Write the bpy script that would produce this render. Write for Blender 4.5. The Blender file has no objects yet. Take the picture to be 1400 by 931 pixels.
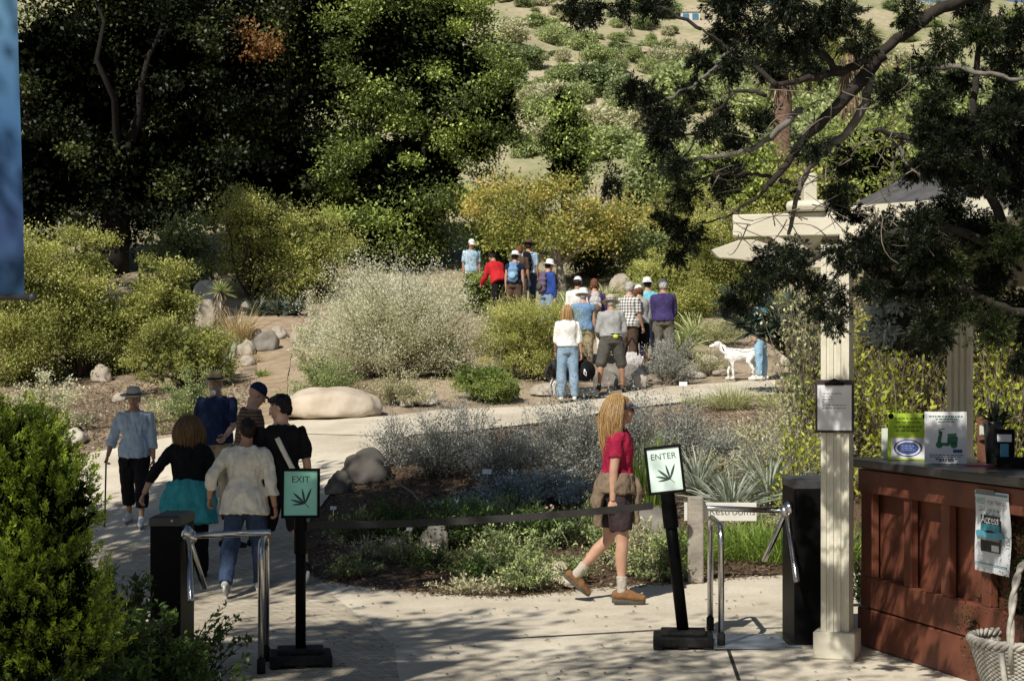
import bpy, bmesh, math, random
import numpy as np
from mathutils import Vector, Matrix, noise

R = math.radians
random.seed(7)
rng = np.random.default_rng(11)
scene = bpy.context.scene
COL = scene.collection
F, HX, HY, CZ = 2400.0, 700.0, 505.0, 1.88     # focal length in photo pixels, horizon, eye height

# ------------------------------------------------------------------ objects
def tag(o, label=None, cat=None, group=None, kind=None):
    if label: o['label'] = label
    if cat: o['category'] = cat
    if group: o['group'] = group
    if kind: o['kind'] = kind
    return o

def empty(name, loc=(0, 0, 0), rz=0.0, label=None, cat=None, group=None):
    o = bpy.data.objects.new(name, None)
    o.empty_display_size = 0.1
    COL.objects.link(o)
    o.location = loc
    o.rotation_euler = (0, 0, rz)
    return tag(o, label, cat, group)

def link(name, me, parent=None, loc=None, rot=None):
    o = bpy.data.objects.new(name, me)
    COL.objects.link(o)
    if parent is not None: o.parent = parent
    if loc is not None: o.location = loc
    if rot is not None: o.rotation_euler = rot
    return o

def copy_tree(o, parent=None):
    c = o.copy()
    COL.objects.link(c)
    c.parent = parent
    for ch in list(o.children):
        copy_tree(ch, c)
    return c

# ------------------------------------------------------------------ mesh helpers
class MB:
    def __init__(s):
        s.v, s.f, s.m = [], [], []
    def add(s, verts, faces, mi=0):
        n = len(s.v)
        s.v += [tuple(p) for p in verts]
        s.f += [tuple(i + n for i in f) for f in faces]
        s.m += [mi] * len(faces)
        return s
    def box(s, c, d, rz=0.0, mi=0, M=None):
        hx, hy, hz = d[0] / 2, d[1] / 2, d[2] / 2
        ca, sa = math.cos(rz), math.sin(rz)
        vs = []
        for z in (-hz, hz):
            for x, y in ((-hx, -hy), (hx, -hy), (hx, hy), (-hx, hy)):
                p = Vector((x * ca - y * sa, x * sa + y * ca, z))
                if M is not None: p = M @ p
                vs.append(Vector(c) + p)
        return s.add(vs, [(3, 2, 1, 0), (4, 5, 6, 7), (0, 1, 5, 4), (1, 2, 6, 5), (2, 3, 7, 6), (3, 0, 4, 7)], mi)
    def tube(s, pts, rad, n=8, caps=True, mi=0, flat=1.0):
        pts = [Vector(p) for p in pts]
        if not isinstance(rad, (list, tuple)): rad = [rad] * len(pts)
        vs, fs = [], []
        up = None
        for i, p in enumerate(pts):
            a = pts[max(i - 1, 0)]; b = pts[min(i + 1, len(pts) - 1)]
            t = (b - a)
            if t.length < 1e-9: t = Vector((0, 0, 1))
            t.normalize()
            if up is None:
                up = Vector((0, 1, 0)) if abs(t.y) < 0.9 else Vector((1, 0, 0))
            u = t.cross(up)
            if u.length < 1e-6: u = t.orthogonal()
            u.normalize(); w = u.cross(t); up = w
            for k in range(n):
                an = 2 * math.pi * k / n
                vs.append(p + (u * math.cos(an) + w * math.sin(an) * flat) * rad[i])
        for i in range(len(pts) - 1):
            for k in range(n):
                k2 = (k + 1) % n
                fs.append((i * n + k, i * n + k2, (i + 1) * n + k2, (i + 1) * n + k))
        if caps:
            fs.append(tuple(range(n - 1, -1, -1)))
            fs.append(tuple((len(pts) - 1) * n + k for k in range(n)))
        return s.add(vs, fs, mi)
    def ell(s, c, r, M=None, nu=14, nv=10, mi=0):
        c = Vector(c)
        if not isinstance(r, (tuple, list)): r = (r, r, r)
        vs, fs = [], []
        def put(x, y, z):
            p = Vector((x * r[0], y * r[1], z * r[2]))
            if M is not None: p = M @ p
            vs.append(c + p)
        put(0, 0, -1)
        for j in range(1, nv):
            ph = -math.pi / 2 + math.pi * j / nv
            for i in range(nu):
                th = 2 * math.pi * i / nu
                put(math.cos(ph) * math.cos(th), math.cos(ph) * math.sin(th), math.sin(ph))
        put(0, 0, 1)
        top = len(vs) - 1
        for i in range(nu):
            fs.append((0, 1 + (i + 1) % nu, 1 + i))
            fs.append((top, 1 + (nv - 2) * nu + i, 1 + (nv - 2) * nu + (i + 1) % nu))
        for j in range(nv - 2):
            for i in range(nu):
                a = 1 + j * nu + i; b = 1 + j * nu + (i + 1) % nu
                fs.append((a, b, b + nu, a + nu))
        return s.add(vs, fs, mi)
    def cap(s, a, b, ra, rb, n=12):
        a, b = Vector(a), Vector(b)
        s.tube([a, a.lerp(b, .5), b], [ra, (ra + rb) / 2, rb], n)
        s.ell(a, ra, nu=n, nv=8); s.ell(b, rb, nu=n, nv=8)
        return s
    def lathe(s, prof, c=(0, 0, 0), n=24, M=None, mi=0, sx=1.0, sy=1.0, closed=True):
        c = Vector(c); vs, fs = [], []
        for r, z in prof:
            for k in range(n):
                a = 2 * math.pi * k / n
                p = Vector((r * math.cos(a) * sx, r * math.sin(a) * sy, z))
                if M is not None: p = M @ p
                vs.append(c + p)
        for i in range(len(prof) - 1):
            for k in range(n):
                k2 = (k + 1) % n
                fs.append((i * n + k, i * n + k2, (i + 1) * n + k2, (i + 1) * n + k))
        if closed:
            fs.append(tuple(range(n - 1, -1, -1)))
            fs.append(tuple((len(prof) - 1) * n + k for k in range(n)))
        return s.add(vs, fs, mi)
    def prism(s, poly, o, ux, uy, th, mi=0):
        """extrude a 2-D polygon (list of (u,v)) lying in the plane o+u*ux+v*uy by th along the normal"""
        o, ux, uy = Vector(o), Vector(ux), Vector(uy)
        nn = ux.cross(uy).normalized() * th
        n = len(poly)
        vs = [o + ux * u + uy * v for u, v in poly] + [o + ux * u + uy * v + nn for u, v in poly]
        fs = [tuple(range(n - 1, -1, -1)), tuple(range(n, 2 * n))]
        fs += [(i, (i + 1) % n, n + (i + 1) % n, n + i) for i in range(n)]
        return s.add(vs, fs, mi)
    def mesh(s, name, mats, smooth=False):
        me = bpy.data.meshes.new(name)
        me.from_pydata(s.v, [], s.f)
        for m in (mats if isinstance(mats, (list, tuple)) else [mats]): me.materials.append(m)
        me.polygons.foreach_set('material_index', s.m)
        if smooth: me.polygons.foreach_set('use_smooth', [True] * len(s.f))
        me.update()
        return me
    def build(s, name, mats, parent=None, loc=None, rot=None, smooth=False, bevel=0.0, seg=2):
        o = link(name, s.mesh(name, mats, smooth), parent, loc, rot)
        if bevel:
            b = o.modifiers.new('bevel', 'BEVEL'); b.width = bevel; b.segments = seg
            b.limit_method = 'ANGLE'; b.angle_limit = R(40)
            b.harden_normals = False
        return o
    def remesh(s, name, mats, voxel, smooth=3, parent=None, fold=0.0, foldscale=9.0, extra=None):
        """melt the closed pieces into one continuous surface"""
        tmp = link('tmp', s.mesh('tmp', []))
        md = tmp.modifiers.new('r', 'REMESH'); md.mode = 'VOXEL'; md.voxel_size = voxel; md.use_smooth_shade = True
        if smooth:
            sm = tmp.modifiers.new('s', 'SMOOTH'); sm.factor = 0.5; sm.iterations = smooth
        dg = bpy.context.evaluated_depsgraph_get(); dg.update()
        me = bpy.data.meshes.new_from_object(tmp.evaluated_get(dg))
        bpy.data.objects.remove(tmp, do_unlink=True)
        me.name = name
        me.materials.clear()
        for m in (mats if isinstance(mats, (list, tuple)) else [mats]): me.materials.append(m)
        if fold:
            n = len(me.vertices)
            co = np.empty(n * 3); me.vertices.foreach_get('co', co); co = co.reshape(-1, 3)
            no = np.empty(n * 3); me.vertices.foreach_get('normal', no); no = no.reshape(-1, 3)
            d = np.array([noise.noise(Vector((p[0] * foldscale, p[1] * foldscale, p[2] * foldscale * .55))) for p in co])
            d2 = np.array([noise.noise(Vector((p[0] * foldscale * 2.3 + 7, p[1] * foldscale * 2.3, p[2] * foldscale * 1.1))) for p in co])
            co += no * ((d + 0.8 * d2) * fold)[:, None]
            me.vertices.foreach_set('co', co.ravel())
        if extra is not None:
            bm = bmesh.new(); bm.from_mesh(me)
            t2 = extra.mesh('t2', []); bm.from_mesh(t2)
            bm.to_mesh(me); bm.free(); bpy.data.meshes.remove(t2)
        me.polygons.foreach_set('use_smooth', [True] * len(me.polygons))
        me.update()
        return link(name, me, parent)

def np_mesh(name, V, Q, mat, tint=None, smooth=False):
    me = bpy.data.meshes.new(name)
    V = np.asarray(V, dtype=np.float32); Q = np.asarray(Q, dtype=np.int32)
    k = Q.shape[1]
    me.vertices.add(len(V)); me.vertices.foreach_set('co', V.ravel())
    me.loops.add(Q.size); me.loops.foreach_set('vertex_index', Q.ravel())
    me.polygons.add(len(Q)); me.polygons.foreach_set('loop_start', np.arange(0, Q.size, k, dtype=np.int32))
    if smooth: me.polygons.foreach_set('use_smooth', np.ones(len(Q), dtype=bool))
    me.update(calc_edges=True)
    if tint is not None:
        at = me.attributes.new('tint', 'FLOAT', 'FACE')
        at.data.foreach_set('value', np.asarray(tint, dtype=np.float32))
    for m in (mat if isinstance(mat, (list, tuple)) else [mat]): me.materials.append(m)
    return me

def unit(a):
    return a / (np.linalg.norm(a, axis=-1, keepdims=True) + 1e-9)

def leaves(P, D, L, Wd, tint, up=0.35, spread=0.8, jitter=0.35, fold=0.25):
    """rhomb leaves at P pointing about along D"""
    n = len(P)
    a = unit(unit(D) + rng.normal(size=(n, 3)) * spread)
    nn = rng.normal(size=(n, 3)); nn[:, 2] += up * 2
    sd = unit(np.cross(a, nn)); nn = np.cross(sd, a)
    l = (L * (1 + rng.uniform(-jitter, jitter, n)))[:, None]
    w = (Wd * (1 + rng.uniform(-jitter, jitter, n)))[:, None]
    mid = P + a * l * 0.45 + nn * w * fold
    V = np.stack([P, mid + sd * w * .5, P + a * l, mid - sd * w * .5], 1).reshape(-1, 3)
    Q = np.arange(n * 4).reshape(n, 4)
    return V, Q, tint

def merge(parts):
    Vs, Qs, Ts, o = [], [], [], 0
    for V, Q, T in parts:
        Vs.append(V); Qs.append(Q + o); Ts.append(T); o += len(V)
    return np.concatenate(Vs), np.concatenate(Qs), np.concatenate(Ts)

def tubes_np(P, Rd, sides=4):
    n, k, _ = P.shape
    t = np.gradient(P, axis=1); t = unit(t)
    ref = np.array([0.31, 0.87, 0.38])
    u = unit(np.cross(t, ref)); w = np.cross(u, t)
    an = np.arange(sides) * 2 * np.pi / sides
    ring = P[:, :, None, :] + (u[:, :, None, :] * np.cos(an)[None, None, :, None] + w[:, :, None, :] * np.sin(an)[None, None, :, None]) * Rd[:, :, None, None]
    V = ring.reshape(-1, 3)
    base = (np.arange(n) * k * sides)[:, None, None] + (np.arange(k - 1) * sides)[None, :, None] + np.arange(sides)[None, None, :]
    nx = (np.arange(sides) + 1) % sides - np.arange(sides)
    Q = np.stack([base, base + nx, base + nx + sides, base + sides], -1).reshape(-1, 4)
    return V, Q, np.full(len(Q), .5)

def bez(p0, p1, p2, t):
    t = t[..., None]
    return p0 * (1 - t) ** 2 + 2 * p1 * t * (1 - t) + p2 * t ** 2

def blades(base, dirs, L, Wd, droop, seg=4, tint=None, taper=0.15, cup=0.0):
    """curved strap leaves: base (n,3), unit dirs (n,3), arrays L, W, droop"""
    n = len(base)
    ts = np.linspace(0, 1, seg + 1)
    g = np.array([0, 0, -1.0])
    flat = dirs.copy(); flat[:, 2] = 0; flat = unit(flat)
    P = base[:, None, :] + dirs[:, None, :] * (ts[None, :, None] * L[:, None, None]) + (g * 0.8 + flat[:, None, :] * 0.25) * (ts ** 2)[None, :, None] * (droop * L)[:, None, None]
    tg = unit(np.gradient(P, axis=1))
    sd = np.cross(tg, g + 0.001 * rng.normal(size=(n, 1, 3))); bad = np.linalg.norm(sd, axis=-1) < 0.05
    sd = np.where(bad[..., None], np.array([1.0, 0.2, 0]), sd)
    sd = unit(sd + rng.normal(size=(n, 1, 3)) * 0.5)
    w = Wd[:, None] * (np.sin(np.clip(ts * 0.85 + 0.18, 0, 1) * np.pi) ** 0.6 * (1 - taper) + taper * (1 - ts))[None, :]
    w[:, -1] *= 0.15
    A = P + sd * w[..., None] * .5; B = P - sd * w[..., None] * .5
    V = np.stack([A, B], 2).reshape(-1, 3)
    k = seg + 1
    b = (np.arange(n) * k * 2)[:, None] + (np.arange(seg) * 2)[None, :]
    Q = np.stack([b, b + 1, b + 3, b + 2], -1).reshape(-1, 4)
    T = np.repeat(tint if tint is not None else rng.uniform(0, 1, n), seg)
    return V, Q, T

def text_mesh(body, size, mat, align='CENTER', shear=0.0, space=1.0, off=0.0):
    cu = bpy.data.curves.new('txt', 'FONT'); cu.body = body; cu.size = size
    cu.align_x = align; cu.align_y = 'CENTER'; cu.shear = shear; cu.space_character = space; cu.offset = off
    o = link('tmp_text', cu)
    dg = bpy.context.evaluated_depsgraph_get(); dg.update()
    me = bpy.data.meshes.new_from_object(o.evaluated_get(dg))
    bpy.data.objects.remove(o, do_unlink=True)
    me.materials.clear(); me.materials.append(mat)
    me.name = 'lettering'
    return me

# ------------------------------------------------------------------ materials
def new_mat(name):
    m = bpy.data.materials.new(name); m.use_nodes = True
    nt = m.node_tree
    return m, nt, nt.nodes, nt.links, nt.nodes['Principled BSDF']

def mat(name, col, rough=0.6, var=0.15, scale=8.0, metal=0.0, spec=0.4, bump=0.0, bscale=40.0, col2=None, detail=4.0):
    m, nt, N, L, B = new_mat(name)
    B.inputs['Roughness'].default_value = rough
    B.inputs['Metallic'].default_value = metal
    B.inputs['Specular IOR Level'].default_value = spec
    tc = N.new('ShaderNodeTexCoord')
    nz = N.new('ShaderNodeTexNoise'); nz.inputs['Scale'].default_value = scale; nz.inputs['Detail'].default_value = detail
    L.new(tc.outputs['Object'], nz.inputs['Vector'])
    rp = N.new('ShaderNodeValToRGB')
    c2 = col2 if col2 else tuple(c * (1 - var) for c in col)
    c1 = col if col2 else tuple(min(1, c * (1 + var)) for c in col)
    rp.color_ramp.elements[0].position = .35; rp.color_ramp.elements[1].position = .65
    rp.color_ramp.elements[0].color = (*c2, 1); rp.color_ramp.elements[1].color = (*c1, 1)
    L.new(nz.outputs['Fac'], rp.inputs['Fac']); L.new(rp.outputs['Color'], B.inputs['Base Color'])
    if bump:
        n2 = N.new('ShaderNodeTexNoise'); n2.inputs['Scale'].default_value = bscale; n2.inputs['Detail'].default_value = 6
        L.new(tc.outputs['Object'], n2.inputs['Vector'])
        bp = N.new('ShaderNodeBump'); bp.inputs['Strength'].default_value = bump; bp.inputs['Distance'].default_value = 0.02
        L.new(n2.outputs['Fac'], bp.inputs['Height']); L.new(bp.outputs['Normal'], B.inputs['Normal'])
    return m

def leafmat(name, lo, mid, hi, trans=0.3, rough=0.5, spec=0.35):
    m, nt, N, L, B = new_mat(name)
    at = N.new('ShaderNodeAttribute'); at.attribute_name = 'tint'
    rp = N.new('ShaderNodeValToRGB'); cr = rp.color_ramp
    cr.elements[0].color = (*lo, 1); cr.elements[1].color = (*hi, 1)
    e = cr.elements.new(.5); e.color = (*mid, 1)
    L.new(at.outputs['Fac'], rp.inputs['Fac'])
    L.new(rp.outputs['Color'], B.inputs['Base Color'])
    B.inputs['Roughness'].default_value = rough; B.inputs['Specular IOR Level'].default_value = spec
    if trans > 0:
        tr = N.new('ShaderNodeBsdfTranslucent'); L.new(rp.outputs['Color'], tr.inputs['Color'])
        mx = N.new('ShaderNodeMixShader'); mx.inputs['Fac'].default_value = trans
        out = N['Material Output']
        L.new(B.outputs['BSDF'], mx.inputs[1]); L.new(tr.outputs['BSDF'], mx.inputs[2]); L.new(mx.outputs['Shader'], out.inputs['Surface'])
    return m

# ------------------------------------------------------------------ terrain
_pp = [(840,828,173),(600,812,165),(333,816,152),(250,815,146),(385,812,150),(180,720,111),(290,722,115),(336,760,130),(130,618,88),(250,590,86),(450,600,93),(450,570,86),(560,590,92),
       (650,575,86),(620,700,125),(760,640,108),(500,640,108),(450,680,118),(420,770,147),(900,690,125),(1000,715,130),(1100,715,130),(760,760,145),(960,790,160),
       (775,550,79),(900,530,75),(1000,520,73),(1100,520,73),(905,510,69),(740,440,60),(640,420,52),(540,500,72),(460,550,80),(380,500,68),(360,430,56),
       (60,580,82),(0,560,76),(130,540,72),(60,450,58),(200,450,58),(1050,480,66),(1100,440,58),(950,450,58),(850,400,50),(500,420,52),(1250,560,90),(1250,480,62)]
_cp = [((a - HX) / s, F / s, CZ - (b - HY) / s) for a, b, s in _pp]
for _y in (-6, 0, 5, 9, 11.5, 13):
    for _x in (-4, -2, 0, 2, 4): _cp.append((_x, _y, .025 * _x))
for _x in (-22, -10, 3, 18): _cp.append((_x, 60, 6.6))
for _x in (-22, -10, 3, 18): _cp.append((_x, 72, 8.4))
_cp = np.array(_cp)
_c = _cp[:, :2]
def _k(d2): return 0.5 * d2 * np.log(d2 + 1e-9)
_n = len(_c)
_d2 = ((_c[:, None] - _c[None]) ** 2).sum(-1)
_A = np.zeros((_n + 3, _n + 3)); _A[:_n, :_n] = _k(_d2) + np.eye(_n) * 1.5
_A[:_n, _n] = 1; _A[:_n, _n + 1:] = _c; _A[_n, :_n] = 1; _A[_n + 1:, :_n] = _c.T
_w = np.linalg.solve(_A, np.concatenate([_cp[:, 2], np.zeros(3)]))
def hgt(X, Y):
    X = np.asarray(X, float); Y = np.asarray(Y, float)
    Yc = np.clip(Y, -6, 72); Xc = np.clip(X, -(2.5 + .3 * np.maximum(Yc, 0)), 2.5 + .3 * np.maximum(Yc, 0))
    d2 = (Xc[..., None] - _c[:, 0]) ** 2 + (Yc[..., None] - _c[:, 1]) ** 2
    t = (_k(d2) * _w[:_n]).sum(-1) + _w[_n] + _w[_n + 1] * Xc + _w[_n + 2] * Yc
    # the far hillside
    u = np.clip(Y - 60, 0, None)
    hill = 6.6 + .15 * np.minimum(u, 40) + .285 * np.clip(u - 40, 0, 190 - .68 * np.clip(X, -60, 90)) + \
        1.6 * np.sin(X * .09 + Y * .05) * np.clip(u / 60, 0, 1) + 1.0 * np.sin(X * .21 - Y * .13 + 1) * np.clip(u / 60, 0, 1)
    b = np.clip((Y - 56) / 14, 0, 1); b = b * b * (3 - 2 * b)
    return t * (1 - b) + hill * b
def hz(x, y): return float(hgt(np.array([x]), np.array([y]))[0])
def G(px, py, y0=4.0, y1=420.0):
    """where the sight line through a photo pixel meets the terrain"""
    Y = np.exp(np.linspace(math.log(y0), math.log(y1), 1400))
    X = (px - HX) / F * Y; Z = CZ - (py - HY) / F * Y
    d = Z - hgt(X, Y)
    i = np.argmax(d <= 0)
    if d[i] > 0: i = len(Y) - 1
    return Vector((X[i], Y[i], hz(X[i], Y[i])))
def A(px, s):
    """ground point at photo column px and scale s (pixels per metre)"""
    x, y = (px - HX) / s, F / s
    return Vector((x, y, hz(x, y)))
def W3(px, py, s): return Vector(((px - HX) / s, F / s, CZ - (py - HY) / s))
# ================================================================== people
M = {}
def skin(name, c): 
    m = mat(name, c, .5, .10, 12, spec=.35)
    return m
M['skin_fair'] = skin('skin_fair', (.50, .29, .20)); M['skin_tan'] = skin('skin_tan', (.40, .22, .14)); M['skin_pale'] = skin('skin_pale', (.55, .33, .23))
def cloth(name, c, var=.12, rough=.85, scale=14): return mat(name, c, rough, var, scale, spec=.12, bump=.55, bscale=38)
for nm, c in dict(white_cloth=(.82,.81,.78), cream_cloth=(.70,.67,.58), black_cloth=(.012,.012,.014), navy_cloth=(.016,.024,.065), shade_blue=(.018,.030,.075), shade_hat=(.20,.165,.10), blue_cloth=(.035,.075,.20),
                  pale_blue=(.42,.52,.62), sky_cloth=(.30,.50,.68), teal_cloth=(.055,.34,.38), jeans=(.036,.058,.11), pale_jeans=(.25,.36,.48), khaki=(.40,.33,.22),
                  brown_cloth=(.10,.065,.045), taupe=(.20,.15,.105), crimson=(.33,.018,.055), dark_shorts=(.045,.032,.035), grey_cloth=(.36,.37,.36), dark_grey=(.10,.095,.085),
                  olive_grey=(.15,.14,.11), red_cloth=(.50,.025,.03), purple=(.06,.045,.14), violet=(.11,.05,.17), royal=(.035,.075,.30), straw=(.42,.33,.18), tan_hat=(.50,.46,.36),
                  turquoise=(.20,.55,.66), vest_blue=(.16,.28,.46), pack_blue=(.17,.30,.48), pack_violet=(.15,.11,.17), sock=(.44,.40,.34), boot=(.22,.115,.055), rubber=(.02,.02,.02),
                  visor_grey=(.09,.09,.11), tote=(.62,.60,.58)).items():
    M[nm] = cloth(nm, c)
def hairmat(name, lo, hi):
    return leafmat(name, lo, tuple((a + b) / 2 for a, b in zip(lo, hi)), hi, trans=0, rough=.38, spec=.5)
M['blond'] = hairmat('blond_hair', (.26, .14, .05), (.62, .42, .19))
M['dark_blond'] = hairmat('dark_blond_hair', (.10, .05, .02), (.36, .22, .10))
M['dark_hair'] = mat('dark_hair', (.018, .010, .007), .45, .3, 60, spec=.3, bump=.6, bscale=120)
M['black_hair'] = mat('black_hair', (.006, .005, .006), .42, .3, 60, spec=.35, bump=.6, bscale=120)
M['auburn'] = mat('auburn_hair', (.16, .06, .025), .45, .3, 60, spec=.4, bump=.6, bscale=120)
M['grey_hair'] = mat('grey_hair', (.45, .44, .42), .5, .2, 60, spec=.3, bump=.6, bscale=120)
M['eye_white'] = mat('eye_white', (.7, .68, .65), .25, .02); M['iris'] = mat('iris', (.03, .02, .015), .2, .02); M['lip'] = mat('lip', (.35, .12, .10), .45, .05)
M['dark_glass'] = mat('dark_glass', (.01, .01, .012), .12, .02, spec=.6)

def pattern_mat(name, kind, c1, c2, c3=None):
    m, nt, N, L, B = new_mat(name)
    B.inputs['Roughness'].default_value = .85; B.inputs['Specular IOR Level'].default_value = .15
    tc = N.new('ShaderNodeTexCoord'); sp = N.new('ShaderNodeSeparateXYZ'); L.new(tc.outputs['Object'], sp.inputs[0])
    def band(sock, freq, thr):
        a = N.new('ShaderNodeMath'); a.operation = 'MULTIPLY'; a.inputs[1].default_value = freq; L.new(sock, a.inputs[0])
        b = N.new('ShaderNodeMath'); b.operation = 'FRACT'; L.new(a.outputs[0], b.inputs[0])
        c = N.new('ShaderNodeMath'); c.operation = 'LESS_THAN'; c.inputs[1].default_value = thr; L.new(b.outputs[0], c.inputs[0])
        return c.outputs[0]
    mx = N.new('ShaderNodeMix'); mx.data_type = 'RGBA'
    mx.inputs[6].default_value = (*c1, 1); mx.inputs[7].default_value = (*c2, 1)
    if kind == 'stripe':
        L.new(band(sp.outputs['Z'], 26, .35), mx.inputs[0])
    else:
        ad = N.new('ShaderNodeMath'); ad.operation = 'ADD'; ad.inputs[1].default_value = 0
        h = band(sp.outputs['Z'], 17, .42); v = band(sp.outputs['X'], 17, .42)
        L.new(h, ad.inputs[0]); L.new(v, ad.inputs[1])
        hf = N.new('ShaderNodeMath'); hf.operation = 'MULTIPLY'; hf.inputs[1].default_value = .5; L.new(ad.outputs[0], hf.inputs[0]); L.new(hf.outputs[0], mx.inputs[0])
    L.new(mx.outputs[2], B.inputs['Base Color'])
    return m
M['striped'] = pattern_mat('striped_brown', 'stripe', (.10, .065, .05), (.24, .16, .09))
M['plaid'] = pattern_mat('black_white_plaid', 'plaid', (.74, .73, .70), (.03, .03, .035))
M['blue_plaid'] = pattern_mat('blue_plaid', 'plaid', (.55, .66, .76), (.10, .22, .42))
M['print_tote'] = mat('white_print', (.70, .69, .68), .8, .5, 60, col2=(.30, .28, .27))
M['tropical'] = mat('tropical_print', (.62, .70, .78), .85, .5, 22, col2=(.16, .36, .52))

def rotx(a): return Matrix.Rotation(a, 3, 'X')
def rotz(a): return Matrix.Rotation(a, 3, 'Z')

class Fig:
    """a posed figure: x to its right, y forward, z up; feet on z = 0"""
    def __init__(s, H=1.7, legs=((0, 3, 2), (0, 3, 2)), arms=((0, 8, 8, 0), (0, 8, 8, 0)), lean=3, hyaw=0, hpitch=5, sw=.112, wide=1.0, foot=(0, 0), twist=0):
        s.H, s.wide = H, wide
        h = H
        s.hip, s.knee, s.ank, s.toe, s.heel = {}, {}, {}, {}, {}
        for i, sd in ((0, -1), (1, 1)):                      # 0 left, 1 right
            f, o, b = [R(a) for a in legs[i]]
            hp = Vector((sd * .052 * h * wide ** .5, 0, 0))
            d = Vector((sd * math.sin(o), math.sin(f) * math.cos(o), -math.cos(f) * math.cos(o)))
            kn = hp + d * .245 * h
            g = f - b
            d2 = Vector((sd * math.sin(o) * .35, math.sin(g), -math.cos(g))).normalized()
            an = kn + d2 * .24 * h
            fp = R(foot[i])
            td = Vector((sd * .13, math.cos(fp), -math.sin(fp)))
            s.hip[i], s.knee[i], s.ank[i] = hp, kn, an
            up = Vector((0, math.sin(fp), math.cos(fp)))
            s.heel[i] = an - up * .034 * h - td * .028 * h
            s.toe[i] = an - up * .034 * h + td * .105 * h
        low = min(min(s.heel[i].z, s.toe[i].z) for i in (0, 1)) - .012 * h
        s.pel = Vector((0, 0, -low + .015 * h))
        off = Vector((0, 0, -low))
        for dct in (s.hip, s.knee, s.ank, s.toe, s.heel):
            for i in (0, 1): dct[i] = dct[i] + off
        s.TM = rotz(R(twist)) @ rotx(-R(lean))
        s.sh, s.el, s.wr, s.hd = {}, {}, {}, {}
        for i, sd in ((0, -1), (1, 1)):
            f, o, b, inn = arms[i]
            f, o, b = R(f), R(o), R(b)
            sh = s.T((sd * (sw - .012) * h * wide ** .5, -.006 * h, .262 * h))
            d = s.TM @ Vector((sd * math.sin(o), math.sin(f) * math.cos(o), -math.cos(f) * math.cos(o)))
            el = sh + d * .172 * h
            d2 = s.TM @ Vector((sd * math.sin(o) * .6 - sd * inn, math.sin(f + b), -math.cos(f + b))).normalized()
            s.sh[i], s.el[i], s.wr[i], s.hd[i] = sh, el, el + d2 * .148 * h, d2
        s.neck = s.T((0, .0, .315 * h))
        s.hc = s.T((0, .014 * h, .392 * h))
        s.RH = s.TM @ rotz(R(hyaw)) @ rotx(-R(hpitch))
        s.k = h / 1.7
    def T(s, p): return s.pel + s.TM @ Vector(p)
    def h(s, p): return s.hc + s.RH @ (Vector(p) * s.k)

    TORSO = [(-.050, .070, .060, 0), (-.01, .098, .074, -.004), (.03, .100, .074, -.004), (.08, .086, .064, 0), (.13, .083, .062, .002), (.18, .092, .068, .002),
             (.22, .100, .070, 0), (.25, .101, .064, -.003), (.272, .092, .056, -.006), (.290, .072, .047, -.007), (.304, .048, .040, -.006), (.32, .035, .036, -.002), (.37, .033, .035, .006)]
    def torso(s, mb, z0, z1, inf, flare=0.0):
        h = s.H; rings = []
        zs = [r[0] for r in s.TORSO]
        def at(z):
            for a, b in zip(s.TORSO, s.TORSO[1:]):
                if z <= b[0]:
                    t = max(0, min(1, (z - a[0]) / (b[0] - a[0])))
                    return [a[i] + (b[i] - a[i]) * t for i in range(4)]
            return list(s.TORSO[-1])
        n = 20; m = max(4, int((z1 - z0) / .022))
        vs, fs = [], []
        for j in range(m + 1):
            z = z0 + (z1 - z0) * j / m
            q = at(max(z, -.05))
            fl = flare * max(0, (.10 - z) / .2)
            wx = (q[1] * s.wide) * h + inf + fl; wy = q[2] * (s.wide ** 1.4) * h + inf + fl
            if z < 0: wx = max(wx, .097 * h * s.wide + inf + fl); wy = max(wy, .072 * h * s.wide + inf + fl)
            for k in range(n):
                a = 2 * math.pi * k / n
                ca, sa = math.cos(a), math.sin(a)
                ca = math.copysign(abs(ca) ** .85, ca); sa = math.copysign(abs(sa) ** .85, sa)
                vs.append(s.T((ca * wx, sa * wy + q[3] * h, z * h)))
        for j in range(m):
            for k in range(n):
                k2 = (k + 1) % n
                fs.append((j * n + k, j * n + k2, (j + 1) * n + k2, (j + 1) * n + k))
        fs.append(tuple(range(n - 1, -1, -1))); fs.append(tuple(m * n + k for k in range(n)))
        mb.add(vs, fs)
    def leg(s, mb, i, inf, upto=2.0, flare=0.0):
        h = s.H; w = s.wide ** .6
        rs = [.052, .047, .034, .034, .020]                # hip, mid thigh, knee, calf, ankle
        hp, kn, an = s.hip[i], s.knee[i], s.ank[i]
        back = Vector((0, -.006 * h, 0))
        seq = [(0, hp, .050), (.25, hp.lerp(kn, .25), .050), (.5, hp.lerp(kn, .5), .046), (.8, hp.lerp(kn, .8), .037), (1.0, kn, .033), (1.3, kn.lerp(an, .3) + back, .0335), (1.6, kn.lerp(an, .6) + back * .5, .026), (1.9, kn.lerp(an, .9), .0195), (2.0, an, .0195)]
        pts, rad = [], []
        for t, p, r in seq:
            if t <= upto + 1e-6: pts.append(p); rad.append(r * h * w + inf + flare * t)
            else:
                a = seq[[q[0] for q in seq].index(t) - 1]
                if a[0] < upto:
                    u = (upto - a[0]) / (t - a[0]); pts.append(a[1].lerp(p, u)); rad.append((a[2] + (r - a[2]) * u) * h * w + inf + flare * upto)
                break
        mb.tube(pts, rad, 14); mb.ell(pts[0], rad[0] * .98, nu=14, nv=10)
        if upto > 1: mb.ell(kn, .033 * h * w + inf + flare, nu=12, nv=8)
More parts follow.
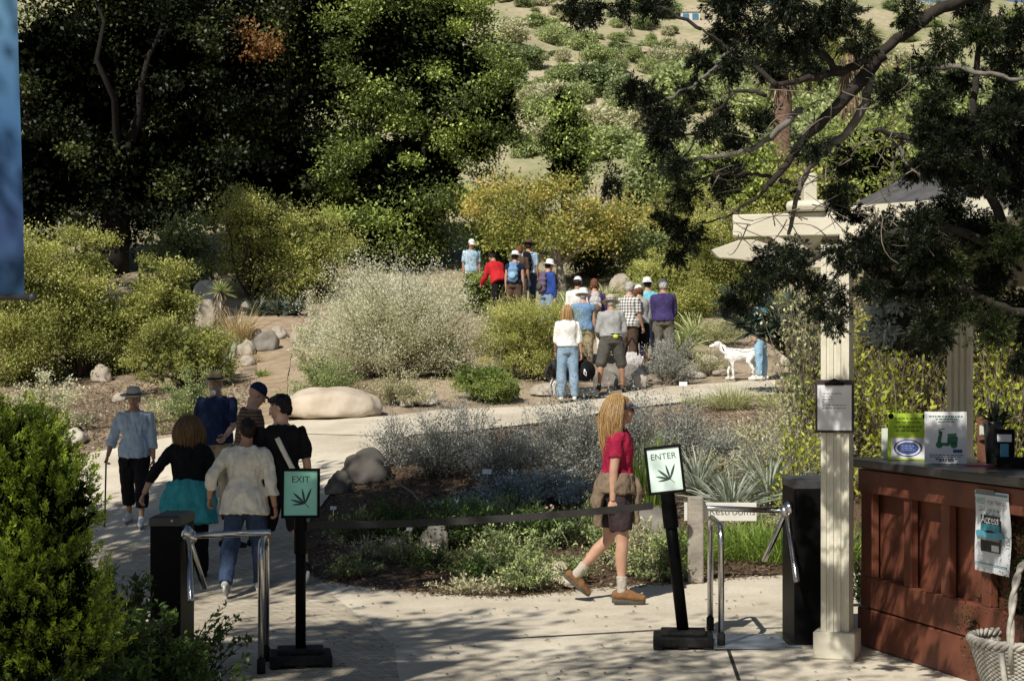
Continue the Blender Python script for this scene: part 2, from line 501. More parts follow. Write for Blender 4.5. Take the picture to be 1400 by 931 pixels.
    def arm(s, mb, i, inf, upto=2.0, flare=0.0):
        h = s.H; w = s.wide ** .5
        sh, el, wr = s.sh[i], s.el[i], s.wr[i]
        seq = [(0, sh, .0275), (.3, sh.lerp(el, .3), .0275), (.8, sh.lerp(el, .8), .0235), (1.0, el, .0225), (1.3, el.lerp(wr, .3), .0225), (1.8, el.lerp(wr, .8), .0165), (2.0, wr, .0150)]
        pts, rad = [], []
        for j, (t, p, r) in enumerate(seq):
            if t <= upto + 1e-6: pts.append(p); rad.append(r * h * w + inf + flare * t)
            else:
                a = seq[j - 1]
                if a[0] < upto:
                    u = (upto - a[0]) / (t - a[0]); pts.append(a[1].lerp(p, u)); rad.append((a[2] + (r - a[2]) * u) * h * w + inf + flare * upto)
                break
        mb.tube(pts, rad, 12); mb.ell(sh, rad[0] * 1.02, nu=12, nv=8)
        if upto > 1: mb.ell(el, .0225 * h * w + inf, nu=10, nv=8)
    def head(s, mb):
        k = s.k
        for c, r in (((0, -.012, .022), (.073, .092, .090)), ((0, .030, -.035), (.060, .062, .075)), ((0, .062, -.088), (.034, .030, .026)), ((0, .04, -.06), (.05, .05, .045)),
                     ((0, .094, -.012), (.011, .016, .026)), ((0, .103, -.026), (.015, .015, .012)), ((0, .080, .018), (.052, .014, .013)), ((0, .084, -.058), (.026, .012, .012))):
            mb.ell(s.h(c), [q * k for q in r], s.RH, 16, 12)
        for sd in (-1, 1): mb.ell(s.h((sd * .073, -.008, -.008)), [q * k for q in (.010, .020, .030)], s.RH, 10, 8)
        mb.tube([s.T((0, -.005 * s.H, .30 * s.H)), s.h((0, -.015, -.05))], [.036 * s.H, .032 * s.H], 14)
    def foot(s, mb, i, inf=0.0, sole=None):
        h = s.H
        hl, to = s.heel[i], s.toe[i]
        up = (s.ank[i] - hl.lerp(to, .21)).normalized()
        mb.ell(hl + up * .016 * h, .021 * h + inf)
        mb.cap(hl + up * .014 * h, hl.lerp(to, .65) + up * .010 * h, .022 * h + inf, .021 * h + inf)
        mb.cap(hl.lerp(to, .6) + up * .010 * h, to + up * .004 * h, .024 * h + inf, .016 * h + inf)
        mb.cap(s.ank[i] + up * .012 * h, hl.lerp(to, .25) + up * .02 * h, .0205 * h + inf, .024 * h + inf)
        mb.cap(hl.lerp(to, .25) + up * .03 * h, hl.lerp(to, .6) + up * .018 * h, .020 * h + inf, .02 * h + inf)
    def hand(s, mb, i, curl=35, palm_dir=None):
        """palm, four unequal fingers and a thumb leaving the side of the palm"""
        h = s.H; sd = -1 if i == 0 else 1
        d = s.hd[i].normalized(); w = s.wr[i]
        inward = Vector((-sd, 0, 0)) if palm_dir is None else Vector(palm_dir)
        pn = (inward - d * inward.dot(d)).normalized()       # palm normal
        side = d.cross(pn).normalized()
        fwd = s.TM @ Vector((0, 1, 0))
        if side.dot(fwd) < 0: side = -side                   # towards the thumb
        L = .046 * h
        Mx = Matrix((side, pn, d)).transposed()
        mb.ell(w + d * L * .55, (.0235 * h, .0105 * h, L * .72), Mx, 12, 8)
        for j, (u, ln) in enumerate(((.0165, .040), (.0055, .045), (-.0055, .042), (-.016, .033))):
            p = w + d * L * .98 + side * u * h
            a = 0; pts = [p - d * .008 * h]; q = p
            pts.append(q)
            for seg in (.45, .32, .23):
                a += R(curl) * (1 + .12 * j)
                q = q + (d * math.cos(a) + pn * math.sin(a)) * ln * h * seg
                pts.append(q)
            mb.tube(pts, [.0056 * h, .0056 * h, .0052 * h, .0047 * h, .0036 * h], 7)
        p = w + d * L * .25 + side * .018 * h
        t1 = (d * .7 + side * .65 + pn * .3).normalized()
        t2 = (d * .9 + side * .15 + pn * .45).normalized()
        mb.tube([p - side * .006 * h, p + t1 * .02 * h, p + t1 * .02 * h + t2 * .019 * h, p + t1 * .02 * h + t2 * .032 * h], [.0078 * h, .0068 * h, .006 * h, .0042 * h], 8)

def person(label, pos, yaw, fig, skin, shirt, pants, shoes, hair=None, hat=None, near=True, socks=None, curl=(35, 35), eyes=False, group=None):
    """shirt=(material, sleeve 0..2, hem, inflate, flare)  pants=(material, length 0..2, inflate, flare)"""
    root = empty('person', pos, yaw, label, 'person', group)
    vx = .0095 if near else .019
    f = fig
    b = MB(); f.torso(b, -.05, .335, -.006); f.head(b)
    for i in (0, 1):
        f.leg(b, i, -.003); f.arm(b, i, 0); f.foot(b, i, -.006)
    hm = MB()
    for i in (0, 1): f.hand(hm, i, curl[i])
    b.remesh('body', skin, vx * .85, 2, root, extra=hm)
    sm, sl, hem, inf, fl = shirt
    c = MB(); f.torso(c, hem, .300, inf, fl)
    for i in (0, 1):
        if sl > 0: f.arm(c, i, inf * .55 + .003, sl, .004)
    c.remesh('shirt', sm, vx, 2, root, fold=.019 if near else .012, foldscale=10)
    pm, pl, pinf, pfl = pants
    p = MB(); f.torso(p, -.055, max(hem + .045, .02), min(pinf, inf - .010))
    for i in (0, 1): f.leg(p, i, pinf, pl, pfl)
    p.remesh('trousers' if pl > 1.4 else 'shorts', pm, vx, 2, root, fold=.015 if near else .009, foldscale=9)
    for i in (0, 1):
        s_ = MB(); f.foot(s_, i, .001)
        if shoes:
            sh = s_.remesh('shoe', shoes[0], vx * .8, 2, root)
            if len(shoes) > 1:
                so = MB(); up = (f.ank[i] - f.heel[i].lerp(f.toe[i], .21)).normalized()
                a, e = f.heel[i] - up * .006, f.toe[i] - up * .006
                so.tube([a - (e - a) * .14, a, a.lerp(e, .65), e, e + (e - a) * .10], [.022 * f.H, .030 * f.H, .034 * f.H, .028 * f.H, .014 * f.H], 10, flat=.34)
                so.build('sole', shoes[1], sh, smooth=True)
        if socks:
            k = MB(); a = f.ank[i]; kn = f.knee[i]
            k.tube([a.lerp(kn, -.05), a.lerp(kn, .1), a.lerp(kn, .2), a.lerp(kn, .30)], [.026 * f.H, .0255 * f.H, .027 * f.H, .0285 * f.H], 14)
            k.remesh('sock', socks, .008, 1, root, fold=.004, foldscale=40)
    if hair: add_hair(f, root, hair, hat is not None)
    if hat: add_hat(f, root, *hat)
    if eyes:
        for sd in (-1, 1):
            e = MB(); e.ell(f.h((sd * .030, .079, -.002)), [q * f.k for q in (.013, .010, .008)], f.RH, 10, 8)
            ev = e.build('eye', M['eye_white'], root, smooth=True)
            e = MB(); e.ell(f.h((sd * .030, .087, -.002)), [.006 * f.k, .0035 * f.k, .006 * f.k], f.RH, 8, 6); e.build('iris', M['iris'], ev, smooth=True)
        e = MB(); e.ell(f.h((0, .094, -.058)), [q * f.k for q in (.022, .007, .006)], f.RH, 10, 6); e.build('lips', M['lip'], root, smooth=True)
    return root

def add_hair(f, root, spec, hatted=False):
    kind, m = spec[0], spec[1]
    k = f.k
    if kind in ('short', 'bun', 'bob'):
        b = MB()
        b.ell(f.h((0, -.030, .012)), [q * k for q in (.080, .088, .072)], f.RH, 18, 12) if hatted else b.ell(f.h((0, -.026, .034)), [q * k for q in (.083, .093, .092)], f.RH, 18, 12)
        b.ell(f.h((0, -.045, -.015)), [q * k for q in (.075, .070, .075)], f.RH, 16, 12)
        if not hatted: b.ell(f.h((0, .035, .085)), [q * k for q in (.066, .052, .034)], f.RH, 16, 10)
        if kind == 'bun':
            b.ell(f.h((0, -.118, -.015)), [q * k for q in (.050, .042, .048)], f.RH, 14, 10)
        if kind == 'bob':
            for sd in (-1, 1): b.ell(f.h((sd * .062, -.02, -.05)), [q * k for q in (.028, .06, .075)], f.RH, 12, 10)
        b.remesh('hair', m, .011, 1, root, fold=.012, foldscale=42)
        return
    # long hair: many narrow strands falling from the scalp over a base cap
    n, Ln, back = spec[2], spec[3], spec[4]
    cap = MB(); cap.ell(f.h((0, -.022, .030)), [q * k for q in (.080, .092, .090)], f.RH, 18, 12)
    cap.ell(f.h((0, -.055, -.03)), [q * k for q in (.072, .055, .085)], f.RH, 14, 10)
    hm = cap.remesh('hair', m, .013, 1, root, fold=.006, foldscale=50)
    P = []; T = []
    phr = (-.2, 1.45)
    for j in range(n):
        th = random.uniform(-1.75, 1.75) if spec[6] else random.uniform(-2.2, 2.2)                         # 0 = straight back
        ph = random.uniform(*phr)
        p0 = Vector((math.sin(th) * math.cos(ph) * .080, -math.cos(th) * math.cos(ph) * .092 - .02, math.sin(ph) * .092 + .030))
        p0.y = min(p0.y, (.008 if ph < .8 else .05) if spec[6] else .045)
        out = Vector((p0.x, p0.y + .02, 0))
        if out.length < .03: out = Vector((random.uniform(-1, 1), -1, 0))
        out.normalize()
        lock = th * 2.6; wv = lock + random.gauss(0, 1.6); am = random.uniform(.2, 1.1); ln = Ln * random.uniform(.72, 1.06) * (1 - .12 * abs(th) / 2.2)
        vol = random.uniform(.2, 1.5); ts = random.uniform(-.25, .25)
        pts = []
        for q in range(12):
            t = q / 11
            drop = max(0, t - .08) / .92
            bulge = (.012 + .040 * math.sin(min(1, t * 1.15) * math.pi) ** .8) * vol * spec[5]
            x = p0.x + out.x * bulge + math.sin(wv + t * 8) * .005 * am * min(1, t * 2) * spec[5]
            y = p0.y + out.y * bulge + math.cos(wv + t * 7) * .005 * am * min(1, t * 2) * spec[5]
            if back: y = y - (.075 * drop if y > -.05 else .03 * drop); x *= 1 + .30 * drop
            x += ts * .05 * t; y += am * .02 * t * t
            pts.append(f.h((x, y, p0.z + .006)) + Vector((0, 0, -ln * drop * f.k)))
        P.append([tuple(v) for v in pts]); T.append(min(1, max(0, random.gauss(.55, .22) - .15 * (vol < .7))))
    P = np.array(P)
    rd = np.tile(np.array([.0022, .0026, .0026, .0026, .0026, .0026, .0026, .0026, .0025, .0022, .0017, .0007]), (n, 1)) * k * (.62 if n > 500 else 2)
    V, Q, _ = tubes_np(P, rd, 4)
    me = np_mesh('hair_strands', V, Q, m, np.repeat(np.array(T), len(Q) // n), True)
    link('hair_strands', me, hm)

def add_hat(f, root, kind, m, m2=None):
    k = f.k; b = MB()
    if kind == 'bucket':
        b.lathe([(0.001, .150), (.055, .148), (.080, .135), (.088, .10), (.094, .045), (.125, .028), (.160, .012), (.163, .008), (.158, .006), (.090, .030)], n=28, c=f.hc, M=Matrix(f.RH) @ Matrix.Diagonal((k, k * 1.08, k)), closed=False)
        o = b.build('hat', m, root, smooth=True)
        if m2:
            c = MB(); c.lathe([(.096, .044), (.0965, .068), (.093, .07)], n=28, c=f.hc, M=Matrix(f.RH) @ Matrix.Diagonal((k, k * 1.08, k)), closed=False); c.build('hat_band', m2, o, smooth=True)
    elif kind == 'brim':
        b.lathe([(0.001, .150), (.05, .150), (.076, .140), (.086, .10), (.093, .050), (.12, .046), (.168, .052), (.170, .048), (.12, .041), (.090, .042)], n=30, c=f.hc, M=Matrix(f.RH) @ Matrix.Diagonal((k, k * 1.10, k)), closed=False)
        o = b.build('hat', m, root, smooth=True)
        if m2:
            c = MB(); c.lathe([(.0945, .052), (.0925, .076), (.089, .078)], n=30, c=f.hc, M=Matrix(f.RH) @ Matrix.Diagonal((k, k * 1.10, k)), closed=False); c.build('hat_band', m2, o, smooth=True)
    else:                                                      # cap with a visor
        b.lathe([(.001, .128), (.03, .125), (.058, .108), (.077, .078), (.084, .045), (.086, .025), (.080, .024)], n=24, c=f.hc + f.RH @ Vector((0, -.010 * k, 0)), M=Matrix(f.RH) @ Matrix.Diagonal((k, k * 1.14, k)), closed=False)
        if kind == 'visor':
            b = MB(); b.lathe([(.0885, .022), (.0895, .030), (.0880, .058), (.0865, .058), (.0870, .022)], n=26, c=f.hc + f.RH @ Vector((0, -.010 * k, 0)), M=Matrix(f.RH) @ Matrix.Diagonal((k, k * 1.14, k)), closed=False)
        o = b.build('cap' if kind != 'visor' else 'visor_band', m, root, smooth=True)
        v = MB(); vs = []; fs = []
        n = 12
        for j, (r, z) in enumerate(((.080, .030), (.12, .034), (.165, .026))):
            for q in range(n + 1):
                a = R(28 + 124 * q / n)
                vs.append(f.h((math.cos(a) * .082 * (1.0 if j < 2 else .93), .055 + (math.sin(a)) * (r - .055) - .012, z - .018 * abs(math.cos(a)) ** 2)))
        for j in range(2):
            for q in range(n): fs.append((j * (n + 1) + q, j * (n + 1) + q + 1, (j + 1) * (n + 1) + q + 1, (j + 1) * (n + 1) + q))
        v.add(vs, fs)
        vo = v.build('visor', m2 or m, o, smooth=True)
        sd = vo.modifiers.new('s', 'SOLIDIFY'); sd.thickness = .004

def backpack(label, pos, yaw, f, m, m2, group=None):
    root = empty('backpack', pos, yaw, label, 'backpack', group)
    H = f.H; b = MB()
    Mx = f.TM
    def P(x, y, z): return f.T((x * H, y * H, z * H))
    for z, w, d in ((.06, .075, .045), (.12, .080, .055), (.19, .076, .050), (.25, .06, .036)):
        b.ell(P(0, -.098, z), (w * H, d * H, .055 * H), Mx, 14, 10)
    b.remesh('bag', m, .016, 3, root, fold=.010, foldscale=14)
    pk = MB(); pk.ell(P(0, -.150, .10), (.052 * H, .022 * H, .05 * H), Mx, 14, 10); pk.build('front_pocket', m2, root, smooth=True)
    for sd in (-1, 1):
        st = MB(); st.tube([P(sd * .055, -.07, .27), P(sd * .060, -.01, .318), P(sd * .062, .062, .27), P(sd * .075, .082, .18), P(sd * .09, .02, .10), P(sd * .06, -.07, .06)], .012 * H, 8, flat=.35)
        st.build('strap', m2, root, smooth=True)
    return root

def at_px(px, s, dy=0): return A(px, s)

# ---------------------------------------------------------------- the visitors by the gate
YAW_CAM = math.pi
def place(px, s, yaw):
    p = A(px, s); p.z += .012
    return p, yaw

# woman walking to the right
pw = A(843, 172.5); pw.z += .034
fw = Fig(1.60, legs=((-9, 2, 33), (6, 2, 7)), arms=((-4, 6, 50, .12), (-6, 7, 6, .05)), lean=2, hyaw=0, hpitch=4, sw=.100, foot=(40, 2))
w = person('blond woman in crimson shirt and hiking boots walking towards the enter sign', pw, R(-90), fw, M['skin_fair'], (M['crimson'], .62, .03, .012, .05),
           (M['dark_shorts'], .78, .016, .012), (M['boot'], M['dark_grey']), ('long', M['blond'], 8000, .53, True, 1.15, True), ('visor', M['visor_grey'], M['visor_grey']), socks=M['sock'])
g = MB()
for sd in (-1, 1):
    g.ell(fw.h((sd * .036, .088, .006)), [.027, .010, .018], fw.RH, 12, 8); g.tube([fw.h((sd * .062, .08, .01)), fw.h((sd * .078, .0, .008))], .003, 6)
g.build('sunglasses', M['dark_glass'], w, smooth=True)
j = MB()                                                       # jumper tied round her waist, hanging behind
fw.torso(j, -.02, .078, .030, .02)
for x in (-.10, -.04, .03, .09):
    j.tube([fw.T((x, -.10, .09)), fw.T((x * 1.1, -.135, -.02)), fw.T((x * 1.1, -.150, -.13)), fw.T((x, -.135, -.26 - .5 * abs(x)))], [.045, .052, .048, .026], 10)
for sd in (-1, 1):
    j.tube([fw.T((sd * .02, .13, .10)), fw.T((sd * .04, .165, .02)), fw.T((sd * .055, .16, -.12)), fw.T((sd * .06, .15, -.26))], [.03, .034, .03, .024], 8)
jo = j.remesh('tied_jumper', M['taupe'], .011, 2, w, fold=.016, foldscale=14)
jo['label'] = 'taupe jumper tied round her waist'

# group by the exit
A_pos, _ = place(184, 111, 0)
fA = Fig(1.68, legs=((14, 3, 6), (-12, 3, 14)), arms=((2, 9, 10, .0), (10, 17, 24, .05)), lean=2, hpitch=6, sw=.116)
pA = person('person in pale blue shirt and wide sun hat walking with a cane', A_pos, math.pi, fA, M['skin_tan'], (M['pale_blue'], 1.45, -.035, .022, .03), (M['black_cloth'], 1.62, .024, .004),
            (M['white_cloth'], M['grey_cloth']), ('short', M['dark_hair']), ('brim', M['tan_hat'], M['dark_grey']), eyes=True)
cn = empty('walking_cane', A_pos, math.pi, 'black walking cane held by the person in the pale blue shirt', 'cane')
hpos = fA.wr[1] + fA.hd[1] * .085
b = MB(); tip = Vector((hpos.x + .01, hpos.y + .03, .0))
b.tube([tip, hpos + Vector((0, 0, -.01)), hpos], [.009, .011, .012], 10); b.build('shaft', M['rubber'], cn, smooth=True)
b = MB(); b.tube([hpos + Vector((0, -.05, .01)), hpos + Vector((0, 0, .014)), hpos + Vector((0, .07, .006))], [.012, .015, .011], 10); b.build('handle', M['brown_cloth'], cn, smooth=True)

B_pos, _ = place(296, 113, 0)
fB = Fig(1.72, legs=((3, 3, 3), (-3, 3, 3)), arms=((14, 9, 48, .25), (12, 9, 40, .25)), lean=2, hpitch=4, sw=.118, wide=1.05)
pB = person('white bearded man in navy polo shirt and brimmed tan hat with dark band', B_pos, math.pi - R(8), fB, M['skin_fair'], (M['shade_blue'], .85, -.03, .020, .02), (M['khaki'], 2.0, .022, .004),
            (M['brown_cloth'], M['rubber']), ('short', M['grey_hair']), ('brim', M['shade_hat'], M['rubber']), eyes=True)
b = MB(); b.ell(fB.h((0, .068, -.085)), [.048, .036, .036], fB.RH, 14, 10); b.ell(fB.h((0, .080, -.115)), [.034, .03, .035], fB.RH, 12, 8)
for sd in (-1, 1): b.ell(fB.h((sd * .05, .03, -.055)), [.016, .035, .04], fB.RH, 10, 8)
b.remesh('beard', M['grey_hair'], .010, 1, pB, fold=.012, foldscale=45)

C_pos, _ = place(258, 140, 0)
fC = Fig(1.61, legs=((-16, 4, 14), (18, 4, 10)), arms=((-10, 38, 14, -.1), (8, 14, 30, .1)), lean=5, hyaw=8, hpitch=8, sw=.108, wide=1.04, foot=(22, 0))
pC = person('woman with long hair in black top and teal jacket round her waist', C_pos, R(8), fC, M['skin_fair'], (M['black_cloth'], 1.45, .0, .016, .02), (M['black_cloth'], 2.0, .014, .006),
            (M['rubber'],), ('long', M['dark_blond'], 5000, .37, False, 1.25, False))
b = MB(); fC.torso(b, -.185, .072, .030, .075)
for sd in (-1, 1):
    b.tube([fC.T((sd * .15, -.10, .07)), fC.T((sd * .22, -.06, -.08)), fC.T((sd * .24, -.03, -.24))], [.05, .055, .03], 10)
b.tube([fC.T((-.20, -.02, .085)), fC.T((-.10, -.155, .095)), fC.T((.10, -.155, .10)), fC.T((.20, -.02, .09))], .030, 8)
jo = b.remesh('tied_jacket', M['teal_cloth'], .012, 2, pC, fold=.02, foldscale=10); jo['label'] = 'teal jacket tied round her waist'

D_pos, _ = place(336, 128, 0)
fD = Fig(1.77, legs=((10, 3, 6), (-10, 3, 8)), arms=((8, 9, 30, .1), (16, 9, 62, .1)), lean=8, hyaw=12, hpitch=24, sw=.116, wide=1.04)
pD = person('man in blue cap and striped brown shirt looking down', D_pos, R(-78), fD, M['skin_pale'], (M['striped'], .85, -.03, .020, .02), (M['black_cloth'], 2.0, .02, .004),
            (M['rubber'],), None, ('cap', M['navy_cloth'], M['navy_cloth']), eyes=True)

E_pos, _ = place(385, 149, 0)
fE = Fig(1.74, legs=((20, 3, 12), (-20, 3, 20)), arms=((6, 10, 55, .2), (-10, 8, 18, .0)), lean=3, hyaw=60, hpitch=16, sw=.118, foot=(0, 22))
pE = person('black-haired man in black T-shirt and shorts with a white shoulder strap', E_pos, R(22), fE, M['skin_pale'], (M['black_cloth'], .82, -.03, .018, .02), (M['black_cloth'], 1.0, .03, .006),
            (M['rubber'], M['white_cloth']), ('short', M['black_hair']), None, eyes=True)
b = MB(); b.tube([fE.T((.02, .170, .20)), fE.T((-.075, .115, .42)), fE.T((-.095, .02, .500)), fE.T((-.098, -.075, .475)), fE.T((-.07, -.138, .40)), fE.T((-.02, -.165, .28)), fE.T((.05, -.172, .14)), fE.T((.13, -.165, .0))], .024, 8, flat=.35)
st = b.build('shoulder_strap', M['cream_cloth'], pE, smooth=True)

F_pos, _ = place(335, 151, 0)
fF = Fig(1.56, legs=((-14, 3, 12), (15, 3, 12)), arms=((-26, 26, 58, .05), (-4, 16, 12, .0)), lean=6, hyaw=26, hpitch=12, sw=.116, wide=1.04, foot=(18, 0))
pF = person('woman with dark bun in loose cream gauze shirt and jeans', F_pos, R(-6), fF, M['skin_tan'], (M['cream_cloth'], 1.55, -.09, .022, .05), (M['jeans'], 2.0, .016, .006),
            (M['grey_cloth'], M['white_cloth']), ('bun', M['dark_hair']), None)
# ------------------------------------------------------------- the walking party up the slope (small in the photo)
def walker(label, px, s, yaw, H, shirt, pants, shoes, hair=None, hat=None, legs=((2, 3, 3), (-2, 3, 3)), arms=((4, 7, 10, .05), (4, 7, 10, .05)), sk='skin_tan', wide=1.0, lean=4, hp=8, hy=0, pack=None, socks=None, dz=0.0):
    p = A(px, s); p.z += .012 + dz
    f = Fig(H, legs=legs, arms=arms, lean=lean, hyaw=hy, hpitch=hp, wide=wide)
    o = person(label, p, R(yaw), f, M[sk], shirt, pants, shoes, hair, hat, near=False, socks=socks, group=None)
    if pack: backpack(pack[0], p, R(yaw), f, M[pack[1]], M[pack[2]])
    return o, f, p
mm = M
stand = ((2, 3, 3), (-2, 3, 3))
o10, f10, p10 = walker('woman with blond ponytail in white top and pale jeans', 776, 79, 6, 1.65, (mm['white_cloth'], 1.2, .02, .014, .03), (mm['pale_jeans'], 2.0, .016, .012), (mm['white_cloth'],),
       ('long', mm['blond'], 260, .46, True, .35, False), None, arms=((6, 6, 30, .1), (2, 10, 6, .0)), sk='skin_fair')
h_ = empty('sun_hat', p10, R(6), 'black hat hanging from the hand of the woman in pale jeans', 'hat')
q = f10.wr[1] + f10.hd[1] * .12
b = MB(); Mh = Matrix.Rotation(R(78), 3, 'X'); b.lathe([(.001, .10), (.07, .095), (.09, .05), (.095, .02), (.19, 0), (.19, -.006), (.09, .012)], c=q + Vector((0.05, -.02, -.17)), M=Mh, n=22, closed=False); b.build('crown', mm['black_cloth'], h_, smooth=True)
b = MB(); b.tube([q + Vector((.03, -.12, -.14)), q + Vector((.06, -.14, -.20)), q + Vector((.06, -.14, -.26)), q + Vector((.02, -.13, -.22)), q + Vector((.03, -.12, -.14))], .008, 6); b.build('chin_cord', mm['white_cloth'], h_, smooth=True)

walker('man in grey long-sleeved shirt and cargo shorts with legs apart', 836, 76, 2, 1.72, (mm['grey_cloth'], 1.9, .02, .020, .02), (mm['dark_grey'], 1.05, .032, .010), (mm['brown_cloth'],),
       ('short', mm['grey_hair']), ('bucket', mm['tan_hat'], mm['dark_grey']), legs=((-8, 14, 4), (10, 12, 8)), arms=((10, 12, 62, .3), (6, 12, 55, .3)), wide=1.1, lean=8)
fx = Fig(1.72, lean=8, wide=1.1); px_ = A(836, 76)
b = empty('waist_pouch', px_, R(2), 'bright yellow pouch on the belt of the man in grey', 'pouch')
k_ = MB(); k_.ell((.06, -.150, .99), (.055, .04, .045)); k_.remesh('bag', mat('yellow_pouch', (.65, .70, .06), .6), .016, 2, b)
k_ = MB(); k_.box((.07, -.165, 1.03), (.20, .012, .02)); k_.build('belt', mm['rubber'], b)

walker('woman in white hat and blue vest with white sleeves', 797, 72, -8, 1.66, (mm['vest_blue'], .25, -.02, .024, .02), (mm['khaki'], 2.0, .022, .006), (mm['brown_cloth'],), ('short', mm['grey_hair']), ('bucket', mm['white_cloth'], None), sk='skin_fair', wide=1.1)
walker('person in white cap standing behind the blue vest', 789, 68, -15, 1.70, (mm['white_cloth'], 1.0, .0, .018, .02), (mm['khaki'], 2.0, .02, .004), (mm['brown_cloth'],), ('short', mm['dark_hair']), ('cap', mm['white_cloth'], mm['white_cloth']))
walker('auburn-haired woman in violet jacket carrying a patterned backpack', 813, 68, 4, 1.68, (mm['violet'], 1.95, .0, .022, .02), (mm['cream_cloth'], 2.0, .02, .004), (mm['brown_cloth'],), ('bob', mm['auburn']), None,
       pack=('patterned grey backpack on the violet jacket', 'print_tote', 'taupe'), sk='skin_fair')
o12, f12, p12 = walker('grey-haired man in black and white plaid shirt', 859, 70, -38, 1.77, (mm['plaid'], .85, -.04, .022, .03), (mm['brown_cloth'], 2.0, .02, .004), (mm['rubber'],), ('short', mm['grey_hair']), None, wide=1.12, hp=14, sk='skin_fair',
       arms=((4, 8, 12, .05), (8, 8, 20, .05)))
walker('woman in white cap, grey hoodie and black shorts', 874, 69, 8, 1.68, (mm['grey_cloth'], 1.95, .0, .024, .02), (mm['black_cloth'], 1.1, .026, .01), (mm['brown_cloth'],), ('bob', mm['auburn']), ('cap', mm['white_cloth'], mm['white_cloth']), sk='skin_fair', wide=1.08)
walker('person in white hat and turquoise jacket beside the purple jumper', 886, 67, 10, 1.66, (mm['turquoise'], 1.95, .0, .02, .02), (mm['navy_cloth'], 2.0, .016, .004), (mm['white_cloth'],), ('short', mm['dark_hair']), ('bucket', mm['white_cloth'], None), sk='skin_fair')
walker('man in grey cap and dark purple jumper with hands in front', 907, 69, 3, 1.80, (mm['purple'], 1.95, -.01, .022, .01), (mm['olive_grey'], 2.0, .026, .004), (mm['rubber'],), ('short', mm['grey_hair']), ('cap', mm['visor_grey'], mm['visor_grey']),
       arms=((14, 9, 60, .35), (14, 9, 60, .35)), wide=1.1)
walker('woman in white hat and royal blue jacket with a violet backpack', 748, 63, -50, 1.62, (mm['royal'], 1.95, .0, .02, .02), (mm['pale_jeans'], 2.0, .016, .004), (mm['white_cloth'],), ('short', mm['dark_hair']), ('bucket', mm['white_cloth'], None),
       pack=('violet grey backpack on the royal blue jacket', 'pack_violet', 'dark_grey'), sk='skin_fair')
walker('person in white hat and navy vest carrying a blue backpack', 703, 60.5, -12, 1.62, (mm['navy_cloth'], .3, .0, .02, .02), (mm['brown_cloth'], 2.0, .02, .004), (mm['rubber'],), ('short', mm['dark_hair']), ('bucket', mm['white_cloth'], None), sk='skin_fair',
       pack=('light blue backpack on the navy vest', 'pack_blue', 'sky_cloth'), lean=8)
walker('person in bright red jacket stooping beside the bushes', 683, 59.5, 30, 1.66, (mm['red_cloth'], 1.95, -.04, .035, .04), (mm['black_cloth'], 2.0, .02, .004), (mm['rubber'],), ('short', mm['dark_hair']), None, lean=32, hp=40,
       arms=((40, 12, 40, .1), (40, 12, 40, .1)))
walker('brown-haired man in dark brown shirt', 710, 56.5, -8, 1.68, (mm['brown_cloth'], .8, .0, .02, .02), (mm['dark_grey'], 2.0, .02, .004), (mm['rubber'],), ('short', mm['auburn']), None, sk='skin_tan', hp=14)
walker('tall man in brown hat and blue plaid shirt with a black backpack', 722, 55.5, -14, 1.80, (mm['blue_plaid'], .85, .0, .022, .02), (mm['jeans'], 2.0, .02, .004), (mm['rubber'],), ('short', mm['dark_hair']), ('brim', mm['brown_cloth'], None),
       pack=('black backpack on the blue plaid shirt', 'black_cloth', 'dark_grey'))
walker('man in white cap and light blue printed shirt facing the camera', 644, 52, 195, 1.75, (mm['tropical'], .85, -.02, .022, .02), (mm['white_cloth'], 2.0, .022, .004), (mm['white_cloth'],), ('short', mm['dark_hair']), ('cap', mm['white_cloth'], mm['white_cloth']), hp=16)
o16, f16, p16 = walker('person in turquoise top and pale jeans holding the white dog', 1040, 73, 70, 1.66, (mm['turquoise'], 1.4, .0, .02, .04), (mm['sky_cloth'], 2.0, .018, .004), (mm['white_cloth'],), ('short', mm['dark_hair']), ('bucket', mm['tan_hat'], None), sk='skin_fair')

# white printed tote held by the plaid man
tb = empty('tote_bag', A(864, 72.5), R(-15), 'white printed tote bag hanging by the plaid man', 'bag')
zt = CZ - (495 - HY) / 72.5 - tb.location.z
b = MB(); b.ell((0, 0, zt), (.22, .09, .19), nu=18, nv=12); b.ell((0, 0, zt + .10), (.19, .07, .10)); b.remesh('bag', mm['print_tote'], .018, 2, tb, fold=.02, foldscale=12)
for y in (-.05, .05):
    b = MB(); b.tube([(-.12, y, zt + .13), (-.10, y, zt + .30), (0, y * .4, zt + .46), (.10, y, zt + .30), (.12, y, zt + .13)], .014, 6); b.build('handle', mm['black_cloth'], tb, smooth=True)

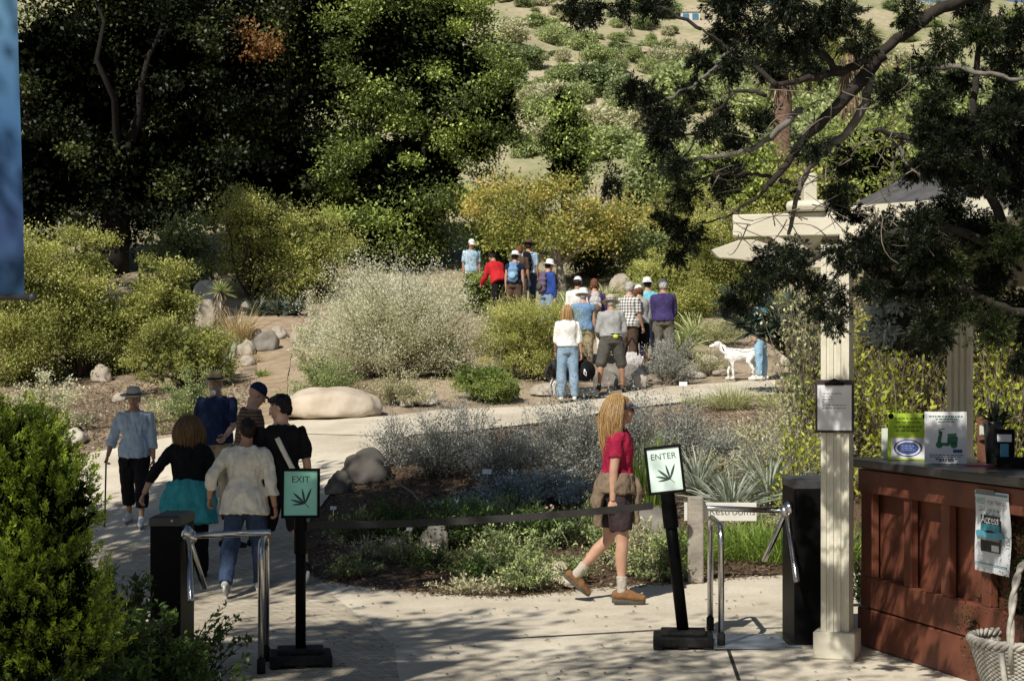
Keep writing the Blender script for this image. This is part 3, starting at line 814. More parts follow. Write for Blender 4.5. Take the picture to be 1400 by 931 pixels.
# ---------------------------------------------------------------- dogs
def dog(label, pos, yaw, k, m, collar):
    root = empty('dog', pos, yaw, label, 'dog')
    b = MB()                                                   # y forward
    for (y, z, rx, ry, rz) in ((.22, .49, .115, .14, .155), (.08, .49, .115, .16, .145), (-.10, .51, .10, .16, .120), (-.24, .53, .10, .12, .12)):
        b.ell((0, y * k, z * k), (rx * k, ry * k, rz * k), nu=16, nv=12)
    b.tube([(0, .28 * k, .54 * k), (0, .40 * k, .64 * k), (0, .46 * k, .69 * k)], [.10 * k, .085 * k, .07 * k], 12)
    b.ell((0, .49 * k, .715 * k), (.075 * k, .09 * k, .073 * k)); b.cap((0, .53 * k, .70 * k), (0, .645 * k, .675 * k), .048 * k, .034 * k)
    for sd in (-1, 1):
        b.tube([(sd * .05 * k, .47 * k, .765 * k), (sd * .088 * k, .46 * k, .735 * k), (sd * .096 * k, .47 * k, .66 * k)], [.026 * k, .030 * k, .014 * k], 8, flat=.5)
        st = .05 if sd > 0 else -.06
        b.tube([(sd * .07 * k, .24 * k, .46 * k), (sd * .075 * k, (.20 + st * .4) * k, .33 * k), (sd * .07 * k, (.23 + st) * k, .18 * k), (sd * .07 * k, (.22 + st) * k, .05 * k)], [.06 * k, .042 * k, .030 * k, .026 * k], 10)
        b.cap((sd * .07 * k, (.22 + st) * k, .028 * k), (sd * .07 * k, (.27 + st) * k, .022 * k), .030 * k, .026 * k)
        b.tube([(sd * .06 * k, -.24 * k, .52 * k), (sd * .075 * k, (-.17 - st * .5) * k, .36 * k), (sd * .07 * k, (-.31 - st) * k, .20 * k), (sd * .07 * k, (-.28 - st) * k, .05 * k)], [.085 * k, .058 * k, .032 * k, .025 * k], 10)
        b.cap((sd * .07 * k, (-.28 - st) * k, .028 * k), (sd * .07 * k, (-.22 - st) * k, .022 * k), .029 * k, .026 * k)
    b.tube([(0, -.32 * k, .58 * k), (0, -.43 * k, .52 * k), (0, -.49 * k, .40 * k), (0, -.52 * k, .30 * k)], [.035 * k, .032 * k, .03 * k, .014 * k], 8)
    b.remesh('body', m, .014, 3, root, fold=.010, foldscale=30)
    c = MB(); c.tube([(math.cos(a) * .093 * k, (.365 + .035 * math.sin(a)) * k, (.615 + .085 * math.sin(a) * .9) * k) for a in np.linspace(0, 6.283, 17)], .011 * k, 6); c.build('collar', collar, root, smooth=True)
    n = MB(); n.ell((0, .678 * k, .682 * k), .015 * k, nu=8, nv=6); n.build('nose', M['rubber'], root, smooth=True)
    for sd in (-1, 1):
        n = MB(); n.ell((sd * .042 * k, .560 * k, .735 * k), .010 * k, nu=8, nv=6); n.build('eye', M['iris'], root, smooth=True)
    return root
def two_tone():
    m, nt, N, L, B = new_mat('black_white_coat'); tc = N.new('ShaderNodeTexCoord'); sp = N.new('ShaderNodeSeparateXYZ'); L.new(tc.outputs['Object'], sp.inputs[0])
    nz = N.new('ShaderNodeTexNoise'); nz.inputs['Scale'].default_value = 9; L.new(tc.outputs['Object'], nz.inputs[0])
    ad = N.new('ShaderNodeMath'); ad.operation = 'MULTIPLY_ADD'; ad.inputs[1].default_value = .25; L.new(nz.outputs['Fac'], ad.inputs[0]); L.new(sp.outputs['Z'], ad.inputs[2])
    rp = N.new('ShaderNodeValToRGB'); rp.color_ramp.elements[0].position = .40; rp.color_ramp.elements[1].position = .44
    rp.color_ramp.elements[0].color = (.62, .60, .56, 1); rp.color_ramp.elements[1].color = (.014, .013, .013, 1)
    L.new(ad.outputs[0], rp.inputs[0]); L.new(rp.outputs[0], B.inputs['Base Color']); B.inputs['Roughness'].default_value = .7
    return m
p = A(770, 77.5); dog('black dog with white legs beside the woman in pale jeans', p, R(-40), 1.0, two_tone(), M['red_cloth'])
p = A(1014, 72.5); wd = dog('white dog standing side on by the turquoise visitor', p, R(78), .92, mat('white_coat', (.82, .80, .75), .8, .1, 20), M['rubber'])
b = MB(); c0 = Vector((p.x - .30, p.y - .02, p.z + .62)); c1 = p16 + Vector((0, -.1, .85)); b.tube([c0, c0.lerp(c1, .5) - Vector((0, 0, .12)), c1], .008, 6)
tag(b.build('leash', M['rubber']), 'thin dark leash from the white dog to its owner', 'leash')
# ================================================================== setting
def ground_mat():
    m, nt, N, L, B = new_mat('soil'); B.inputs['Roughness'].default_value = .95; B.inputs['Specular IOR Level'].default_value = .1
    ge = N.new('ShaderNodeNewGeometry'); sp = N.new('ShaderNodeSeparateXYZ'); L.new(ge.outputs['Position'], sp.inputs[0])
    def nz(scale, det=5):
        n = N.new('ShaderNodeTexNoise'); n.inputs['Scale'].default_value = scale; n.inputs['Detail'].default_value = det; n.inputs['Roughness'].default_value = .65
        L.new(ge.outputs['Position'], n.inputs['Vector']); return n.outputs['Fac']
    def ramp(s, stops):
        r = N.new('ShaderNodeValToRGB'); cr = r.color_ramp
        cr.elements[0].position, cr.elements[0].color = stops[0][0], (*stops[0][1], 1); cr.elements[1].position, cr.elements[1].color = stops[-1][0], (*stops[-1][1], 1)
        for p, c in stops[1:-1]:
            e = cr.elements.new(p); e.color = (*c, 1)
        L.new(s, r.inputs[0]); return r.outputs[0]
    def mix(f, a, b):
        x = N.new('ShaderNodeMix'); x.data_type = 'RGBA'
        if isinstance(f, float): x.inputs[0].default_value = f
        else: L.new(f, x.inputs[0])
        L.new(a, x.inputs[6]); L.new(b, x.inputs[7]); return x.outputs[2]
    def maprange(s, a, b):
        r = N.new('ShaderNodeMapRange'); r.inputs[1].default_value = a; r.inputs[2].default_value = b; L.new(s, r.inputs[0]); return r.outputs[0]
    fine = ramp(nz(26, 8), [(.3, (.045, .030, .020)), (.52, (.12, .082, .054)), (.72, (.26, .20, .14))])
    pale = ramp(nz(20, 8), [(.3, (.24, .18, .12)), (.55, (.44, .355, .26)), (.75, (.56, .475, .365))])
    near = mix(maprange(nz(.55, 3), .30, .52), fine, pale)
    near = mix(maprange(sp.outputs['Y'], 24, 28), fine, near)
    hill = ramp(nz(.07, 8), [(.36, (.22, .235, .115)), (.48, (.33, .32, .185)), (.54, (.45, .38, .26)), (.66, (.55, .45, .34))])  # slope colours paled to stand for distance haze
    hill2 = ramp(nz(1.2, 8), [(.35, (.18, .20, .09)), (.6, (.42, .39, .25))])
    hill = mix(.42, hill, hill2)
    L.new(mix(maprange(sp.outputs['Y'], 44, 66), near, hill), B.inputs['Base Color'])
    bp = N.new('ShaderNodeBump'); bp.inputs['Strength'].default_value = .6; bp.inputs['Distance'].default_value = .03
    L.new(nz(30, 8), bp.inputs['Height']); L.new(bp.outputs[0], B.inputs['Normal'])
    return m
ys = np.concatenate([np.linspace(-14, 4, 14)[:-1], np.arange(4, 34, .22), np.arange(34, 60, .5), np.arange(60, 110, 1.6), np.arange(110, 330, 4), [345, 380, 450, 600, 900]])
us = np.concatenate([np.linspace(-3.2, -1.2, 12)[:-1], np.linspace(-1.2, 1.2, 190), np.linspace(1.2, 3.2, 12)[1:]])
YY, UU = np.meshgrid(ys, us, indexing='ij')
XX = UU * (3.0 + .30 * np.maximum(YY, 0)); ZZ = hgt(XX, YY)
rough_ = np.clip((YY - 12) / 8, 0, 1)
ZZ += rough_ * .018 * (np.sin(XX * 5.1 + YY * 3.3) * np.sin(YY * 4.7 - XX * 2.1)) - .03
nr, nc = YY.shape
ii = (np.arange(nr - 1)[:, None] * nc + np.arange(nc - 1)[None]).ravel()
gm = np_mesh('ground', np.stack([XX, YY, ZZ], -1).reshape(-1, 3), np.stack([ii, ii + 1, ii + nc + 1, ii + nc], -1), ground_mat(), smooth=True)
tag(link('ground', gm), kind='structure')

def paving_mat(name, brick):
    m, nt, N, L, B = new_mat(name); B.inputs['Roughness'].default_value = .85; B.inputs['Specular IOR Level'].default_value = .2
    ge = N.new('ShaderNodeNewGeometry')
    def nz(scale, det=6):
        n = N.new('ShaderNodeTexNoise'); n.inputs['Scale'].default_value = scale; n.inputs['Detail'].default_value = det; n.inputs['Roughness'].default_value = .6
        L.new(ge.outputs['Position'], n.inputs['Vector']); return n.outputs['Fac']
    r = N.new('ShaderNodeValToRGB'); cr = r.color_ramp
    cr.elements[0].position, cr.elements[0].color = .3, (.60, .54, .43, 1); cr.elements[1].position, cr.elements[1].color = .7, (.74, .68, .56, 1)
    L.new(nz(1.7), r.inputs[0])
    r2 = N.new('ShaderNodeValToRGB'); r2.color_ramp.elements[0].position, r2.color_ramp.elements[0].color = .35, (.80, .79, .77, 1)
    r2.color_ramp.elements[1].position, r2.color_ramp.elements[1].color = .62, (1, 1, 1, 1); L.new(nz(34, 8), r2.inputs[0])
    mu = N.new('ShaderNodeMix'); mu.data_type = 'RGBA'; mu.blend_type = 'MULTIPLY'; mu.inputs[0].default_value = .7
    L.new(r.outputs[0], mu.inputs[6]); L.new(r2.outputs[0], mu.inputs[7])
    r3 = N.new('ShaderNodeValToRGB'); r3.color_ramp.elements[0].position, r3.color_ramp.elements[0].color = .38, (.70, .67, .63, 1); r3.color_ramp.elements[1].position, r3.color_ramp.elements[1].color = .58, (1, 1, 1, 1); L.new(nz(.8, 8), r3.inputs[0])
    m3 = N.new('ShaderNodeMix'); m3.data_type = 'RGBA'; m3.blend_type = 'MULTIPLY'; m3.inputs[0].default_value = .55; L.new(mu.outputs[2], m3.inputs[6]); L.new(r3.outputs[0], m3.inputs[7])
    vo = N.new('ShaderNodeTexVoronoi'); vo.feature = 'DISTANCE_TO_EDGE'; vo.inputs['Scale'].default_value = .45; L.new(ge.outputs['Position'], vo.inputs['Vector'])
    ck = N.new('ShaderNodeMath'); ck.operation = 'LESS_THAN'; ck.inputs[1].default_value = .0035; L.new(vo.outputs['Distance'], ck.inputs[0])
    ck2 = N.new('ShaderNodeMath'); ck2.operation = 'MULTIPLY'; L.new(ck.outputs[0], ck2.inputs[0]); ck2.inputs[1].default_value = 0.0
    m4 = N.new('ShaderNodeMix'); m4.data_type = 'RGBA'; L.new(ck2.outputs[0], m4.inputs[0]); L.new(m3.outputs[2], m4.inputs[6]); m4.inputs[7].default_value = (.10, .09, .075, 1)
    col = m4.outputs[2]
    if brick:
        mp = N.new('ShaderNodeMapping'); mp.inputs['Rotation'].default_value = (0, 0, R(24)); L.new(ge.outputs['Position'], mp.inputs[0])
        bk = N.new('ShaderNodeTexBrick'); bk.inputs['Scale'].default_value = 4.6; bk.inputs['Mortar Size'].default_value = .022; bk.inputs['Mortar Smooth'].default_value = .4
        bk.inputs['Color1'].default_value = (.92, .90, .88, 1); bk.inputs['Color2'].default_value = (.62, .60, .58, 1); bk.inputs['Mortar'].default_value = (.28, .25, .22, 1)
        L.new(mp.outputs[0], bk.inputs['Vector'])
        m2 = N.new('ShaderNodeMix'); m2.data_type = 'RGBA'; m2.blend_type = 'MULTIPLY'; m2.inputs[0].default_value = .85
        L.new(col, m2.inputs[6]); L.new(bk.outputs['Color'], m2.inputs[7]); col = m2.outputs[2]
    L.new(col, B.inputs['Base Color'])
    bp = N.new('ShaderNodeBump'); bp.inputs['Strength'].default_value = .35; bp.inputs['Distance'].default_value = .01
    L.new(nz(60, 8), bp.inputs['Height']); L.new(bp.outputs[0], B.inputs['Normal'])
    return m

def sheet(name, poly, m, zoff, step=.45, kind='structure'):
    bm = bmesh.new()
    bm.faces.new([bm.verts.new((x, y, 0)) for x, y in poly])
    bmesh.ops.triangulate(bm, faces=bm.faces[:])
    xs = [p[0] for p in poly]; yv = [p[1] for p in poly]
    for ax, lo, hi in ((0, min(xs), max(xs)), (1, min(yv), max(yv))):
        v = lo + step
        while v < hi:
            co = (v, 0, 0) if ax == 0 else (0, v, 0); no = (1, 0, 0) if ax == 0 else (0, 1, 0)
            bmesh.ops.bisect_plane(bm, geom=bm.verts[:] + bm.edges[:] + bm.faces[:], plane_co=co, plane_no=no)
            v += step
    for v in bm.verts: v.co.z = hz(v.co.x, v.co.y) + zoff
    bmesh.ops.recalc_face_normals(bm, faces=bm.faces[:])
    for f in bm.faces:
        if f.normal.z < 0: f.normal_flip()
        f.smooth = True
    me = bpy.data.meshes.new(name); bm.to_mesh(me); bm.free(); me.materials.append(m)
    return tag(link(name, me), kind=kind)

def smooth_line(pts, n=6):
    out = []
    P = [Vector((p[0], p[1], 0)) for p in pts]
    for i in range(len(P) - 1):
        p0, p1, p2, p3 = P[max(i - 1, 0)], P[i], P[i + 1], P[min(i + 2, len(P) - 1)]
        for k in range(n):
            t = k / n
            q = .5 * ((2 * p1) + (-p0 + p2) * t + (2 * p0 - 5 * p1 + 4 * p2 - p3) * t * t + (-p0 + 3 * p1 - 3 * p2 + p3) * t ** 3)
            out.append((q.x + random.uniform(-.012, .012), q.y + random.uniform(-.02, .02)))
    return out + [(P[-1].x, P[-1].y)]
def gp(px, py): v = G(px, py); return (v.x, v.y)
bed_near = smooth_line([gp(*p) for p in ((414, 762), (428, 785), (500, 802), (600, 812), (700, 815), (800, 806), (880, 798), (960, 792), (1060, 787), (1180, 779))])
bed_left = smooth_line([gp(*p) for p in ((414, 762), (418, 725), (440, 690), (474, 648), (520, 615), (560, 596), (650, 588), (760, 575), (850, 560), (950, 548), (1060, 540))])
far_edge = smooth_line([gp(*p) for p in ((-60, 640), (0, 634), (60, 630), (130, 618), (250, 596), (330, 588), (400, 576), (520, 569), (600, 561), (700, 557), (770, 552), (840, 540), (930, 528), (1060, 520))])
# plaza: everything up to the bed; pavers on the left, concrete on the right, one gently curved seam between
e0 = bed_near[-1]
seam = [(-.55, 3.0), (-.55, 9.0), (-.80, 12.0), bed_near[4]]
sheet('concrete_path', [(-.55, -8), (9, -8), (9, e0[1] + .6)] + [e0] + bed_near[::-1][1:-4] + [seam[2], seam[1]], paving_mat('concrete', False), .000)
mleft = far_edge[0]
split = 24
sheet('paved_plaza', [seam[1], seam[2]] + bed_near[:5][::-1] + bed_left[1:12] + [(-4.6, 20.4), (-8.4, 21.6), (-9, 18), (-9, -8), (-.55, -8)], paving_mat('pavers', True), .002)
sheet('road', bed_left[11:] + far_edge[::-1] + [(-8.4, 21.6), (-4.6, 20.4)], paving_mat('pale_concrete', False), .001)
# dirt trail climbing on the left
tr_l = smooth_line([gp(*p) for p in ((338, 585), (350, 540), (352, 500), (348, 470), (338, 445), (346, 428))], 4); tr_r = smooth_line([gp(*p) for p in ((395, 578), (392, 540), (396, 500), (402, 470), (412, 445), (420, 426))], 4)
dirt = mat('packed_dirt', (.42, .33, .23), .95, .2, 3, col2=(.30, .22, .15), bump=.5, bscale=25, spec=.1)
sheet('dirt_trail', tr_l + tr_r[::-1], dirt, -.010, .35)
def seamline(name, pts, w=.012):
    b = MB(); P = [Vector((x, y, hz(x, y) + .006)) for x, y in pts]
    vs = []
    for i, p in enumerate(P):
        t = (P[min(i + 1, len(P) - 1)] - P[max(i - 1, 0)]).normalized(); sd = Vector((-t.y, t.x, 0)) * w
        vs += [p + sd, p - sd]
    b.add(vs, [(2 * i, 2 * i + 1, 2 * i + 3, 2 * i + 2) for i in range(len(P) - 1)])
    tag(b.build(name, mat('joint', (.03, .027, .024), .95, .1)), kind='structure')
def lin(a, b, n=12): return [(a[0] + (b[0] - a[0]) * i / n, a[1] + (b[1] - a[1]) * i / n) for i in range(n + 1)]
seamline('path_joint', lin(gp(350, 593), gp(525, 597)), .02)
seamline('path_joint', lin(gp(700, 873), gp(905, 862)))
seamline('path_joint', lin(gp(985, 858), gp(1010, 931)))

# ================================================================== gate furniture
black_paint = mat('black_powder_coat', (.006, .006, .0065), .5, .2, 20, spec=.07)
black_rub = mat('black_rubber', (.018, .018, .018), .8, .3, 30, spec=.25, bump=.3)
steel = mat('brushed_steel', (.62, .61, .60), .24, .06, 40, metal=1.0)
lid_grey = mat('lid_grey', (.05, .05, .052), .42, .15, 20)
mint = mat('shaded_mint_panel', (.34, .74, .57), .5, .03, 4); mint_sunlit = mat('sunlit_mint_panel', (.68, .84, .77), .5, .03, 4)  # one panel in two copies: EXIT coloured as in shade, ENTER as in sun
ink_green = mat('dark_ink', (.03, .06, .045), .6, .2, 20)

LEAF5 = [(68, 1.0, .15), (102, .95, .14), (138, .98, .15), (165, .92, .13), (186, .80, .12)]     # angle, length, width of the five leaflets
def leaflet_mesh(s_, m, z):
    b = MB()
    for an, ln, wd in LEAF5:
        a = R(an); d = Vector((math.cos(a), math.sin(a))); n_ = Vector((-d.y, d.x))
        o = Vector((.28, -.42))
        ctr = []
        for t in np.linspace(0, 1, 9):
            ctr.append((o + d * t * ln, wd * .5 * (math.sin(math.pi * min(1, t * .92 + .05)) ** .8)))
        poly = [c + n_ * w for c, w in ctr] + [c - n_ * w for c, w in ctr[::-1]]
        vs = [(p.x * s_, 0, p.y * s_) for p in poly]
        b.add(vs, [tuple(range(len(vs)))])
    b.add([(x * s_, 0, y * s_) for x, y in ((.27, -.43), (.30, -.40), (.56, -.70), (.53, -.71))], [(0, 1, 2, 3)])
    return b.mesh('leaf_emblem', m)
def sign_panel(root, word, cz, tilt, up, mats_face):
    """an upright black frame with a pale panel, word and emblem; local -y faces the camera"""
    w, h = .232, .305
    b = MB()
    for c, d in (((-w / 2, 0, 0), (.018, .024, h + .018)), ((w / 2, 0, 0), (.018, .024, h + .018)), ((0, 0, h / 2), (w - .018, .024, .018)), ((0, 0, -h / 2), (w - .018, .024, .018)), ((0, .008, 0), (w - .018, .006, h - .018))):
        b.box(c, d)
    fr = b.build('sign', black_paint, root, bevel=.003)
    b = MB(); b.box((0, .001, 0), (w - .018, .007, h - .018)); b.build('panel', mats_face, fr)
    link('lettering', text_mesh(word, .058, ink_green), fr, (0, -.0035, .088), (R(90), 0, 0))
    link('leaf_emblem', leaflet_mesh(.105, ink_green, 0), fr, (0.0, -.0035, -.022))
    return fr

def stanchion(label, pos, tilt, height, word, base_rot, azim, pole_r):
    root = empty('sign_stanchion', pos, 0, label, 'sign stand')
    b = MB()
    b.box((0, 0, .05), (.40, .34, .065), base_rot)                # recycled rubber base block with two notches underneath
    for x in (-.165, 0, .165): b.box(Matrix.Rotation(base_rot, 3, 'Z') @ Vector((x, 0, .011)), (.07, .34, .022), base_rot)
    b.box((0, 0, .097), (.30, .24, .032), base_rot)
    b.build('base', black_rub, root, bevel=.012, seg=2)
    T = Matrix.Rotation(tilt, 3, 'Y')
    up = T @ Vector((0, 0, 1))
    p0 = Vector((0, 0, .10))
    b = MB(); b.tube([p0, p0 + up * (height - .46)], pole_r, 20); b.build('pole', black_paint, root, smooth=True)
    b = MB(); a = height - .46
    b.tube([p0 + up * (a - .22), p0 + up * (a - .215), p0 + up * (a - .06), p0 + up * (a - .055)], [pole_r, pole_r * 1.28, pole_r * 1.28, pole_r * 1.18], 20)
    b.tube([p0 + up * (a - .055), p0 + up * (a + .02), p0 + up * (a + .025)], [pole_r * 1.2, pole_r * 1.2, pole_r * .9], 20)
    b.build('belt_head', black_paint, root, smooth=False, bevel=.002)
    c = p0 + up * (a + .175)
    fr = sign_panel(root, word, c.z, 0, up, mint if word == 'EXIT' else mint_sunlit)
    fr.location = c
    fr.rotation_euler = (R(-8), tilt, R(azim))
    return root
p_exit = A(411, 211); p_ent = A(934, 204)
stanchion('black stand holding the mint EXIT sign', p_exit, 0, 1.295, 'EXIT', R(8), 4, .034)
stanchion('leaning black stand holding the ENTER sign', p_ent, R(-6.5), 1.375, 'ENTER', R(-5), -4, .040)
b0 = Vector((p_exit.x + .03, p_exit.y, CZ - (718 - HY) / 211)); b1 = Vector((W3(893, 691, 203)))
b = MB(); n = 24; vs = []
for i in range(n + 1):
    t = i / n; p = b0.lerp(b1, t); p.z -= .030 * 4 * t * (1 - t)
    tw = R(8) * math.sin(t * 3.1)
    for u, v in ((-.024, -.001), (.024, -.001), (.024, .001), (-.024, .001)): vs.append(p + Vector((0, v + u * math.sin(tw), u * math.cos(tw))))
fs = []
for i in range(n):
    for k in range(4): fs.append((i * 4 + k, i * 4 + (k + 1) % 4, i * 4 + 4 + (k + 1) % 4, i * 4 + 4 + k))
b.add(vs, fs); tag(b.build('barrier_belt', mat('belt_webbing', (.030, .027, .026), .7, .2, 60)), 'dark webbing belt stretched between the two sign stands', 'barrier belt')

def turnstile(label, c, w, d, h, side, hubz, huby, arms):
    """c: ground point under the front left corner of the cabinet"""
    root = empty('turnstile', c, 0, label, 'turnstile')
    b = MB(); b.box((w / 2, d / 2, h * .5 - .03), (w, d, h - .06)); b.build('cabinet', black_paint, root, bevel=.006)
    b = MB(); b.box((w / 2, d / 2, .004), (w + .09, d + .09, .012)); b.build('floor_flange', steel, root)
    b = MB()
    zt = h - .060
    vs = [(-.004, -.004, zt), (w + .004, -.004, zt), (w + .004, d + .004, zt), (-.004, d + .004, zt), (-.004, -.004, h - .012), (w + .004, -.004, h - .012), (w + .004, d + .004, h - .012), (-.004, d + .004, h - .012),
          (.02, .02, h), (w - .02, .02, h), (w - .02, d - .02, h), (.02, d - .02, h)]
    b.add(vs, [(3, 2, 1, 0), (0, 1, 5, 4), (1, 2, 6, 5), (2, 3, 7, 6), (3, 0, 4, 7), (4, 5, 9, 8), (5, 6, 10, 9), (6, 7, 11, 10), (7, 4, 8, 11), (8, 9, 10, 11)])
    lid = b.build('lid', lid_grey, root)
    sx = -1 if side < 0 else 1
    x0 = 0 if side < 0 else w
    hub = Vector((x0 + sx * .035, huby, hubz))
    b = MB(); b.tube([(x0 - sx * .004, huby, hubz + .02), (x0 + sx * .02, huby, hubz + .012), hub + Vector((sx * .012, 0, -.006))], [.055, .052, .044], 18); b.ell(hub + Vector((sx * .012, 0, -.006)), .045); b.build('hub', steel, root, smooth=True)
    for e in arms:
        e = Vector(e); dd = e.normalized()
        b = MB(); b.tube([hub + dd * .02, hub + e * .985, hub + e * .996, hub + e], [.019, .019, .016, .008], 14); b.build('arm', steel, root, smooth=True)
    b = MB(); b.tube([(w * .72, -.006, h - .028), (w * .72, -.002, h - .028)], .007, 10); b.build('lock', steel, root)
    return root
cR = A(1086, 206); cR.z += .004
tr = turnstile('black turnstile with steel arms beside the cream post', cR, .30, .52, 1.10, -1, 1.10 - .215, .10, ((-.54, -.02, .02), (-.10, .36, -.37), (0.02, -.30, -.44)))
cL = A(205, 226); cL.z += .004
turnstile('black turnstile with steel arms partly behind the leafy shrub', cL, .185, .46, 1.04, 1, 1.04 - .125, .06, ((.50, .02, .02), (.07, -.28, -.36), (.04, .34, -.36)))
b = MB(); b.box((.0, 0, .004), (.58, .62, .008)); o = b.build('steel_plate', mat('galvanised', (.33, .37, .43), .4, .1, 12, metal=.6), None, (1.62, 11.85, hz(1.62, 11.85) + .006)); tag(o, 'flat steel floor plate between the turnstile and its guard rail', 'floor plate')
def guard(label, f_, k_, h):
    root = empty('guard_rail', f_, 0, label, 'guard rail')
    d = k_ - f_; b = MB()
    r = .11; pts = [Vector((0, 0, 0)), Vector((0, 0, h - r))]
    L_ = math.hypot(d.x, d.y); u = Vector((d.x, d.y, 0)) / L_
    for a in np.linspace(0, 90, 6)[1:]: pts.append(u * (r - r * math.cos(R(a))) + Vector((0, 0, h - r + r * math.sin(R(a)))))
    for a in np.linspace(90, 0, 6)[:-1]: pts.append(u * (L_ - (r - r * math.cos(R(a)))) + Vector((0, 0, h - r + r * math.sin(R(a)))))
    pts += [u * L_ + Vector((0, 0, h - r)), u * L_ + Vector((0, 0, d.z))]
    b.tube(pts, .0205, 14); b.build('rail', steel, root, smooth=True)
    for q in (Vector((0, 0, 0)), u * L_ + Vector((0, 0, d.z))):
        b = MB(); b.tube([q + Vector((0, 0, -.002)), q + Vector((0, 0, .085)), q + Vector((0, 0, .09))], [.027, .027, .022], 14); b.build('foot_sleeve', black_rub, root, smooth=True)
guard('bent steel guard rail beside the ENTER stand', A(986, 206) + Vector((0, 0, .008)), A(971, 193) + Vector((0, 0, .008)), .80)
guard('bent steel guard rail behind the leafy shrub near the EXIT stand', A(357, 217) + Vector((0, 0, .006)), A(364, 208) + Vector((0, 0, .006)), .82)

# wooden restroom sign
wood = mat('weathered_wood', (.30, .27, .23), .9, .25, 6, bump=.5, bscale=30)
pS = A(951, 162)
rs = empty('wooden_signpost', pS, R(-3), 'weathered grey post with a white Restrooms board', 'signpost')
hS = CZ - (678 - HY) / 162 - pS.z
b = MB(); b.box((0, 0, hS / 2), (.135, .10, hS)); b.build('post', wood, rs, bevel=.018)
zb = CZ - (700 - HY) / 162 - pS.z
b = MB(); b.box((.212, .065, zb), (.61, .022, .155)); bd = b.build('board', mat('white_board', (.66, .65, .60), .6, .06, 6), rs, bevel=.003)
link('lettering', text_mesh('Restrooms', .088, mat('grey_ink', (.10, .10, .09), .6), 'LEFT'), bd, (.115, .0525, zb), (R(90), 0, 0))

# blue banner at the left edge
bx0, bx1 = W3(-130, 0, 300), W3(33, 412, 300)
bn = empty('banner', (bx0.x, bx0.y, 0), 0, 'blue hanging banner cropped by the left edge of the picture', 'banner')
def banner_mat():
    m, nt, N, L, B = new_mat('banner_fabric'); B.inputs['Roughness'].default_value = .6
    tc = N.new('ShaderNodeTexCoord'); sp = N.new('ShaderNodeSeparateXYZ'); L.new(tc.outputs['Object'], sp.inputs[0])
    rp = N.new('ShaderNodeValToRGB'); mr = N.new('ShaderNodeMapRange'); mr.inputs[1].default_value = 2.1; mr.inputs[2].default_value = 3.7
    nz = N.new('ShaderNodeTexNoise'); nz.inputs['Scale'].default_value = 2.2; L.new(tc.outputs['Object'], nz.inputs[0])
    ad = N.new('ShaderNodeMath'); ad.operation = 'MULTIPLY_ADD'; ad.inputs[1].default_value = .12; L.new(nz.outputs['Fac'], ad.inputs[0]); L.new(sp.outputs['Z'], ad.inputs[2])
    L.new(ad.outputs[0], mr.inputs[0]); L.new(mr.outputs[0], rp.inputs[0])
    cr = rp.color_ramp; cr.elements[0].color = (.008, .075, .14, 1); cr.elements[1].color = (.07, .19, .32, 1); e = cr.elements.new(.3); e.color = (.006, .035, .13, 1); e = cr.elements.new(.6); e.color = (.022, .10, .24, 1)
    L.new(rp.outputs[0], B.inputs['Base Color']); return m
b = MB(); nU, nV = 16, 26; vs = []; fs = []
ztop, zbot = CZ + 505 / 300 + .5, CZ + (505 - 410) / 300
for j in range(nV + 1):
    for i in range(nU + 1):
        u, v = i / nU, j / nV
        z = zbot + (ztop - zbot) * v
        x = (W3(-130, 0, 300).x + (W3(33, 0, 300).x - W3(-130, 0, 300).x) * u) - bx0.x - .035 * v * u
        vs.append((x, .012 * math.sin(u * 9 + v * 2) + .01 * math.sin(v * 7), z))
for j in range(nV):
    for i in range(nU): fs.append((j * (nU + 1) + i, j * (nU + 1) + i + 1, (j + 1) * (nU + 1) + i + 1, (j + 1) * (nU + 1) + i))
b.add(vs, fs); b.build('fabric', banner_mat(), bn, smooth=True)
b = MB(); wb = W3(45, 0, 300).x - bx0.x
b.tube([(-.02, 0, zbot + .012), (wb, 0, zbot + .012)], .014, 12); b.ell((wb, 0, zbot + .012), .020); b.build('bottom_rod', lid_grey, bn, smooth=True)

# ================================================================== entrance kiosk
cream = mat('cream_paint', (.70, .67, .55), .6, .10, 3, col2=(.60, .565, .45), bump=.12, bscale=60)
roofing = mat('grey_roofing', (.085, .086, .088), .85, .25, 12, bump=.4)
P1 = Vector((2.075, 11.2, hz(2.075, 11.2))); P2 = Vector((3.42, 13.4, hz(3.42, 13.4)))
ks = empty('kiosk', P1, 0, 'cream timber entrance kiosk with fluted posts and layered roof beams', 'kiosk')
def lp(v): return Vector(v) - P1
rzp = R(-20)
def fluted_post(p, h, w=.178):
    b = MB(); n = []
    s = w / 2
    for side in range(4):
        Mx = Matrix.Rotation(side * math.pi / 2, 3, 'Z')
        prof = [(-s, -s)] + [q for i in range(3) for q in ((-.058 + i * .046 - .010 + .012, -s), (-.058 + i * .046 + .004, -s + .012), (-.058 + i * .046 + .020, -s + .012), (-.058 + i * .046 + .024, -s))] 
        prof = [(x, y) for x, y in prof if -s <= x <= s]
        for x, y in prof: n.append(Mx @ Vector((x, y, 0)))
    Rz = Matrix.Rotation(rzp, 3, 'Z')
    N_ = len(n); lo = [p + Rz @ q + Vector((0, 0, .16)) for q in n]; hi = [p + Rz @ q + Vector((0, 0, h)) for q in n]
    b.add(lo + hi, [(i, (i + 1) % N_, N_ + (i + 1) % N_, N_ + i) for i in range(N_)] + [tuple(range(N_ - 1, -1, -1)), tuple(range(N_, 2 * N_))])
    po = b.build('post', cream, ks)
    b = MB(); b.box(p + Vector((0, 0, .085)), (w + .085, w + .085, .17), rzp); b.build('base_block', cream, po, bevel=.008)
    return po
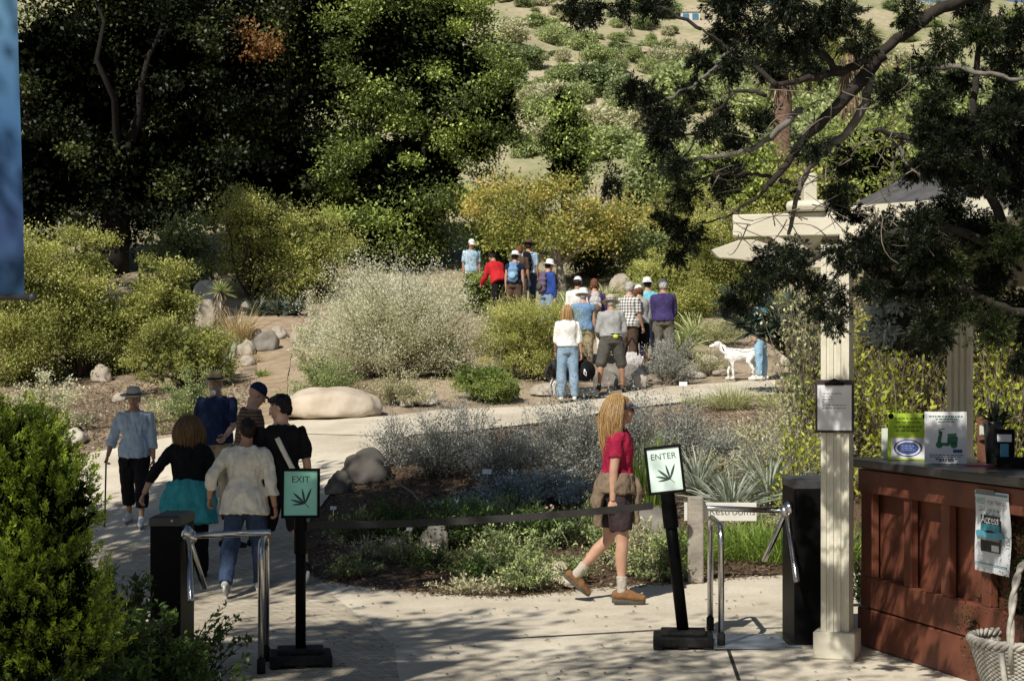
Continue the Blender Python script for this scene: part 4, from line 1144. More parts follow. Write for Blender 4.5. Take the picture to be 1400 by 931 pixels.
fluted_post(Vector((0, 0, 0)), 2.62); fluted_post(lp(P2), 2.62)
P3 = Vector((4.6, 10.2, hz(4.6, 10.2)))
fluted_post(lp(P3), 2.62)
def beam(a, c, w, h, name='beam', m=None):
    a, c = Vector(a), Vector(c); d = (c - a); L_ = d.length; rz = math.atan2(d.y, d.x)
    b = MB(); b.box((a + c) / 2, (L_, w, h), rz); return b.build(name, m or cream, ks, bevel=.006)
Z0 = 2.62
zb1 = CZ + (505 - 307) / 214.0 - P1.z                     # the front beam
beam((-.63, .20, zb1), (2.9, -.95, zb1), .14, .145)
beam((.02, -.30, zb1 - .15), (1.62, 2.55, zb1 - .15), .13, .15)
beam((1.30, 2.2, zb1), (4.4, 2.6, zb1), .14, .145)
# shaped bracket between post and beam end (triangular) and the ogee-ended lower beam
b = MB(); b.prism([(-.42, zb1 - .073), (-.09, zb1 - .073), (-.09, zb1 - .10), (-.27, zb1 - .20)], (0, .12, 0), (1, 0, 0), (0, 0, 1), .07); b.build('bracket', cream, ks)
zo = CZ + (505 - 346) / 212.0 - P1.z
og = [(-.79, zo + .02)] + [(-.79 + .06 * t, zo + .02 - .055 * math.sin(t * 1.4)) for t in (.3, .6, .9)] + [(-.70 + .22 * math.sin(R(a)), zo - .035 - .06 * (1 - math.cos(R(a)))) for a in (10, 30, 50, 70, 90)] + [(-.05, zo - .095), (-.05, zo + .085), (-.56, zo + .085), (-.62, zo + .08)]
b = MB(); b.prism(og, (0, .20, 0), (1, 0, 0), (0, 0, 1), .09); b.build('ogee_beam', cream, ks, bevel=.004)
# short posts, cap plates and upper tiers of the roof
b = MB(); b.box((-.17, .06, zb1 + .115), (.26, .26, .07), rzp); b.build('cap_plate', cream, ks, bevel=.03)
b = MB(); b.box((-.17, .06, zb1 + .235), (.085, .13, .18), 0); b.build('finial', cream, ks, bevel=.008)
b = MB()                                                    # hipped roof deck over posts
c_ = Vector((1.85, .7, 0)); ringz = zb1 + .10
octo = [c_ + Vector((math.cos(R(a)) * 1.95, math.sin(R(a)) * 1.75, ringz)) for a in range(22, 382, 45)]
oc2 = [c_ + Vector((math.cos(R(a)) * .85, math.sin(R(a)) * .78, ringz + .52)) for a in range(22, 382, 45)]
b.add(octo + oc2, [(i, (i + 1) % 8, 8 + (i + 1) % 8, 8 + i) for i in range(8)] + [tuple(range(7, -1, -1)), tuple(range(8, 16))]); b.build('roof', roofing, ks)
b = MB()
for i in range(8):
    a_, e_ = oc2[i] * .0 + octo[i], octo[(i + 1) % 8]; d = e_ - a_
    b.box((a_ + e_) / 2 + Vector((0, 0, -.05)), (d.length, .035, .13), math.atan2(d.y, d.x))
b.build('fascia', cream, ks)
zc = CZ + (505 - 245) / 210 - P1.z
b = MB(); b.box(c_ + Vector((-.85, -.6, zc - .0)), (.10, .10, .42), rzp); b.build('cupola_post', cream, ks, bevel=.005)
zc2 = CZ + (505 - 168) / 208 - P1.z
b = MB(); b.box(c_ + Vector((-.62, -.55, zc2)), (.50, .40, .17), R(0)); b.build('cupola_block', cream, ks, bevel=.01)
b = MB(); b.box(c_ + Vector((0, 0, zc2 + .1)), (1.5, 1.2, .05), 0); b.build('cupola_roof', roofing, ks, bevel=.01)
zsb = CZ + (505 - 375) / 205 - P1.z
beam((.22, .25, zsb), (2.4, .05, zsb), .05, .20, 'valance', mat('dark_board', (.16, .14, .10), .7, .2, 8))

# clipboard on the post
Mc = Matrix.Rotation(rzp, 3, 'Z')
cb = empty('clipboard', P1 + Mc @ Vector((0, -.098, 1.0)), rzp, 'dark clipboard with a white sheet hung on the cream post', 'clipboard')
zc_ = CZ - (555 - HY) / 214 - (P1.z + 1.0)
b = MB(); b.box((.0, 0, zc_), (.245, .008, .335)); b.build('board', mat('dark_hardboard', (.035, .026, .022), .6), cb, bevel=.002)
paper = mat('white_paper', (.72, .72, .74), .6, .03, 4)
b = MB(); b.box((0, -.0062, zc_ - .008), (.215, .002, .285)); sh = b.build('sheet', paper, cb)
ink = mat('text_ink', (.12, .12, .13), .7)
b = MB(); b.box((0, -.012, zc_ + .143), (.12, .012, .022)); b.tube([(-.03, -.014, zc_ + .158), (0, -.014, zc_ + .172), (.03, -.014, zc_ + .158)], .006, 8); b.build('clip', black_paint, cb, bevel=.002)
def scribble(parent, x0, x1, z0, z1, rows, y, m=None, gap=.5, name='printed_lines'):
    """rows of illegible small print, as the photograph shows them"""
    b = MB(); n = rows
    for r in range(n):
        z = z1 - (z1 - z0) * (r + .5) / n; x = x0; hgt_ = (z1 - z0) / n * gap * .5
        while x < x1 - .006:
            w = random.uniform(.008, .026); w = min(w, x1 - x)
            b.add([(x, y, z - hgt_ / 2), (x + w, y, z - hgt_ / 2), (x + w, y, z + hgt_ / 2), (x, y, z + hgt_ / 2)], [(0, 1, 2, 3)]); x += w + .006
            if random.random() < .12: break
    return b.build(name, m or ink, parent)
scribble(sh, -.075, .075, zc_ - .02, zc_ + .09, 6, -.0085)

# counter
cA = Vector((2.32, 11.60, 0)); dC = Vector((.25, -.97, 0)).normalized(); nC = Vector((.97, .25, 0)).normalized()   # along the front, and inwards
zg = hz(2.5, 10.8) + .002
ct = empty('reception_counter', (cA.x, cA.y, zg), math.atan2(dC.y, dC.x), 'red-brown panelled reception counter with a dark top', 'counter')
# local x runs along the front towards the camera, local y points inwards
redp = mat('red_brown_paint', (.190, .064, .036), .55, .22, 5, col2=(.125, .041, .023), bump=.15, bscale=50)
LC, DC, HT = 2.9, .62, 1.175
b = MB(); b.box((LC / 2, DC / 2 + .03, .20 + (HT - .20) / 2), (LC, DC - .06, HT - .20)); b.build('body', redp, ct, bevel=.004)
b = MB(); b.box((LC / 2, DC / 2, .125), (LC + .10, DC + .04, .25)); b.add([], []); pl = b.build('plinth', redp, ct, bevel=.012)
b = MB(); b.box((LC / 2, .008, HT - .09), (LC + .03, .075, .15)); b.build('frieze', redp, ct, bevel=.006)
b = MB(); b.box((LC / 2, .010, .36), (LC + .012, .055, .20)); b.build('bottom_rail', redp, ct, bevel=.006)
for x0, x1 in ((-.004, .16), (.60, .70), (1.08, 1.18), (1.56, 1.66), (2.1, 2.2)):
    b = MB(); b.box(((x0 + x1) / 2, .012, .46 + (HT - .165 - .46) / 2), (x1 - x0, .050, HT - .165 - .46)); b.build('stile', redp, ct, bevel=.005)
dtop = mat('dark_counter_top', (.040, .034, .034), .30, .2, 6, spec=.5)
b = MB(); b.box((LC / 2 - .05, DC / 2, HT + .028), (LC + .2, DC + .22, .055)); b.build('countertop', dtop, ct, bevel=.010)
ztp = zg + HT + .0565
def on_counter(t, inset): return Vector((cA.x, cA.y, 0)) + dC * t + nC * inset + Vector((0, 0, ztp))
def standing(name, label, cat, t, inset, w, h, m, rz, lean=-8):
    r_ = empty(name, on_counter(t, inset), rz, label, cat)
    Mx = Matrix.Rotation(R(lean), 3, 'X')
    b = MB(); b.box(Mx @ Vector((0, 0, h / 2 + .003)), (w, .006, h), 0, M=Mx) if False else b.add([Mx @ Vector(p) for p in ((-w / 2, -.003, .002), (w / 2, -.003, .002), (w / 2, .003, .002), (-w / 2, .003, .002), (-w / 2, -.003, h), (w / 2, -.003, h), (w / 2, .003, h), (-w / 2, .003, h))], [(3, 2, 1, 0), (4, 5, 6, 7), (0, 1, 5, 4), (1, 2, 6, 5), (2, 3, 7, 6), (3, 0, 4, 7)])
    o = b.build('panel', m, r_)
    b = MB(); b.add([(-w * .32, .01, 0), (w * .32, .01, 0), (w * .30, .12, 0), (-w * .30, .12, 0), (-w * .3, .01, .004), (w * .3, .01, .004), (w * .3, .12, .004), (-w * .3, .12, .004)], [(3, 2, 1, 0), (4, 5, 6, 7), (0, 1, 5, 4), (1, 2, 6, 5), (2, 3, 7, 6), (3, 0, 4, 7)])
    b.add([Mx @ Vector(p) for p in ((-.03, .004, h * .7), (.03, .004, h * .7))] + [(.03, .12, .004), (-.03, .12, .004)], [(0, 1, 2, 3)])
    b.build('stand', black_paint, r_)
    return r_, o, Mx
def face_text(o, Mx, txt, size, x, z, m, y=-.0042, align='CENTER', sh=0): 
    return link('lettering', text_mesh(txt, size, m, align, sh), o, Mx @ Vector((x, y, z)), (R(90) + Mx.to_euler().x, 0, 0))
lime = mat('lime_board', (.42, .62, .03), .5, .05, 5); ivory = mat('ivory_card', (.56, .60, .54), .6, .04, 5); dgreen = mat('scooter_green', (.02, .15, .07), .5); dblue = mat('oval_blue', (.03, .06, .22), .5); ltblue = mat('print_blue', (.07, .28, .42), .5)
olive = mat('olive_ink', (.14, .24, .02), .6)
r_, o, Mx = standing('card_sign', 'small ivory card standing left of the lime board on the counter', 'card', .12, .16, .155, .20, ivory, R(-12))
face_text(o, Mx, 'Thank', .030, .0, .145, ink); face_text(o, Mx, 'You', .030, .02, .112, ink); face_text(o, Mx, 'for', .026, .01, .080, ink); face_text(o, Mx, 'Visiting', .030, .01, .045, ink)
r_, o, Mx = standing('lime_sign', 'bright lime green notice with a blue oval badge on the counter', 'notice', .34, .15, .255, .305, lime, R(-14))
for z, w in ((.27, .17), (.245, .15), (.215, .17), (.19, .15)):
    b = MB(); x = -w / 2
    while x < w / 2: 
        q = random.uniform(.012, .03); b.add([Mx @ Vector(p) for p in ((x, -.0042, z - .005), (x + q, -.0042, z - .005), (x + q, -.0042, z + .006), (x, -.0042, z + .006))], [(0, 1, 2, 3)]); x += q + .007
    b.build('printed_line', olive, o)
b = MB(); b.add([Mx @ Vector(p) for p in ((-.105, -.0046, .012), (.105, -.0046, .012), (.105, -.0046, .145), (-.105, -.0046, .145))], [(0, 1, 2, 3)]); wp = b.build('white_label', paper, o)
def disc(o, Mx, cx, cz, rx, rz_, y, m, n=36, inner=0):
    b = MB(); ou = [Mx @ Vector((cx + rx * math.cos(a), y, cz + rz_ * math.sin(a))) for a in np.linspace(0, 2 * math.pi, n + 1)[:-1]]
    if inner:
        inn = [Mx @ Vector((cx + rx * inner * math.cos(a), y, cz + rz_ * inner * math.sin(a))) for a in np.linspace(0, 2 * math.pi, n + 1)[:-1]]
        b.add(ou + inn, [(i, (i + 1) % n, n + (i + 1) % n, n + i) for i in range(n)])
    else: b.add(ou, [tuple(range(n))])
    return b.build('oval_badge' if not inner else 'oval_ring', m, o)
disc(wp, Mx, 0, .078, .068, .040, -.0052, dblue); disc(wp, Mx, 0, .078, .090, .056, -.0052, dblue, inner=.88)
scribble(wp, -.04, .04, .06, .10, 3, -.0060 - math.sin(R(8)) * .0, mat('badge_lines', (.35, .40, .60), .6))
for sx in (-1, 1):
    b = MB(); b.ell(Mx @ Vector((sx * .108, -.008, .285)), (.018, .010, .018)); b.build('clip', black_paint, r_, smooth=True)
r_, o, Mx = standing('scooter_poster', 'white counter poster showing a green motor scooter', 'poster', .80, .17, .255, .325, paper, R(-14))
scrib = lambda z, w, h_=.008: [None]
for z, w, t_ in ((.295, .20, .009), (.278, .12, .007), (.262, .09, .006), (.055, .19, .006), (.043, .19, .006), (.030, .12, .010), (.020, .08, .010)):
    b = MB(); x = -w / 2
    while x < w / 2:
        q = random.uniform(.008, .022); b.add([Mx @ Vector(p) for p in ((x, -.0042, z - t_ / 2), (x + q, -.0042, z - t_ / 2), (x + q, -.0042, z + t_ / 2), (x, -.0042, z + t_ / 2))], [(0, 1, 2, 3)]); x += q + .005
    b.build('printed_line', dgreen if z > .25 else ink, o)
b = MB()                                                    # scooter silhouette
def fl(poly): b.add([Mx @ Vector((x, -.0044, z)) for x, z in poly], [tuple(range(len(poly)))])
circ = lambda cx, cz, r: [(cx + r * math.cos(a), cz + r * math.sin(a)) for a in np.linspace(0, 6.283, 17)[:-1]]
fl(circ(-.038, .118, .021)); fl(circ(.050, .118, .021))
fl([(-.050, .13), (-.030, .125), (-.018, .20), (-.030, .205), (-.045, .17)]); fl([(-.03, .115), (.02, .110), (.03, .130), (-.02, .132)]); fl([(.008, .120), (.070, .125), (.075, .165), (.060, .178), (.012, .172)])
fl([(.010, .174), (.068, .180), (.066, .190), (.010, .186)]); fl([(-.045, .207), (-.005, .215), (-.005, .221), (-.045, .214)]); fl(circ(-.034, .196, .010))
b.build('scooter_picture', dgreen, o)
b = MB(); b.add([Mx @ Vector(p) for p in ((.045, -.0043, .070), (.10, -.0043, .070), (.10, -.0043, .090), (.045, -.0043, .090))], [(0, 1, 2, 3)]); b.build('blue_box', dblue, o)
# things further back on the counter
v_ = empty('vase', on_counter(.80, .50), 0, 'tall dark vase with dark foliage on the counter', 'vase')
b = MB(); b.lathe([(.045, 0), (.052, .10), (.060, .22), (.066, .26), (.058, .262), (.05, .22)], n=22); b.build('pot', mat('dark_ceramic', (.045, .042, .045), .35), v_, smooth=True)
V_ = blades(np.tile([0, 0, .24], (70, 1)) + rng.normal(size=(70, 3)) * .02, unit(rng.normal(size=(70, 3)) * [.6, .6, .4] + [0, 0, 1]), rng.uniform(.08, .2, 70), rng.uniform(.01, .03, 70), rng.uniform(0, .8, 70))
link('sprig', np_mesh('sprig', V_[0], V_[1], leafmat('vase_leaf', (.008, .012, .008), (.015, .022, .012), (.03, .045, .02)), V_[2]), v_)
fr_ = empty('picture_frame', on_counter(1.0, .46), R(-18), 'small dark framed card behind the scooter poster', 'frame')
b = MB(); b.box((0, 0, .11), (.12, .018, .22)); b.build('frame', black_paint, fr_, bevel=.004)
b = MB(); b.box((.0, -.0098, .165), (.085, .002, .045)); b.build('label', paper, fr_); b = MB(); b.box((.0, -.0098, .07), (.05, .002, .12)); b.build('picture', ltblue, fr_)
pk_ = empty('leaflet', on_counter(1.05, .30), R(10), 'pink leaflet lying on the dark counter top', 'leaflet')
b = MB(); b.box((0, 0, .004), (.22, .12, .008)); b.build('sheet', mat('pink_paper', (.42, .10, .20), .6), pk_)
bk = empty('booklet', on_counter(.62, .55), R(-20), 'brown booklet propped beside the back post on the counter', 'booklet')
b = MB(); b.box((0, 0, .14), (.11, .012, .28)); b.build('cover', mat('brown_cover', (.16, .07, .04), .5), bk); b = MB(); b.box((0, -.0068, .2), (.08, .001, .06)); b.build('label', ivory, bk)
tn = empty('tablet_tray', on_counter(1.22, .45), R(-10), 'shallow dark tray on the back of the counter', 'tray')
b = MB(); b.box((0, 0, .006), (.30, .20, .012)); 
for x, y, a, c in ((-.15, 0, .012, .20), (.15, 0, .012, .20)): b.box((x, y, .03), (a, c, .05))
for y in (-.1, .1): b.box((0, y, .03), (.288, .012, .05))
b.build('tray', black_paint, tn)

# poster hanging on the front of the counter (slightly curled paper)
po = empty('counter_poster', (cA.x, cA.y, zg), math.atan2(dC.y, dC.x), 'white magazine poster taped to the front of the counter', 'poster')
def on_front(x, z, bulge=0.0): return (x, -.020 - .006 - bulge, z)
x0, x1, z0, z1 = 1.53, 1.915, .665, 1.125
b = MB(); vs = []; fs = []
for j in range(13):
    for i in range(9):
        u, v = i / 8, j / 12
        vs.append(on_front(x0 + (x1 - x0) * u + .006 * math.sin(v * 5), z0 + (z1 - z0) * v, .010 + .006 * math.sin(v * 6.2 + u * 1.5)))
for j in range(12):
    for i in range(8): fs.append((j * 9 + i, j * 9 + i + 1, j * 9 + i + 10, j * 9 + i + 9))
b.add(vs, fs); ps = b.build('sheet', mat('poster_paper', (.70, .73, .76), .5, .03, 3), po, smooth=True)
bl = .021
def flat(parent, name, poly, m, d): 
    b = MB(); b.add([on_front(x0 + (x1 - x0) * u, z0 + (z1 - z0) * v, bl + d) for u, v in poly], [tuple(range(len(poly)))]); return b.build(name, m, parent)
rect = lambda a, b_, c, d: [(a, b_), (c, b_), (c, d), (a, d)]
tealp = mat('poster_teal', (.05, .26, .34), .5); darkp = mat('poster_photo', (.025, .03, .028), .5, .5, 14); sandp = mat('poster_sand', (.36, .28, .16), .5)
flat(ps, 'top_rule', rect(.03, .955, .97, .975), tealp, .001); flat(ps, 'bottom_rule', rect(.03, .10, .97, .112), tealp, .001)
link('lettering', text_mesh('NEED', .046, tealp, 'LEFT'), ps, on_front(x0 + .02, z0 + .875 * (z1 - z0), bl + .002), (R(90), 0, 0))
link('lettering', text_mesh('FOR TRAINER', .034, darkp, 'LEFT'), ps, on_front(x0 + .16, z0 + .865 * (z1 - z0), bl + .002), (R(90), 0, 0))
link('lettering', text_mesh('Giving on now!', .040, darkp, 'LEFT', .25), ps, on_front(x0 + .06, z0 + .775 * (z1 - z0), bl + .002), (R(90), 0, 0))
mg = flat(ps, 'magazine_cover', rect(.22, .26, .78, .71), darkp, .002)
flat(mg, 'cover_hills', [(.23, .46), (.5, .50), (.77, .47), (.77, .40), (.23, .40)], sandp, .0035)
flat(mg, 'cover_sky', [(.23, .60), (.77, .60), (.77, .50), (.5, .53), (.23, .50)], tealp, .0035)
flat(mg, 'cover_box', rect(.54, .275, .75, .35), paper, .0035)
link('lettering', text_mesh('Access', .070, paper, 'CENTER'), mg, on_front((x0 + x1) / 2 - .0, z0 + .655 * (z1 - z0), bl + .005), (R(90), 0, 0))
flat(ps, 'ribbon', [(.16, .44), (.5, .41), (.84, .44), (.90, .40), (.88, .50), (.80, .52), (.5, .49), (.2, .52), (.10, .50), (.12, .42)], mat('ribbon_blue', (.10, .38, .50), .5), .006)
b = MB(); b.box(on_front(x0 + .13, z1 - .005, .020), (.20, .002, .03)); b.build('tape', mat('clear_tape', (.25, .18, .14), .3), ps)

# white wicker basket
wick = mat('white_wicker', (.42, .40, .35), .7, .2, 30)
def basket():
    p = W3(1398, 900, 250); z0_ = hz(p.x, p.y)
    r_ = empty('wicker_basket', (p.x + .02, p.y, z0_), R(58), 'whitewashed wicker basket with a tall arched handle', 'basket')
    zr = .335; n = 44; b = MB()
    for k in range(26):                                        # rows of weave passing in and out of the uprights
        t = k / 25; z = .02 + (zr - .05) * t; rr = .205 + .085 * t
        pts = []
        for i in range(n * 2 + 1):
            a = math.pi * i / n
            pts.append(((rr + .006 * math.cos(n * a + math.pi * (k % 2))) * math.cos(a), (rr + .006 * math.cos(n * a + math.pi * (k % 2))) * math.sin(a), z))
        b.tube(pts, .0085, 5, caps=False)
    b.build('weave', wick, r_, smooth=True)
    b = MB()
    for i in range(n):
        a = 2 * math.pi * i / n; b.tube([(.205 * math.cos(a), .205 * math.sin(a), .01), (.285 * math.cos(a), .285 * math.sin(a), zr - .02)], .006, 5)
    b.lathe([(.001, .012), (.2, .012)], n=24, closed=False)
    b.build('stakes', wick, r_, smooth=True)
    for q in range(3):
        b = MB(); pts = []
        for i in range(121):
            a = 2 * math.pi * i / 120; ph = a * 15 + q * 2.09
            pts.append(((.295 + .016 * math.cos(ph)) * math.cos(a), (.295 + .016 * math.cos(ph)) * math.sin(a), zr + .016 * math.sin(ph)))
        b.tube(pts, .012, 6, caps=False); b.build('braided_rim', wick, r_, smooth=True)
    b = MB()
    for q in range(2):
        pts = []
        for i in range(61):
            a = math.pi * i / 60; ph = a * 9 + q * math.pi
            pts.append((-.30 * math.cos(a) + .009 * math.cos(ph), 0.0 + .009 * math.sin(ph), .24 + .52 * math.sin(a) ** .7))
        b.tube(pts, .014, 7)
    b.build('handle', wick, r_, smooth=True)
    for sx in (-1, 1):
        b = MB(); b.tube([(sx * .30, -.05 + .20 * t - .1, zr - .03 - .30 * math.sin(t * 3.14) ** .6) for t in np.linspace(0, 1, 13)], .016, 7); b.build('side_loop', wick, r_, smooth=True)
basket()

# far houses and walls on the hillside
def hillpt(px, py): return G(px, py, 50)
wht = mat('white_render', (.66, .65, .62), .8, .08, .6); glassb = mat('blue_glass', (.10, .22, .32), .1, .1); tile_r = mat('red_tiles', (.24, .095, .065), .8, .25, 3); pinkw = mat('pale_wall', (.55, .48, .38), .8, .1, 1)
def house(px, py, wpx, hpx, label, roofm, wallm, roof_h=.35, nwin=2):
    p = hillpt(px, py); s = F / p.y; w, h = wpx / s, hpx / s; d = w * .7
    r_ = empty('hillside_house', (p.x, p.y, p.z - .3), 0, label, 'house')
    b = MB(); b.box((0, d / 2, h / 2), (w, d, h)); wl = b.build('wall', wallm, r_)
    b = MB(); o_ = .06 * w; b.add([(-w / 2 - o_, -o_, h), (w / 2 + o_, -o_, h), (w / 2 + o_, d + o_, h), (-w / 2 - o_, d + o_, h), (-w * .3, d / 2, h * (1 + roof_h)), (w * .3, d / 2, h * (1 + roof_h))], [(3, 2, 1, 0), (0, 1, 5, 4), (1, 2, 5), (2, 3, 4, 5), (3, 0, 4)]); b.build('roof', roofm, r_)
    for i in range(nwin):
        x = -w / 2 + w * (i + .5) / nwin
        b = MB(); b.box((x, -.05, h * .55), (w / nwin * .62, .12, h * .62)); b.build('window', glassb, r_)
    return r_
house(944, 31, 26, 17, 'white house with wide blue windows high on the hillside', wht, wht, .12, 2)
house(1008, 60, 44, 10, 'low house with red tiled roof on the hillside', tile_r, wht, .8, 2)
house(1062, 6, 40, 10, 'pale house on the ridge at the top of the hillside', tile_r, pinkw, .4, 2)
house(1228, 104, 40, 12, 'low red roofed house behind the overhanging branches', tile_r, wht, .9, 3)
def hill_wall(px, py, wpx, hpx, label):
    p = hillpt(px, py); s = F / p.y
    b = MB(); b.box((0, 0, hpx / s / 2), (wpx / s, .5, hpx / s + .4)); o = b.build('retaining_wall', pinkw, None, (p.x, p.y, p.z)); tag(o, label, 'wall')
hill_wall(926, 74, 22, 5, 'short pale retaining wall below the white house')
hill_wall(955, 36, 44, 5, 'long pale retaining wall beside the white house')
# bare sandy cuts in the slope
def cut(px, py, wpx, hpx):
    pts = []
    for i in range(16):
        a = 2 * math.pi * i / 16; q = random.uniform(.7, 1.15)
        v = hillpt(px + math.cos(a) * wpx * q - math.sin(a) * hpx * -.6, py - math.sin(a) * hpx * q)
        pts.append((v.x, v.y))
    sheet('sandy_cut', pts, mat('pale_sand', (.50, .41, .29), .95, .2, .4, bump=.5, bscale=2), .25, 2.5)
cut(788, 97, 26, 9); cut(880, 72, 24, 4)
# ================================================================== vegetation
bark = mat('grey_bark', (.13, .11, .09), .9, .3, 14, bump=.6, bscale=30)
bark_d = mat('dark_bark', (.045, .036, .028), .9, .3, 14, bump=.5, bscale=30)
twig = mat('pale_twig', (.20, .17, .13), .9, .3, 14)
deadwood = mat('grey_deadwood', (.26, .24, .21), .85, .25, 14, bump=.4, bscale=40)
LM = {}
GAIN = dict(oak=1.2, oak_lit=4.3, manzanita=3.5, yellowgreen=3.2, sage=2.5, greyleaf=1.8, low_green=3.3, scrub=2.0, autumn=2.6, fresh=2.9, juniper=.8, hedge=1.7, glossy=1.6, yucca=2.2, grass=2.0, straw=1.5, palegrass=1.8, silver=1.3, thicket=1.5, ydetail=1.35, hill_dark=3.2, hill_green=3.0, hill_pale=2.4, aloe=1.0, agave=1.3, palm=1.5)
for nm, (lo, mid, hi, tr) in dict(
    oak=((.005, .008, .003), (.016, .023, .008), (.12, .15, .042), .18), oak_lit=((.010, .015, .005), (.052, .068, .018), (.15, .18, .048), .25),  # same oak leaf twice: darkened as in shade, oak_lit brightened as in sun
    dry=((.20, .09, .03), (.34, .17, .06), (.42, .26, .12), .3), manzanita=((.045, .052, .014), (.125, .132, .038), (.24, .24, .08), .35),
    yellowgreen=((.075, .085, .022), (.165, .17, .05), (.29, .285, .10), .35), sage=((.21, .205, .13), (.32, .32, .215), (.43, .43, .31), .4), greyleaf=((.14, .15, .13), (.23, .24, .215), (.34, .35, .32), .3),
    low_green=((.045, .058, .022), (.098, .118, .05), (.19, .22, .085), .25), scrub=((.16, .16, .09), (.28, .27, .16), (.42, .39, .25), .2), autumn=((.085, .10, .022), (.17, .175, .05), (.30, .235, .075), .35),
    fresh=((.05, .072, .018), (.12, .145, .04), (.23, .26, .08), .35), juniper=((.006, .011, .004), (.018, .028, .009), (.085, .12, .026), .15), hedge=((.016, .030, .007), (.085, .13, .016), (.34, .42, .045), .3),
    glossy=((.014, .028, .008), (.045, .080, .018), (.13, .20, .045), .25), yucca=((.07, .09, .04), (.16, .19, .08), (.30, .33, .15), .2), agave=((.13, .15, .11), (.23, .26, .20), (.36, .39, .31), .15), thicket=((.08, .055, .03), (.15, .135, .045), (.30, .30, .08), .3),
    aloe=((.045, .065, .045), (.09, .125, .09), (.17, .21, .16), .1), grass=((.05, .08, .015), (.12, .18, .03), (.24, .30, .07), .35), straw=((.28, .22, .11), (.42, .34, .19), (.56, .47, .29), .3),
    palegrass=((.18, .19, .09), (.30, .31, .16), (.44, .43, .25), .3), silver=((.18, .22, .22), (.32, .37, .37), (.48, .52, .52), .15), ydetail=((.16, .20, .02), (.36, .40, .05), (.60, .58, .12), .4),
    hill_dark=((.035, .048, .020), (.075, .095, .042), (.13, .155, .07), .15), hill_green=((.085, .105, .045), (.145, .17, .075), (.22, .24, .11), .25), hill_pale=((.18, .18, .11), (.26, .255, .165), (.34, .33, .22), .25),  # hill leaf colours lightened in place of distance haze
    pale_litter=((.12, .085, .055), (.32, .25, .175), (.55, .47, .36), 0), litter=((.05, .033, .02), (.17, .11, .065), (.38, .30, .20), 0), skirt=((.14, .10, .06), (.26, .20, .12), (.38, .30, .19), .1), palm=((.06, .075, .02), (.14, .16, .045), (.28, .28, .10), .2)).items():
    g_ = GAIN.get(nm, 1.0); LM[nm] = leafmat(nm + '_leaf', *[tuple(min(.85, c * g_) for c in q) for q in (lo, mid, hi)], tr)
LM['oak_core'] = leafmat('oak_core_leaf', (.003, .004, .002), (.005, .007, .003), (.010, .014, .006), 0, 1.0, 0.0)  # near-black inner leaves, the shade deep in a crown put into their colour

def crown(blobs, nclump, cr, per, L, Wd, shell=.55, tlo=.15, thi=.85, up=.4, spread=.9, out=1.0):
    """leaf clumps over a set of ellipsoid lobes; returns leaf mesh arrays and the clump centres"""
    vol = np.array([b[3] * b[4] * b[5] for b in blobs]) ** .67; vol = vol / vol.sum()
    bi = rng.choice(len(blobs), nclump, p=vol)
    B_ = np.array(blobs)[bi]
    d = unit(rng.normal(size=(nclump, 3)))
    rr = shell + (1 - shell) * rng.uniform(0, 1, nclump) ** .6
    rr *= 1 + .16 * rng.normal(size=nclump)
    c = B_[:, :3] + d * B_[:, 3:6] * rr[:, None]
    ct = np.clip(rng.normal(.45, .26, nclump) + .12 * d[:, 2], tlo, thi)
    crs = cr * rng.uniform(.55, 1.4, nclump)
    k = np.repeat(np.arange(nclump), per)
    off = rng.normal(size=(len(k), 3)) * np.array([1, 1, .62]) * crs[k][:, None] * .55
    P = c[k] + off
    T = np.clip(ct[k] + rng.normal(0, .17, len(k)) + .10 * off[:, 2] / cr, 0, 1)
    D = d[k] * out + unit(off) * .8 + np.array([0, 0, .1])
    return leaves(P, D, L, Wd, T, up, spread), c

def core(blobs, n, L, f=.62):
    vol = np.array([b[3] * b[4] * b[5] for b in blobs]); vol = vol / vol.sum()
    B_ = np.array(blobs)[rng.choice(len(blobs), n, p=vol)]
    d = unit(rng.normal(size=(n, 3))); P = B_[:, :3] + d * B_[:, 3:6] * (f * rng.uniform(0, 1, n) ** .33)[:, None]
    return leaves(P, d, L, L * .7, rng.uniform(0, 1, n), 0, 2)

def limbs(base, tips, r0, nodes=7, sag=.12, seed=0):
    """curved limbs from the trunk top towards some of the clumps"""
    base = np.asarray(base, float); n = len(tips); t = np.linspace(0, 1, nodes)
    mid = base + (tips - base) * .5 + rng.normal(size=(n, 3)) * np.linalg.norm(tips - base, axis=1)[:, None] * sag + np.array([0, 0, .12]) * np.linalg.norm(tips - base, axis=1)[:, None]
    P = bez(np.repeat(base[None], n, 0)[:, None], mid[:, None], tips[:, None], np.repeat(t[None], n, 0))
    P[:, 1:-1] += rng.normal(size=(n, nodes - 2, 3)) * .02 * np.linalg.norm(tips - base, axis=1)[:, None, None]
    rad = r0 * (1 - .85 * t)[None, :] * rng.uniform(.6, 1.1, n)[:, None]
    return tubes_np(P, rad, 6)

